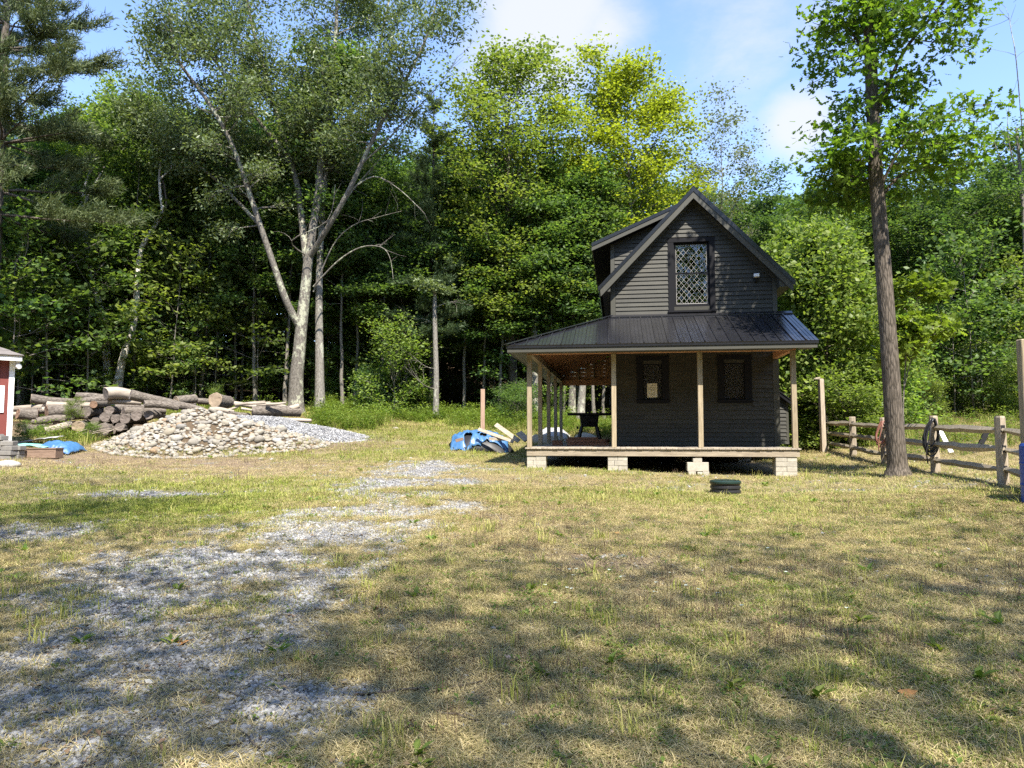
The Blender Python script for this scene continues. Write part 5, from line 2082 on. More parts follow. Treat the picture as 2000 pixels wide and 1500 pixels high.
def custom_tree(name, label, cat, Y, stems, leafspec, bark, leaf, seed, lobed=False, dead=(), bare_bark=None, twig_len=1.6):
    """stems: list of (pixel path, r_start px, r_end px, number of leafy limbs)"""
    rng = np.random.default_rng(seed)
    base = pts_px([stems[0][0][0]], Y)[0]
    org = Vector((base[0], base[1], Hs(base[0], base[1])))
    t = thing(name, label, cat, org)
    o = np.array(org)
    wd = Wood()
    SC, SD = [], []
    k = Y / FPX
    for (path, ra, rb, nl) in stems:
        P = smooth_path(pts_px(path, Y) - o)
        if path is stems[0][0]:
            P[0, 2] = -.3
        R = np.linspace(ra * k, rb * k, len(P))
        if path is stems[0][0]:
            R = R + ra * k * .6 * np.exp(-np.linspace(0, 1, len(P)) * 26)
        wd.add(P, R, 12)
        for j in range(nl):
            u = rng.uniform(leafspec.get('u0', .35), 1.0)
            p0 = interp_path(P, u)
            az = rng.uniform(0, 6.283)
            e = rng.uniform(*leafspec['elev'])
            Ln = rng.uniform(*leafspec['limb']) * (1.15 - .5 * u)
            d = np.array([math.cos(az) * math.cos(e), math.sin(az) * math.cos(e), math.sin(e)])
            Q = wob_path(rng, p0, d, Ln, 6, .12, leafspec.get('rise', .02))
            rr = max(.012, R[min(int(u * (len(R) - 1)), len(R) - 1)] * .38)
            wd.add(Q, np.linspace(rr, .006, 7), 5)
            for m in range(leafspec['sub']):
                fr = rng.uniform(.25, 1)
                q0 = interp_path(Q, fr)
                dl = (Q[-1] - Q[-2])
                dl /= np.linalg.norm(dl)
                a2 = rng.choice([-1, 1]) * rng.uniform(.3, 1.2)
                dd = np.array([dl[0] * math.cos(a2) - dl[1] * math.sin(a2), dl[0] * math.sin(a2) + dl[1] * math.cos(a2), dl[2] * .7 + rng.uniform(-.3, .35)])
                l2 = rng.uniform(.4, 1) * twig_len * (1.2 - fr * .6)
                S2 = wob_path(rng, q0, dd, l2, 3, .15, 0)
                wd.add(S2, np.linspace(max(.006, rr * .35), .003, 4), 3)
                for fu in (.4, .7, 1.0):
                    SC.append(interp_path(S2, fu))
                    SD.append(S2[-1] - S2[-2])
    link('trunk', wd.mesh(name + '_trunk', M[bark]), t)
    if SC:
        SC, SD = np.array(SC), np.array(SD)
        SD /= np.linalg.norm(SD, axis=1, keepdims=True)
        arr = leaf_arrays(rng, SC, SD, leafspec['n'], leafspec['spread'], leafspec['flat'], leafspec['L'], leafspec['W'], tilt=leafspec.get('tilt', .55), droop=leafspec.get('droop', .15))
        link('crown', leaf_mesh(name + '_crown', *arr, M[leaf], lobed), t)
    if dead:
        for (path, ra, rb, ntw) in dead:
            dw = Wood()
            P = smooth_path(pts_px(path, Y) - o)
            dw.add(P, np.linspace(ra * k, rb * k, len(P)), 6)
            for j in range(ntw):
                u = rng.uniform(.3, 1)
                p0 = interp_path(P, u)
                d = P[-1] - P[0]
                d = d / np.linalg.norm(d) + rng.normal(0, .6, 3)
                Q = wob_path(rng, p0, d, rng.uniform(.4, 1.5), 4, .2, -.03)
                dw.add(Q, np.linspace(.012, .004, 5), 3)
            link('dead_branch', dw.mesh('dead_branch', M[bare_bark or 'bark_lichen']), t)
    return t


big = dict(elev=(-.15, .9), limb=(1.2, 3.0), sub=7, n=16, spread=.33, flat=.6, L=.20, W=.08, tilt=.8, droop=.35, rise=.02, u0=.36)
custom_tree('forked_tree', 'large forked tree with lichen spotted grey limbs beside the log pile', 'tree', 33, [
    ([(578, 808), (579, 740), (584, 690), (590, 625), (597, 560), (601, 515)], 14.5, 9, 0),
    ([(586, 640), (560, 590, -.4), (537, 525, -.7), (508, 440, -1), (478, 350, -1.2), (445, 265, -1.6), (400, 190, -2), (345, 110, -2.2), (330, 20, -2.4)], 7.5, 2, 34),
    ([(601, 520), (592, 450, .3), (584, 380, .5), (568, 310, .8), (545, 240, 1.0), (520, 150, 1.2), (490, 40, 1.4), (470, -90, 1.5)], 8, 2, 42),
    ([(601, 520), (612, 440), (622, 370), (628, 290), (640, 200), (655, 80), (660, -80)], 9, 3, 42),
    ([(603, 505), (640, 445, -.8), (680, 375, -1.4), (715, 300, -1.8), (745, 240, -2), (790, 160, -2.2), (830, 80, -2.4), (860, -20, -2.4)], 5.8, 1.6, 30),
    ([(625, 370), (650, 300, 1), (690, 210, 1.8), (735, 110, 2.2), (760, 0, 2.6)], 5, 2, 24),
    ([(508, 440, -1), (470, 400, .5), (415, 345, 1.4), (350, 300, 2), (300, 265, 2.2), (265, 230, 2.2)], 4, 1.2, 40),
    ([(568, 310, .8), (500, 230, 0), (440, 150, -.5), (390, 60, -.8), (350, -40, -1)], 4, 1.5, 26)],
    big, 'bark_lichen', 'leaf_grey', 21,
    dead=[([(700, 325, -1.7), (745, 285, -2), (800, 225, -2), (850, 175, -2), (895, 110, -2)], 1.8, .4, 16), ([(640, 445, -.8), (690, 370, -.4), (760, 290, 0), (830, 200, .2)], 2, .5, 14),
          ([(612, 560, -.5), (660, 510, -.9), (705, 483, -1.2), (745, 483, -1.4), (762, 505, -1.5), (768, 545, -1.5)], 1.7, .45, 5), ([(612, 570, -.4), (650, 480, -.6), (690, 440, -.8), (735, 425, -.9), (785, 412, -1)], 1.4, .35, 7),
          ([(680, 375, -1.4), (730, 345, -1.4), (780, 370, -1.4), (830, 418, -1.4)], 1.8, .4, 5), ([(600, 500), (570, 470, -1), (640, 430, -1.2), (655, 360, -1.2)], 1.6, .4, 8)])
mid = dict(elev=(-.1, .9), limb=(1.0, 2.6), sub=6, n=22, spread=.38, flat=.45, L=.22, W=.13, u0=.5)
custom_tree('straight_tree', 'straight smooth grey tree just right of the forked tree', 'tree', 34, [
    ([(625, 808), (624, 700), (623, 590), (626, 470), (634, 360), (645, 240), (655, 120)], 9.5, 2.5, 24)], mid, 'bark_pale', 'leaf_mid', 22)
custom_tree('dead_snag', 'leaning pale dead birch snag with a forked white top', 'dead tree', 35, [
    ([(228, 765), (240, 700), (262, 630), (268, 560), (275, 490), (297, 450), (317, 415), (314, 385), (311, 345), (313, 318), (306, 285)], 7, 1.2, 0),
    ([(312, 350), (318, 345), (330, 333), (343, 321)], 2.6, .8, 0),
    ([(330, 334), (336, 322), (338, 326), (346, 318)], 1.2, .5, 0)], big, 'bark_birch', 'leaf_grey', 23,
    dead=[([(317, 415), (325, 400), (322, 370), (318, 352)], 3, 1, 10)], bare_bark='bark_dark')
custom_tree('broken_birch', 'broken peeling birch among leaves left of the pale snag', 'dead tree', 36, [
    ([(212, 770), (208, 690), (196, 600), (182, 545), (170, 510), (166, 440), (162, 410), (164, 370)], 7.5, 3.5, 6),
    ([(163, 400), (180, 370), (195, 345), (205, 325)], 4, 1.5, 0), ([(163, 380), (170, 350), (186, 322)], 3, 1.2, 0)], dict(mid, n=12), 'bark_birch', 'leaf_bright', 24)
custom_tree('thin_trunk_tree', 'thin pale trunk with one small leafy tuft at its top', 'tree', 34.5, [
    ([(851, 828), (852, 740), (850, 660), (849, 600), (850, 565)], 6, 3.5, 6)], dict(elev=(-.1, .5), limb=(.5, 1.1), sub=4, n=12, spread=.22, flat=.4, L=.17, W=.11, u0=.9), 'bark_pale', 'leaf_pale', 25,
    dead=[([(850, 640), (835, 625, .3), (800, 620, .6)], 1, .3, 5), ([(850, 600), (880, 590, -.4), (905, 592, -.6)], 1, .3, 5), ([(851, 720), (830, 715, -.5), (800, 690, -1)], 1, .3, 6), ([(851, 760), (825, 750, -.6), (790, 715, -1)], 1, .3, 6)], twig_len=.6)
for (p, lab, sd_) in (([(1044, 815), (1045, 740), (1044, 660), (1040, 560), (1035, 440), (1030, 300)], 'pale trunk seen between the left porch posts', 26),
                      ([(1116, 822), (1118, 750), (1120, 680), (1122, 560), (1126, 420)], 'brown trunk seen through the porch, left of a pair', 27),
                      ([(1133, 822), (1138, 750), (1141, 690), (1150, 560), (1160, 420)], 'grey trunk seen through the porch, right of a pair', 28)):
    custom_tree('tree', lab, 'tree', 36, [(p, 8, 3, 12)], mid, 'bark_pale' if sd_ != 27 else 'bark_lichen', 'leaf_mid', sd_)
oak = dict(elev=(-.35, .55), limb=(.7, 1.6), sub=5, n=6, spread=.22, flat=.55, L=.18, W=.145, tilt=.8, droop=.4, rise=-.02, u0=.02)
custom_tree('oak_tree', 'tall oak with a straight dark furrowed trunk in front of the rail fence', 'oak tree', 15.6, [
    ([(1754, 924), (1752, 900), (1746, 820), (1738, 700), (1728, 560), (1718, 430), (1710, 330), (1704, 200), (1696, 0), (1690, -160)], 18.5, 10, 0),
    ([(1711, 350), (1709, 320), (1704, 200), (1696, 0)], 2, 2, 36),
    ([(1696, 0), (1690, -160), (1686, -330), (1690, -520)], 12, 4, 44),
    ([(1706, 240), (1760, 110, -.3), (1830, 20, -.6), (1890, -60, -.8)], 4, 2, 14),
    ([(1712, 380), (1760, 290, -.3), (1820, 240, -.8), (1890, 215, -1.0)], 3, 1, 9),
    ([(1712, 400), (1750, 350, .3), (1810, 310, .6), (1870, 290, .8)], 3, 1, 8),
    ([(1700, 120), (1660, 60, .3), (1625, 40, .4)], 3, 1, 9)],
    oak, 'bark_dark', 'leaf_oak', 30, lobed=True, twig_len=.8)
custom_tree('oak_sapling', 'bright young oak sprouts growing beside the big oak trunk', 'sapling', 16.2, [
    ([(1768, 905), (1764, 800), (1768, 720), (1772, 660), (1790, 590), (1800, 560)], 1.6, .5, 16), ([(1766, 760), (1780, 700, -.1), (1800, 650, -.2), (1830, 640, -.2)], 1, .4, 10)],
    dict(elev=(-.1, .6), limb=(.35, .75), sub=4, n=8, spread=.13, flat=.5, L=.17, W=.15, tilt=.7, droop=.25, u0=.45), 'bark_grey', 'leaf_oakb', 31, lobed=True, twig_len=.4)
# bare twigs of dying trees at the right edge
custom_tree('dying_tree', 'half bare dying tree at the right edge of the wood', 'dead tree', 33, [
    ([(2010, 830), (2005, 600), (2000, 430), (1992, 330), (1985, 250)], 6, 2, 8)], dict(mid, n=16, limb=(.8, 1.8)), 'bark_grey', 'leaf_mid', 32,
    dead=[([(1995, 360), (1975, 300), (1968, 240), (1975, 180)], 1.4, .4, 9), ([(2000, 400), (1970, 340), (1950, 300), (1940, 270)], 1.4, .4, 9), ([(2000, 300), (1985, 120, -1), (1975, 60, -1), (1970, 30, -1)], 1.2, .4, 7)])
custom_tree('arching_branch', 'bare pale branch arching out of the dark wood right of the oak sprouts', 'branch', 31, [
    ([(1920, 760), (1900, 650), (1880, 600), (1850, 580), (1838, 585)], 1.3, .5, 0)], mid, 'bark_pale', 'leaf_mid', 33)


# a deep mass of wood behind everything, too far in to tell its trees apart
def deep_wood(a0, a1, r0, r1, n, seed, level=None):
    rng = np.random.default_rng(seed)
    a = rng.uniform(a0, a1, n)
    r = rng.uniform(r0, r1, n)
    x, y = r * np.sin(a), r * np.cos(a)
    gz = H(x, y, micro=False, mounds=False)
    if level is None:
        pxs = 1000 + FPX * np.tan(a)
        ht = EYE + (843 - np.array([top_h(p) for p in pxs])) / FPX * y - gz - 3
    else:
        ht = level + 2.5 * np.sin(a * 23) + 1.5 * np.sin(a * 57)
    z = rng.uniform(0, 1, n) ** 1.2 * np.maximum(ht, 8)
    C = np.stack([x, y, z + gz], 1)
    D = rng.normal(0, 1, (n, 3))
    D /= np.linalg.norm(D, axis=1, keepdims=True)
    arr = leaf_arrays(rng, C, D, 20, .95, .5, .62, .44)
    return leaf_mesh('deep_wood', *arr, M['leaf_dark'])


tag(link('deep_wood', deep_wood(-.95, .95, 56, 74, 7600, 40)), 'dark mass of the wood far behind the trees', kind='stuff')
tag(link('deep_wood', deep_wood(.95, 5.33, 40, 52, 5200, 41, 15)), 'dark mass of the wood round the clearing behind the viewpoint', kind='stuff')
# shade trees at the near side of the yard, behind the viewpoint; their shade lies over the foreground
for (x, y, kd, v, sc, sz, lab) in ((-4.4, -1.2, 'shade', 0, 1.0, 1.0, 'open shade tree nearest behind the viewpoint'), (-9.8, -3.0, 'shade', 1, 1.2, 1.05, 'slender shade tree left of the drive behind the viewpoint'),
                                   (5.6, -6.9, 'shade', 0, 1.05, .98, 'tall shade tree right behind the viewpoint'), (11.2, -6.6, 'shade', 1, 1.35, 1.05, 'slender dark shade tree farthest right behind the viewpoint'),
                                   (0.8, -8.8, 'shade', 1, 1.2, 1.0, 'slender dark shade tree farther back behind the viewpoint')):
    tree('shade_tree', kd, v, x, y, lab, 'tree', 'shade trees behind the viewpoint', sc, sz=sz)
# the wood closes round the clearing behind the viewpoint too
k = 0
for a in np.arange(100, 262, 7.5):
    r = rnd.uniform(30, 38)
    a_ = math.radians(a + rnd.uniform(-2, 2))
    tree('broad_leaf_tree', 'broad', k, r * math.sin(a_), r * math.cos(a_), 'leafy tree in the wood closing the clearing behind the viewpoint', 'tree', 'trees closing the clearing behind the viewpoint', 1.15, sz=rnd.uniform(.8, .95))
    k += 1

# ------------------------------------------------------------------ logs
rnd.seed(31)


def log_mesh(P, r0, r1, seed, bare=False, hollow=False):
    rng = np.random.default_rng(seed)
    n, m = 11, 7
    P = smooth_path(P, 3)[::1]
    V, F = tube(P, np.linspace(r0, r1, len(P)), n)
    m = len(P)
    V = V.reshape(m, n, 3)
    cen = P[:, None]
    k = 1 + (rng.normal(0, .05, (1, n, 1)) + rng.normal(0, .035, (m, n, 1)))
    V = cen + (V - cen) * k
    return V, F, n, m


def log(name, label, A, B, ra, rb, cut='cut_dark', bark='log_bark', group='logs of the weathered log pile', bend=0.0, seed=0, cat='log'):
    """A, B world points of the two ends"""
    A, B = np.array(A), np.array(B)
    o = Vector((A + B) / 2)
    rng = np.random.default_rng(seed)
    mid = (A + B) / 2 + rng.normal(0, .02, 3) + np.array([0, 0, bend])
    V, F, n, m = log_mesh(np.array([A, mid, B]) - np.array(o), ra, rb, seed)
    # put the log's axis along local z for its bark: rotate frame
    d = Vector(B - A).normalized()
    q = d.to_track_quat('Z', 'Y')
    Rm = np.array(q.to_matrix())
    W = V.reshape(-1, 3) @ Rm
    ob = link(name, new_mesh(name, W, F, M[bark], True), None, o, q.to_euler())
    tag(ob, label, cat, group)
    W = W.reshape(m, n, 3)
    for ring, sgn in ((W[0], -1), (W[-1], 1)):
        c = ring.mean(0)
        L = [c + (ring - c) * f + np.array([0, 0, sgn * h]) + (rng.normal(0, .006, ring.shape) if f < 1 else 0) for f, h in ((1.0, 0.0), (.95, .012), (.55, .004))]
        VV = np.concatenate(L + [c[None]])
        FF = []
        for i in range(2):
            for j in range(n):
                j2 = (j + 1) % n
                FF.append((i * n + j, i * n + j2, (i + 1) * n + j2, (i + 1) * n + j))
        for j in range(n):
            FF.append((2 * n + j, 2 * n + (j + 1) % n, 3 * n))
        if sgn > 0:
            pass
        else:
            FF = [f[::-1] for f in FF]
        link('cut_end', new_mesh('cut_end', VV - np.array([0, 0, 0]), FF, M[cut]), ob)
    return ob


def zlog(zx1, zy1, zx2, zy2, r1, r2, Y1, Y2, label, **kw):
    """ends given in the enlarged crop of the log pile"""
    s = 5.882
    a = at(zx1 / s, 660 + zy1 / s, Y1)
    b = at(zx2 / s, 660 + zy2 / s, Y2)
    log(kw.pop('name', 'log'), label, a, b, r1 / s / FPX * Y1, r2 / s / FPX * Y2, seed=rnd.randrange(9999), **kw)


zlog(365, 695, 900, 740, 56, 42, 27.2, 27.9, 'long grey log lying topmost at the left end of the pile', cut='cut_tan')
zlog(850, 745, 1230, 700, 40, 45, 28.0, 28.2, 'grey log rising to the right behind the hollow log')
zlog(545, 765, 1060, 770, 38, 32, 26.8, 27.2, 'pale split log with bare sunlit wood near the left top', cut='cut_dark', bark='log_bare')
zlog(535, 850, 900, 835, 74, 62, 26.2, 27.0, 'thick rough barked log in the left middle of the pile', cut='cut_orange')
zlog(205, 870, 440, 890, 62, 70, 26.0, 26.4, 'stubby orange ended log at the far left of the pile', cut='cut_orange')
zlog(230, 840, 430, 835, 40, 36, 26.6, 26.9, 'grey log above the orange ended one at the far left')
zlog(425, 960, 800, 935, 42, 50, 25.3, 25.9, 'dark rough log with a broken left end low in the pile')
zlog(520, 1075, 830, 985, 52, 40, 24.9, 25.4, 'bare pale log slanting down to the left at the front of the pile', bark='log_bare', cut='cut_dark')
zlog(195, 1060, 300, 1050, 60, 58, 25.4, 25.9, 'short upright looking stump at the lower left of the pile', cut='cut_tan')
zlog(290, 1040, 480, 1035, 56, 46, 25.2, 25.7, 'short grey log beside the stump at the lower left of the pile')
for (zx, zy, r, Y, dx, dy, cut, lab) in ((985, 855, 54, 25.6, 210, 10, 'cut_dark', 'round dark log end in the middle of the pile, left of the vines'), (1075, 765, 42, 25.9, 160, -5, 'cut_orange', 'log with an orange peeled side near the top middle'),
                                        (1255, 830, 48, 25.7, 190, -10, 'cut_dark', 'round grey log end below the hollow log'), (1205, 910, 54, 25.3, 190, -5, 'cut_dark', 'dark log end left of the row of three log ends'),
                                        (1320, 930, 46, 25.5, 130, -5, 'cut_dark', 'small log end second in the row above the stones'), (1435, 930, 58, 25.1, 170, -15, 'cut_dark', 'log end with ringed face in the row above the stones'),
                                        (1565, 895, 60, 25.2, 170, -12, 'cut_dark', 'reddish dark log end in the row above the stones'), (1705, 885, 50, 25.2, 150, 0, 'cut_dark', 'black rounded log end at the right of the row above the stones'),
                                        (1175, 1055, 76, 24.6, 130, -10, 'cut_dark', 'big dark log end low beside the stone heap'), (1375, 1025, 50, 24.7, 110, -10, 'cut_dark', 'dark log end half buried by the stone heap'),
                                        (815, 890, 52, 25.5, 120, -10, 'cut_dark', 'round grey log end among vine leaves'), (900, 1015, 66, 25.0, 100, -25, 'cut_tan', 'splintered tan log end low in the middle of the pile'),
                                        (1090, 960, 44, 25.8, 160, -10, 'cut_dark', 'shaded log end deep in the middle of the pile'), (700, 1010, 50, 26.0, 160, -5, 'cut_dark', 'log in the dark gap behind the bare pale log'),
                                        (1280, 1060, 50, 25.4, 120, -5, 'cut_dark', 'log in the dark gap between the big log end and the stones'), (1000, 1080, 50, 25.9, 200, -5, 'cut_dark', 'lowest log in the dark gap in the middle of the pile')):
    zlog(zx, zy, zx + dx, zy + dy, r, r * .92, Y, Y + 2.4, lab, cut=cut)
zlog(1215, 640, 1490, 655, 72, 62, 25.6, 26.2, 'thick hollow cut log on top of the pile with bare sides', bark='log_bare', cut='cut_dark', bend=.0)
zlog(1500, 655, 2330, 835, 66, 42, 25.3, 26.6, 'long dark ended log on top sloping down toward the stones', cut='cut_dark')
zlog(1240, 725, 1620, 745, 34, 30, 25.9, 26.4, 'bare sunlit log just under the hollow log', bark='log_bare', cut='cut_tan')
zlog(1660, 760, 2050, 800, 46, 40, 25.0, 25.6, 'round ended log lying just above the stone heap', cut='cut_dark')
zlog(1430, 840, 1900, 830, 50, 44, 26.0, 26.8, 'shaded log under the long sloping log')
zlog(880, 660, 1250, 690, 34, 34, 28.6, 28.9, 'grey log at the very back of the pile')
zlog(1600, 700, 2250, 760, 30, 30, 28.5, 29, 'thin log at the back of the pile behind the long sloping one')


def z2log(zx1, zy1, zx2, zy2, r1, r2, Y1, Y2, label, **kw):
    s = 5.0
    a = at(320 + zx1 / s, 700 + zy1 / s, Y1)
    b = at(320 + zx2 / s, 700 + zy2 / s, Y2)
    log(kw.pop('name', 'log'), label, a, b, r1 / s / FPX * Y1, r2 / s / FPX * Y2, seed=rnd.randrange(9999), **kw)


z2log(120, 410, 300, 395, 42, 46, 26.9, 27.6, 'short fat grey log like a boulder above the stones', cut='cut_tan')
z2log(500, 405, 640, 425, 76, 56, 26.6, 27.5, 'stump with a broad tan cut face above the stone heap', cut='cut_tan', name='stump')
z2log(330, 420, 430, 425, 30, 30, 28, 28.2, 'small log between the boulder like log and the tan stump')
z2log(450, 500, 680, 530, 28, 24, 25.9, 26.2, 'thin pale log at the back edge of the stones', bark='log_bare', cut='cut_tan')
z2log(640, 540, 830, 560, 34, 30, 26.0, 26.6, 'weathered log beside the broken wood right of the stump')
z2log(690, 440, 900, 470, 22, 20, 27.2, 27.4, 'thin grey log behind the broken wood', bark='log_bare')
z2log(865, 520, 1330, 520, 50, 48, 26.4, 27.3, 'gnarled thick log in front of the forked tree', bend=.02)
z2log(1130, 520, 1320, 460, 40, 24, 26.9, 27.2, 'root end flaring up at the right of the gnarled log', bark='log_bare')
z2log(900, 590, 1435, 608, 26, 17, 26.2, 27.0, 'long thin pale log reaching out at the right of the pile', bark='log_bare', cut='cut_tan')
z2log(900, 640, 1330, 665, 46, 22, 25.9, 26.6, 'dark gnarled log lying lowest at the right of the pile')
z2log(880, 455, 1190, 470, 18, 16, 28.3, 28.5, 'thin log on the far side at the right of the pile', bark='log_bare')
z2log(720, 600, 900, 640, 36, 34, 25.9, 26.4, 'grey log half sunk behind the right end of the stones')
for i in range(30):
    zx, zy = rnd.uniform(330, 1650), rnd.uniform(760, 1090)
    dx = rnd.uniform(160, 420) * rnd.choice((-1, 1))
    r = rnd.uniform(22, 40)
    Yq = 25.9 + (1010 - zy) / 250 * 1.6
    zlog(zx, zy, zx + dx, zy + rnd.uniform(-45, 45), r, r * rnd.uniform(.75, .95), Yq, Yq + rnd.uniform(.2, 1.2), 'weathered log jammed among the others in the depth of the pile', bark=rnd.choice(('log_bark', 'log_bark', 'log_bare')), group='logs jammed in the depth of the pile')
# broken pieces
for (zx, zy, L, r, ang, lab) in ((700, 455, 1.1, .06, .3, 'broken splintered branch leaning right of the tan stump'), (760, 490, .9, .05, -.4, 'pale broken branch among the debris right of the stump'),
                                (640, 500, .7, .05, .9, 'short curled branch under the tan stump'), (820, 440, .8, .06, .15, 'broken branch lying on the debris behind the gnarled log'), (1000, 445, .7, .07, .2, 'pale broken wood behind the gnarled log')):
    p = at(320 + zx / 5, 700 + zy / 5, 26.4)
    log('broken_branch', lab, p, p + Vector((math.cos(ang) * L, .1, math.sin(ang) * L * .4)), r, r * .5, bark='log_bare', cut='cut_tan', group='broken branches in the log pile', seed=rnd.randrange(9999), cat='branch')
for i in range(5):
    p = at(rnd.uniform(150, 215), rnd.uniform(838, 856), 24.2)
    log('dead_branch', 'thin dead branch poking out of the log pile beside the stones', p, p + Vector((rnd.uniform(.5, 1.1), .2, rnd.uniform(.1, .5))), .018, .006, bark='log_bare', group='dead branches poking out beside the stones', seed=i, cat='branch')
# trailing leaves over the logs
for (px, py, Y, sc, lab) in ((75, 856, 24.8, .2, 'weedy leaves at the foot of the logs behind the white sheet'), (143, 800, 25.4, .2, 'vine leaves trailing over the middle of the log pile'), (44, 838, 24.8, .16, 'weedy bush between the shed and the logs'), (178, 846, 24.3, .18, 'weeds in the dark gap in front of the logs')):
    p = at(px, py, Y)
    t = tree('vine_leaves', 'shrub', 0, p.x, Y, lab, 'plant', None, sc, sz=sc * .8)
    t.location.z = p.z - .25

# ------------------------------------------------------------------ stone heap
STONES = [new_mesh('stone', *rock(np.random.default_rng(200 + i), 2, (1, RNG.uniform(.68, .9), RNG.uniform(.52, .75)), .2), M['stone'], True) for i in range(9)]
srng = np.random.default_rng(77)
cand = []
tries = 0
placed = []
while len(placed) < 300 and tries < 40000:
    tries += 1
    a, q = srng.uniform(0, 6.283), math.sqrt(srng.uniform(0, 1)) * 1.02
    dx = q * math.cos(a) * (4.2 if math.cos(a) > 0 else 2.9)
    dy = q * math.sin(a) * 2.5
    if dy > .25 * 2.5:
        continue
    r = float(np.clip(srng.lognormal(math.log(.112), .34), .065, .20)) * (1.0 if q < .8 else .85)
    x, y = MOUND[0] + dx, MOUND[1] + dy
    if any((x - p[0]) ** 2 + ((y - p[1]) * 1.25) ** 2 < (.54 * (r + p[2])) ** 2 for p in placed):
        continue
    placed.append((x, y, r))
for i, (x, y, r) in enumerate(placed):
    o = link('fieldstone', STONES[i % 9], None, (x, y, Hs(x, y) + r * .22), (srng.normal(0, .3), srng.normal(0, .3), srng.uniform(0, 6.283)), r * srng.uniform(.95, 1.1))
    tag(o, 'pale rounded fieldstone lying in the heap in front of the logs', 'stone', 'fieldstones of the heap')
# smaller stones that fill the gaps, and those on the hidden back of the heap
V, F, nb = [], [], 0
base = [rock(np.random.default_rng(300 + i), 1, (1, .8, .62), .2) for i in range(6)]
for i in range(3000):
    a, q = srng.uniform(0, 6.283), math.sqrt(srng.uniform(0, 1)) * 1.10
    x = MOUND[0] + q * math.cos(a) * (4.2 if math.cos(a) > 0 else 2.9)
    y = MOUND[1] + q * math.sin(a) * 2.5
    r = srng.uniform(.05, .105)
    Bv, Bf = base[i % 6]
    c, s = math.cos(i * 1.7), math.sin(i * 1.7)
    Bv = np.array(Bv) * r
    Bv = np.stack([Bv[:, 0] * c - Bv[:, 1] * s, Bv[:, 0] * s + Bv[:, 1] * c, Bv[:, 2]], 1) + np.array([x, y, Hs(x, y) + r * .25])
    V.append(Bv)
    F.append(np.array(Bf) + nb)
    nb += len(Bv)
tag(link('small_stones', new_mesh('small_stones', np.concatenate(V), np.concatenate(F), M['stone'], True)), 'small stones filling the gaps of the fieldstone heap', kind='stuff')
for (px, py, r, lab, sx) in ((10, 912, .22, 'flat grey rock in the grass at the left edge', 1.5), (510, 898, .09, 'pale stone alone in the grass before the heap, left of a pair', 1.2), (532, 899, .09, 'pale stone alone in the grass before the heap, right of a pair', 1.1), (362, 929, .05, 'tiny white stone in the lawn before the stone heap', 1.1),
                             (772, 838, .12, 'flat pale stone in the weeds near the wood', 2.0), (1158, 981, .06, 'small white stone in the lawn left of the drum lid', 1.6)):
    g = ground_px(px, py)
    tag(link('stone', STONES[int(px) % 9], None, (g.x, g.y, g.z + r * .2), (0, 0, px), (r * sx, r, r)), lab, 'stone')

# ------------------------------------------------------------------ shed and the clutter beside it
SY = 20.6
c0 = at(21, 850, SY)
sh_z = Hs(c0.x, SY) - .05
shed = thing('red_shed', 'dark red shed with white corner trim and grey shingle roof at the left edge', 'shed', (c0.x, SY, sh_z), math.radians(37))
top = at(31, 700, SY).z - sh_z
for i in range(12):
    x1 = -.02 - .30 * i
    MB().box(x1 - .294, x1, -.02, .02, .1, top).obj('wall_panel', M['redwall'], shed) if not (1 <= i <= 2) else (MB().box(x1 - .294, x1, -.02, .02, .1, at(10, 808, SY).z - sh_z - .02).box(x1 - .294, x1, -.02, .02, at(10, 752, SY).z - sh_z + .02, top).obj('wall_panel', M['redwall'], shed))
MB().box(-3.6, .0, .021, .10, .0, top).obj('wall', M['redwall'], shed) if False else None
MB().box(-.06, .0, .022, 3.4, .05, top).obj('side_wall', M['redwall'], shed)
MB().box(-3.6, -.07, 3.36, 3.4, .05, top).obj('back_wall', M['redwall'], shed)
MB().box(-3.6, -3.54, .022, 3.35, .05, top).obj('side_wall', M['redwall'], shed)
MB().box(-3.64, .02, .0, 3.42, -.15, .09).obj('sill_beam', M['block'], shed)
MB().box(-.105, .012, -.045, -.022, .02, top).box(.003, .026, -.045, .09, .02, top).obj('corner_trim', M['white'], shed, label=None) if False else MB().box(-.105, .026, -.046, -.022, .02, top).box(.003, .026, -.021, .09, .02, top).obj('corner_trim', M['white'], shed)
wz0, wz1 = at(10, 806, SY).z - sh_z, at(10, 754, SY).z - sh_z
wn_ = MB()
wx1 = at(11, 780, SY).x - c0.x
wn_.box(wx1 - .9, wx1, -.052, -.022, wz0, wz0 + .09).box(wx1 - .9, wx1, -.052, -.022, wz1 - .09, wz1).box(wx1 - .1, wx1, -.052, -.022, wz0 + .092, wz1 - .092).box(wx1 - .9, wx1 - .8, -.052, -.022, wz0 + .092, wz1 - .092)
wf = wn_.obj('window', M['white'], shed)
MB().box(wx1 - .8, wx1 - .1, .0, .004, wz0 + .07, wz1 - .07).obj('pane', M['glass'], wf)
MB().box(wx1 - .86, wx1 - .03, .10, .11, wz0 - .1, wz1 + .1).obj('blind', M['dark_in'], wf)
ez = at(43, 703, SY - .3).z - sh_z
ex = .17
MB().hexa([(-3.9, -.36, ez + .0), (ex, -.36, ez - .02), (ex, -.33, ez - .02), (-3.9, -.33, ez), (-3.9, -.36, ez + .17), (ex, -.36, ez + .13), (ex, -.33, ez + .13), (-3.9, -.33, ez + .17)]).obj('fascia', M['white'], shed)
MB().box(-3.9, ex - .01, -.328, 3.7, ez, ez + .02).obj('soffit', M['white'], shed)
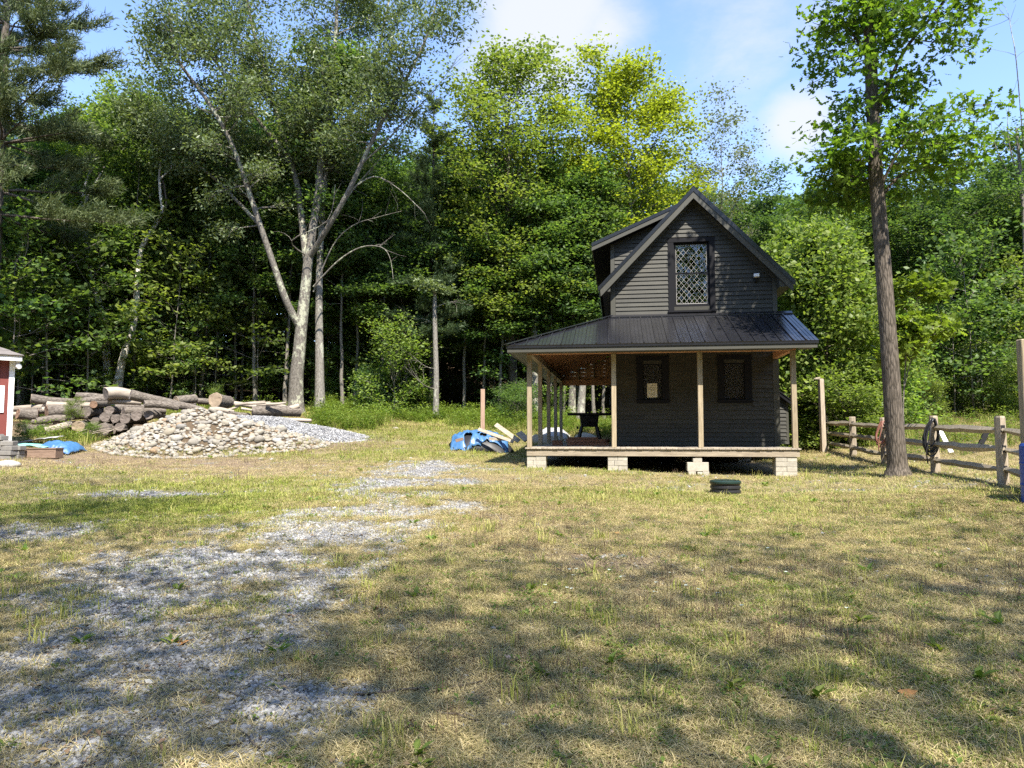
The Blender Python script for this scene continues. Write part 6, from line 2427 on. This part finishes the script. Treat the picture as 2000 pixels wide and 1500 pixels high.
rf = MB().hexa([(-3.95, -.40, ez + .15), (ex + .03, -.40, ez + .12), (ex + .03, 3.75, ez + .12), (-3.95, 3.75, ez + .15), (-2.6, .9, ez + .80), (-1.3, .9, ez + .80), (-1.3, 2.4, ez + .80), (-2.6, 2.4, ez + .80)])
roof = rf.obj('roof', M['shingle'], shed)
for k in range(5):
    f0, f1 = k / 5, (k + 1) / 5

    def L3(a, b2, f):
        return tuple(a[i] + (b2[i] - a[i]) * f for i in range(3))
    A0, A1 = (-3.96, -.41, ez + .162), (-2.6, .9, ez + .812)
    B0, B1 = (ex + .04, -.41, ez + .132), (-1.3, .9, ez + .812)
    pa, pb, pc, pd = L3(A0, A1, f0), L3(B0, B1, f0), L3(B0, B1, f1), L3(A0, A1, f1)
    up = .018
    MB().hexa([pa, pb, pc, pd, (pa[0], pa[1], pa[2] + up), (pb[0], pb[1], pb[2] + up), (pc[0], pc[1], pc[2] + .004), (pd[0], pd[1], pd[2] + .004)]).obj('shingle_course', M['shingle'], roof)
lp = thing('security_light', 'small white lamp fixed to the shed corner under the eave', 'lamp', at(36, 714, SY - .05))
MB().tube([(0, .0, .02), (.04, -.06, -.03), (.10, -.1, -.05)], [.05, .085, .06], 10).obj('lamp_head', M['white'], lp, smooth=False)
MB().box(-.13, .0, -.0, .05, -.02, .05).obj('bracket', M['white'], lp)
# wavy dark ornament on the shed wall
P = [(at(q, 720 + 2.2 * math.sin(q * 1.1), SY - .05)) for q in np.arange(-2, 23, 1.5)]
o_ = Vector(P[0])
orn = MB()
for a, b2 in zip(P[:-1], P[1:]):
    orn.bar(a - o_, b2 - o_, .02, .05 + .02 * math.sin(a.x * 30))
oo = orn.obj('wall_ornament', M['saw'], None, loc=o_)
tag(oo, 'thin wavy dark ornament fixed across the red shed wall', 'ornament')

M['old_block'] = mat_paint('weathered_grey_concrete', (.20, .19, .175), .95, .3, 6.0, .5, .1)
# concrete pavers stacked by the shed
pv = 0
for (col, px, Y, zx) in ((0, 2, 19.6, 4), (1, 17, 19.5, 4), (2, 30, 19.7, 3), (0, -14, 19.7, 4)):
    g = at(px, 882, Y)
    gz = Hs(g.x, Y)
    for k in range(zx + (1 if col == 0 else 0)):
        o = MB().box(-.16, .16, -.14, .14, 0, .125).obj('concrete_block', M['old_block'], None, bevel=.012, loc=(g.x + rnd.uniform(-.04, .04), Y + rnd.uniform(-.04, .04), gz - .03 + k * .128), rot=(0, 0, rnd.uniform(-.15, .15)))
        tag(o, 'grey weathered concrete block in the stack before the red shed', 'block', 'concrete blocks stacked before the shed')
        pv += 1


def drape(name, x0, x1, y0, y1, hfun, mat, nx=26, ny=18, thick=.012, holes=()):
    """a sheet laid over whatever stands under it"""
    xs, ys = np.linspace(x0, x1, nx), np.linspace(y0, y1, ny)
    Xg, Yg = np.meshgrid(xs, ys)
    Z = hfun(Xg, Yg)
    V = np.stack([Xg + (fbm(Xg * 3, Yg * 3, 55) - .5) * .12, Yg + (fbm(Xg * 3, Yg * 3, 66) - .5) * .12, Z], -1).reshape(-1, 3)
    F = []
    for j in range(ny - 1):
        for i in range(nx - 1):
            cx, cy_ = (xs[i] + xs[i + 1]) / 2, (ys[j] + ys[j + 1]) / 2
            if any(((cx - h[0]) / h[2]) ** 2 + ((cy_ - h[1]) / h[3]) ** 2 < 1 for h in holes):
                continue
            q = j * nx + i
            F.append((q, q + 1, q + 1 + nx, q + nx))
    o = link(name, new_mesh(name, V, F, mat, True))
    s = o.modifiers.new('thickness', 'SOLIDIFY')
    s.thickness = thick
    return o


Yt = 21.4
g = at(105, 868, Yt)
gz = Hs(g.x, Yt)
o = drape('blue_tarp', g.x - .45, g.x + .62, Yt - .3, Yt + .7, lambda x, y: H(x, y, micro=False) + .30 * np.clip(1 - np.abs((x - g.x - .1) / .55) ** 4, 0, 1) * np.clip(1 - np.abs((y - Yt - .2) / .52) ** 4, 0, 1) + .02 + (fbm(x * 5, y * 5, 12) - .5) * .14 - np.abs(fbm(x * 8, y * 8, 19) - .5) * .16, M['tarp'], 44, 36)
tag(o, 'crumpled bright blue tarp lying beside the shed', 'tarp')
g2 = at(72, 864, Yt)
o = drape('teal_sheet', g2.x - .45, g2.x + .5, Yt - .45, Yt + .1, lambda x, y: H(x, y, micro=False) + .20 + (fbm(x * 4, y * 4, 13) - .5) * .10, M['teal'], 12, 8)
tag(o, 'pale teal sheet lying between the blocks and the blue tarp', 'sheet')
g3 = at(66, 852, 22.3)
o = drape('white_sheet', g3.x - .6, g3.x + .55, 21.9, 22.9, lambda x, y: H(x, y, micro=False) + .22 + .12 * np.clip((x - g3.x) / .5, -1, 1) + (fbm(x * 4, y * 4, 15) - .5) * .12, M['tarp_pale'], 14, 10)
tag(o, 'off white sheet behind the blue tarp', 'sheet')
g4 = at(83, 880, 20.2)
cr = thing('crate', 'low dark brown wooden crate with a pale end beside the blue tarp', 'crate', (g4.x, 20.2, Hs(g4.x, 20.2) - .02), .12)
for k, (y0, y1) in enumerate(((-.22, -.19), (.19, .22))):
    MB().box(-.34, .42, y0, y1, .02, .27).obj('side_board', M['brownbox'], cr)
MB().box(-.37, -.341, -.22, .22, .02, .26).obj('end_board', M['plank'], cr)['label'] = 'pale end board'
MB().box(.421, .45, -.22, .22, .02, .27).obj('end_board', M['brownbox'], cr)
MB().box(-.38, .46, -.235, .235, .272, .30).obj('lid', M['brownbox'], cr)

# ------------------------------------------------------------------ tarped heap left of the porch
YT = 25.0
gc = at(940, 858, YT)
gz = Hs(gc.x, YT)


def heap_h(x, y):
    u, v = (x - gc.x) / 1.12, (y - YT) / .75
    return np.clip(1.06 - np.abs(u) ** 2.6 * .9 - np.abs(v) ** 2.6 * .9, 0, 1) ** .7


hx = lambda x, y: H(x, y, micro=False) - .02 + .58 * heap_h(x, y) + (fbm(x * 4, y * 4, 61) - .5) * .10
o = drape('scrap_heap', gc.x - 1.1, gc.x + 1.15, YT - .8, YT + .8, hx, M['saw'], 20, 14)
tag(o, 'dark heap of scrap under the torn blue tarp', 'heap')
o = drape('torn_tarp', gc.x - 1.0, gc.x + .95, YT - .86, YT + .85, lambda x, y: H(x, y, micro=False) + .03 + .60 * heap_h(x, y) + (fbm(x * 5, y * 5, 62) - .5) * .16 + np.abs(np.sin(x * 9 + y * 4 + fbm(x * 2, y * 2, 8) * 5)) * .06 - np.abs(fbm(x * 7, y * 7, 9) - .5) * .12, M['tarp'], 60, 44,
          holes=((gc.x - .42, YT - .55, .16, .20), (gc.x + .14, YT - .42, .14, .07), (gc.x + .42, YT - .44, .06, .08), (gc.x - .08, YT - .32, .06, .05), (gc.x + .5, YT - .75, .5, .14), (gc.x - .1, YT - .85, .35, .10)))
tag(o, 'torn blue tarp draped over the heap left of the porch', 'tarp')


def lean_plank(label, a, b, w, h, mat='plank', name='plank', cat='plank', up=(0, 0, 1)):
    a, b = Vector(a), Vector(b)
    o = a.lerp(b, .5)
    tag(MB().bar(a - o, b - o, w, h, up).obj(name, M[mat], None, bevel=.004, loc=o), label, cat)


lean_plank('long pale plank leaning across the front of the blue tarp', at(934, 838, 24.1), at(1003, 863, 23.7), .11, .03, up=(0, -1, .4))
lean_plank('wide grey plank leaning off the right side of the tarp heap', at(968, 829, 24.4), at(1014, 862, 23.9), .16, .03, 'rail', up=(0, -1, .5))
lean_plank('short broad white slab lying at the right of the tarp heap', at(1013, 845, 23.9), at(1030, 860, 23.5), .22, .05, 'plank', 'slab', 'slab', up=(0, -1, .7))
lean_plank('thin board end sticking out at the left foot of the tarp heap', at(890, 861, 23.9), at(905, 857, 23.9), .08, .10, 'brownbox', 'board', 'board')
lean_plank('thin plank on edge low under the front of the tarp', at(955, 857, 23.9), at(986, 858, 23.9), .05, .10, 'plank')
pp = MB().box(-.075, .075, -.05, .05, -.3, at(943, 760, 26.2).z - Hs(at(943, 760, 26.2).x, 26.2)).obj('wooden_post', M['pinkpost'], None, bevel=.004)
q = at(943, 760, 26.2)
pp.location = (q.x, 26.2, Hs(q.x, 26.2))
tag(pp, 'pale pinkish upright post standing behind the torn blue tarp', 'post')
# pale rubble behind the porch
for (px, py, Y, w, h, lab, mt) in ((1082, 838, 30.5, .7, .42, 'pale tarp covered heap behind the porch posts', 'tarp_pale'), (1145, 838, 30.0, .6, .35, 'pale mound of rubble behind the table saw', 'block'), (1060, 846, 29.5, .7, .25, 'low tan heap of earth behind the left porch posts', 'plank')):
    q = at(px, py + 12, Y)
    cx = q.x
    o = drape('rubble_heap', cx - w * 1.2, cx + w * 1.2, Y - w, Y + w, lambda x, y: H(x, y, micro=False) - .05 + h * np.clip(1.1 - ((x - cx) / w) ** 2 - ((y - Y) / w * 1.2) ** 2, 0, 1) ** .7 + (fbm(x * 4, y * 4, 71) - .5) * .14, M[mt], 18, 14)
    tag(o, lab, 'heap')

# ------------------------------------------------------------------ rail fence
FP = [(8.79, 12.9), (9.28, 15.8), (9.83, 19.0), (10.28, 21.7), (10.8, 24.7), (11.4, 28.4), (11.95, 31.5)]
FP = [(8.28, 9.9)] + FP
fence = thing('rail_fence', 'weathered split rail fence running back on the right of the lawn', 'fence', (FP[1][0], FP[1][1], Hs(*FP[1])))
fo = fence.location.copy()
tops = [1.22, 1.22, 1.24, 1.22, 1.20, 1.22, 1.20, 1.2]
for i, (x, y) in enumerate(FP):
    z = Hs(x, y)
    p = Vector((x, y, z)) - fo
    lx, ly = rnd.uniform(-.02, .03), rnd.uniform(-.02, .02)
    b = MB()
    # post built as stacked rings with three mortise shoulders
    rings = [(-.3, .102), (.25, .098), (.7, .094), (tops[i] - .03, .090), (tops[i], .080)]
    V, F = [], []
    a0 = math.atan2(FP[min(i + 1, 7)][1] - FP[max(i - 1, 0)][1], FP[min(i + 1, 7)][0] - FP[max(i - 1, 0)][0])
    for (zz, rr) in rings:
        for k in range(8):
            a = a0 + math.pi / 8 + k * math.pi / 4
            w = 1.0 + .10 * math.sin(k * 2.1 + i)
            V.append((p.x + lx * zz + rr * w * math.cos(a), p.y + ly * zz + rr * w * math.sin(a), p.z + zz))
    for r_ in range(len(rings) - 1):
        for k in range(8):
            k2 = (k + 1) % 8
            F.append((r_ * 8 + k, r_ * 8 + k2, r_ * 8 + 8 + k2, r_ * 8 + 8 + k))
    F.append(tuple(range(32, 40)))
    b.add(V, F).obj('post', M['fence'], fence)
    for zz in (.27, .63, .99):
        for sg in (-1, 1):
            q = p + Vector((lx * zz + math.cos(a0) * .084 * sg, ly * zz + math.sin(a0) * .084 * sg, zz))
            MB().bar(q - Vector((math.cos(a0), math.sin(a0), 0)) * .012, q + Vector((math.cos(a0), math.sin(a0), 0)) * .012, .065, .13).obj('mortise', M['saw'], fence)
for i in range(len(FP) - 1):
    for j, zz in enumerate((.27, .63, .98)):
        A = Vector((*FP[i], Hs(*FP[i]) + zz + rnd.uniform(-.02, .02))) - fo
        B = Vector((*FP[i + 1], Hs(*FP[i + 1]) + zz + rnd.uniform(-.02, .02))) - fo
        d = (B - A).normalized()
        side = Vector((-d.y, d.x, 0)) * (.025 if i % 2 else -.025)
        A, B = A - d * .10 + side, B + d * .10 + side
        rr = rnd.uniform(.066, .082)
        P = [np.array(A.lerp(B, f)) + np.array([rnd.gauss(0, .008), rnd.gauss(0, .008), -.02 * math.sin(f * math.pi) * rnd.uniform(-.4, 1.3)]) for f in np.linspace(0, 1, 9)]
        R = [rr * k for k in (.45, .75, 1.0, 1.05, 1.02, 1.05, 1.0, .75, .45)]
        V, F = tube(np.array(P), R, 5)
        n = 5
        F = [tuple(f) for f in F] + [tuple(range(4, -1, -1)), tuple(range(40, 45))]
        # local x along the rail for the grain
        me = new_mesh('rail', V, F, M['rail'])
        link('rail', me, fence)
# hoses hung on posts


def hose(label, px, py, Y, R, n, mat, tail, seed, sx=1.0):
    rng = np.random.default_rng(seed)
    c = at(px, py, Y)
    P = []
    for k in range(n):
        a = rng.uniform(.85, 1.15)
        b2 = rng.uniform(.75, 1.15)
        t = np.linspace(0, 2 * math.pi, 17)[:-1]
        tl = rng.uniform(-.12, .12)
        dy = rng.uniform(-.07, .03)
        for q in t:
            u, v = R * .55 * sx * a * math.sin(q), R * b2 * math.cos(q)
            pinch = .45 + .55 * (1 - (v / R + 1) / 2) if v > -R else 1
            P.append((u * pinch + tl * v + .12 * v, dy + .015 * math.sin(3 * q), v + (R - R * b2)))
    if tail:
        P += [(tail * .55, -.1, -.1 * R), (tail, -.1, -R * .8), (tail * 1.02, -.1, -R * 1.25), (tail * .9, -.1, -R * 1.7)]
    P = smooth_path(np.array(P), 2)
    b = MB().tube(P, .0135, 6)
    o = b.obj('garden_hose', M[mat], None, smooth=True, loc=c)
    tag(o, label, 'hose')


hose('coiled black hose hung over a fence post right of the oak', 1819, 850, 15.62, .36, 9, 'rubber', -.17, 3)
hose('faded red hose coil hung on the fence post behind the oak trunk', 1721, 845, 18.75, .30, 6, 'redhose', -.13, 4)
# tall post with a small perch
tp = thing('tall_post', 'tall rough wooden post with a small perch board on top beside the fence', 'post', (X(1606, 23.6), 23.6, Hs(X(1606, 23.6), 23.6)), .2)
hz = at(1605, 741, 23.6).z - tp.location.z
MB().hexa([(-.08, -.07, -.3), (.08, -.07, -.3), (.08, .07, -.3), (-.08, .07, -.3), (-.10, -.065, hz), (.05, -.065, hz), (.05, .065, hz), (-.10, .065, hz)]).obj('shaft', M['fence'], tp, bevel=.008)
MB().box(-.30, .03, -.05, .05, hz + .002, hz + .03).obj('perch_board', M['rail'], tp)
MB().bar((-.22, 0, hz + .04), (-.05, 0, hz + .07), .03, .03).obj('perch_stub', M['rail'], tp)
# near post at the right edge and the blue drum beside it
q = at(1992, 663, 11.6)
np_ = MB()
zb = Hs(q.x + .04, 11.6) - .3
np_.box(-.07, .07, -.07, .07, zb - EYE, q.z - EYE)
o = np_.obj('tall_post', M['post'], None, bevel=.012, loc=(q.x + .045, 11.6, EYE))
tag(o, 'pale squared timber post cut off by the right edge', 'post')
bd = thing('blue_drum', 'blue plastic drum standing at the right edge below the tall timber post', 'drum', (at(1999, 900, 11.0).x + .285, 11.0, Hs(at(1999, 900, 11.0).x + .285, 11.0)))
zt = at(1996, 866, 11).z - bd.location.z
prof = [(.0, .27), (.03, .285), (.3 * zt, .288), (.32 * zt, .296), (.35 * zt, .288), (.65 * zt, .288), (.67 * zt, .296), (.70 * zt, .288), (zt - .04, .285), (zt, .262)]
b = MB().tube([(0, 0, z) for z, r in prof], [r for z, r in prof], 28)
b.obj('barrel', M['bluedrum'], bd, smooth=False)
MB().tube([(.0, .12, zt), (0, .12, zt + .03)], .035, 10).obj('bung', M['rubber'], bd)
# braces leaning in the meadow beyond the fence
lean_plank('white plank leaning in the meadow seen under the top rail', at(1834, 838, 19.8), at(1858, 884, 19.4), .12, .05, 'white', up=(0, -1, 0))
lean_plank('dark plank leaning in the meadow left of the front fence post', at(1932, 834, 19.0), at(1912, 874, 19.0), .13, .06, 'saw', up=(0, -1, 0))
# septic riser lid
rg = ground_px(1417, 966)
rs = thing('riser_lid', 'black ribbed plastic riser with a dark green lid set in the lawn', 'riser', (rg.x, rg.y, rg.z + .03))
Rr = 29 / FPX * rg.y
prof = [(-.15, .95), (.0, .96), (.02, 1.0), (.055, 1.0), (.07, .93), (.085, .93), (.10, 1.0), (.135, 1.0), (.15, .93), (.165, .93), (.18, .98), (.20, 1.0)]
MB().tube([(0, 0, z) for z, r in prof], [r * Rr for z, r in prof], 36).obj('ribbed_riser', M['rubber'], rs)
prof = [(.203, 1.03), (.235, 1.03), (.25, .97), (.262, .75)]
MB().tube([(0, 0, z) for z, r in prof], [r * Rr for z, r in prof], 36).obj('lid', M['greenlid'], rs)
for k in range(6):
    a = k * 1.047
    MB().tube([(Rr * .86 * math.cos(a), Rr * .86 * math.sin(a), .25), (Rr * .86 * math.cos(a), Rr * .86 * math.sin(a), .266)], .014, 6).obj('bolt', M['rubber'], rs)

# ------------------------------------------------------------------ small litter in the foreground
for (px, py, L, ang, r, lab) in ((820, 1352, .75, .25, .009, 'long dark stick lying on the gravel at the bottom centre'), (975, 1103, .40, -.2, .018, 'short thick dark stick in the lit dry grass'), (660, 1200, .45, -.3, .008, 'thin twig at the edge of the gravel left of centre'),
                                 (930, 1258, .6, -.7, .009, 'thin dark twig slanting down beside the small gravel patch'), (410, 1215, .35, .5, .010, 'dark twig among the green grass on the gravel'), (1440, 1300, .5, .5, .007, 'thin twig in the shaded dry grass right of centre')):
    g = ground_px(px, py)
    P = [np.array([math.cos(ang) * L * f + rnd.gauss(0, .01), math.sin(ang) * L * f + rnd.gauss(0, .01), .012 + rnd.uniform(0, .015) + (Hs(g.x + math.cos(ang) * L * (f), g.y + math.sin(ang) * L * f) - g.z)]) for f in np.linspace(-.5, .5, 7)]
    o = MB().tube(P, np.linspace(r, r * .5, 7), 6).obj('stick', M['bark_dark'], None, smooth=True, loc=g)
    tag(o, lab, 'stick')
M['dead_leaf'] = mat_paint('dead_leaf', (.36, .26, .20), .8, .25, 9.0, .2, .2)
M['dead_leaf2'] = mat_paint('orange_dead_leaf', (.34, .17, .06), .8, .25, 9.0, .2, .2)
for (px, py, L, mt, lab) in ((1003, 1292, .13, 'dead_leaf', 'large curled pinkish dead leaf left of the shaded grass'), (1022, 1300, .11, 'dead_leaf', 'curled dead leaf lying against the large pinkish one'), (1772, 1360, .11, 'dead_leaf2', 'orange brown dead leaf in the shaded grass at lower right'), (1205, 1045, .14, 'dead_leaf2', 'rusty dead frond in the sunlit dry grass'),
                             (350, 1262, .14, 'dead_leaf2', 'rusty dead needle clump on the gravel'), (740, 1141, .08, 'leaf_dark', 'dark green fallen leaf on the drive'), (945, 1066, .09, 'paper', 'pale scrap lying in the dry grass beside the drive'), (1185, 1440, .09, 'dead_leaf', 'pale dead leaf near the bottom edge')):
    g = ground_px(px, py)
    b = MB()
    n = 7
    V = []
    for i in range(n):
        u = i / (n - 1)
        w = .45 * math.sin(math.pi * min(1, u * .93 + .04)) * (1 + .25 * math.sin(u * 15))
        for sgn in (-1, 0, 1):
            V.append(((u - .5) * L, sgn * w * L, .012 + (.25 * L * w * abs(sgn)) + .08 * L * math.sin(u * 5)))
    F = []
    for i in range(n - 1):
        for k in range(2):
            q = i * 3 + k
            F.append((q, q + 1, q + 4, q + 3))
    o = b.add(V, F).obj('fallen_leaf', M[mt], None, smooth=True, loc=g, rot=(0, rnd.uniform(-.2, .2), rnd.uniform(0, 6.28)))
    tag(o, lab, 'leaf')
# flat white flower heads in the half shade
wf_p = [(1112, 1122), (1120, 1135), (1116, 1158), (1065, 1153), (1108, 1160), (1125, 1118), (1212, 1137), (1282, 1145), (1340, 1156), (1366, 1168), (1190, 1125), (1310, 1130), (1430, 1118), (1500, 1080), (1403, 1170), (1280, 1168), (1655, 1201), (1535, 1124), (1085, 1192), (1450, 1202)]
for (px, py) in wf_p:
    g = ground_px(px, py + 9)
    t = thing('wild_flower', 'white flat topped wild flower in the dappled dry grass', 'flower', g, rnd.uniform(0, 6), 'white wild flowers in the dry grass')
    h = rnd.uniform(.07, .11)
    V = [(0, 0, h)] + [(.020 * rnd.uniform(.7, 1.2) * math.cos(k * .785), .020 * rnd.uniform(.7, 1.2) * math.sin(k * .785), h + rnd.uniform(.0, .008)) for k in range(8)]
    MB().add(V, [(0, k + 1, (k + 1) % 8 + 1) for k in range(8)]).obj('flower_head', M['flower'], t)
    MB().tube([(.01, 0, 0), (0, 0, h)], .002, 4).obj('stem', M['weed'], t)
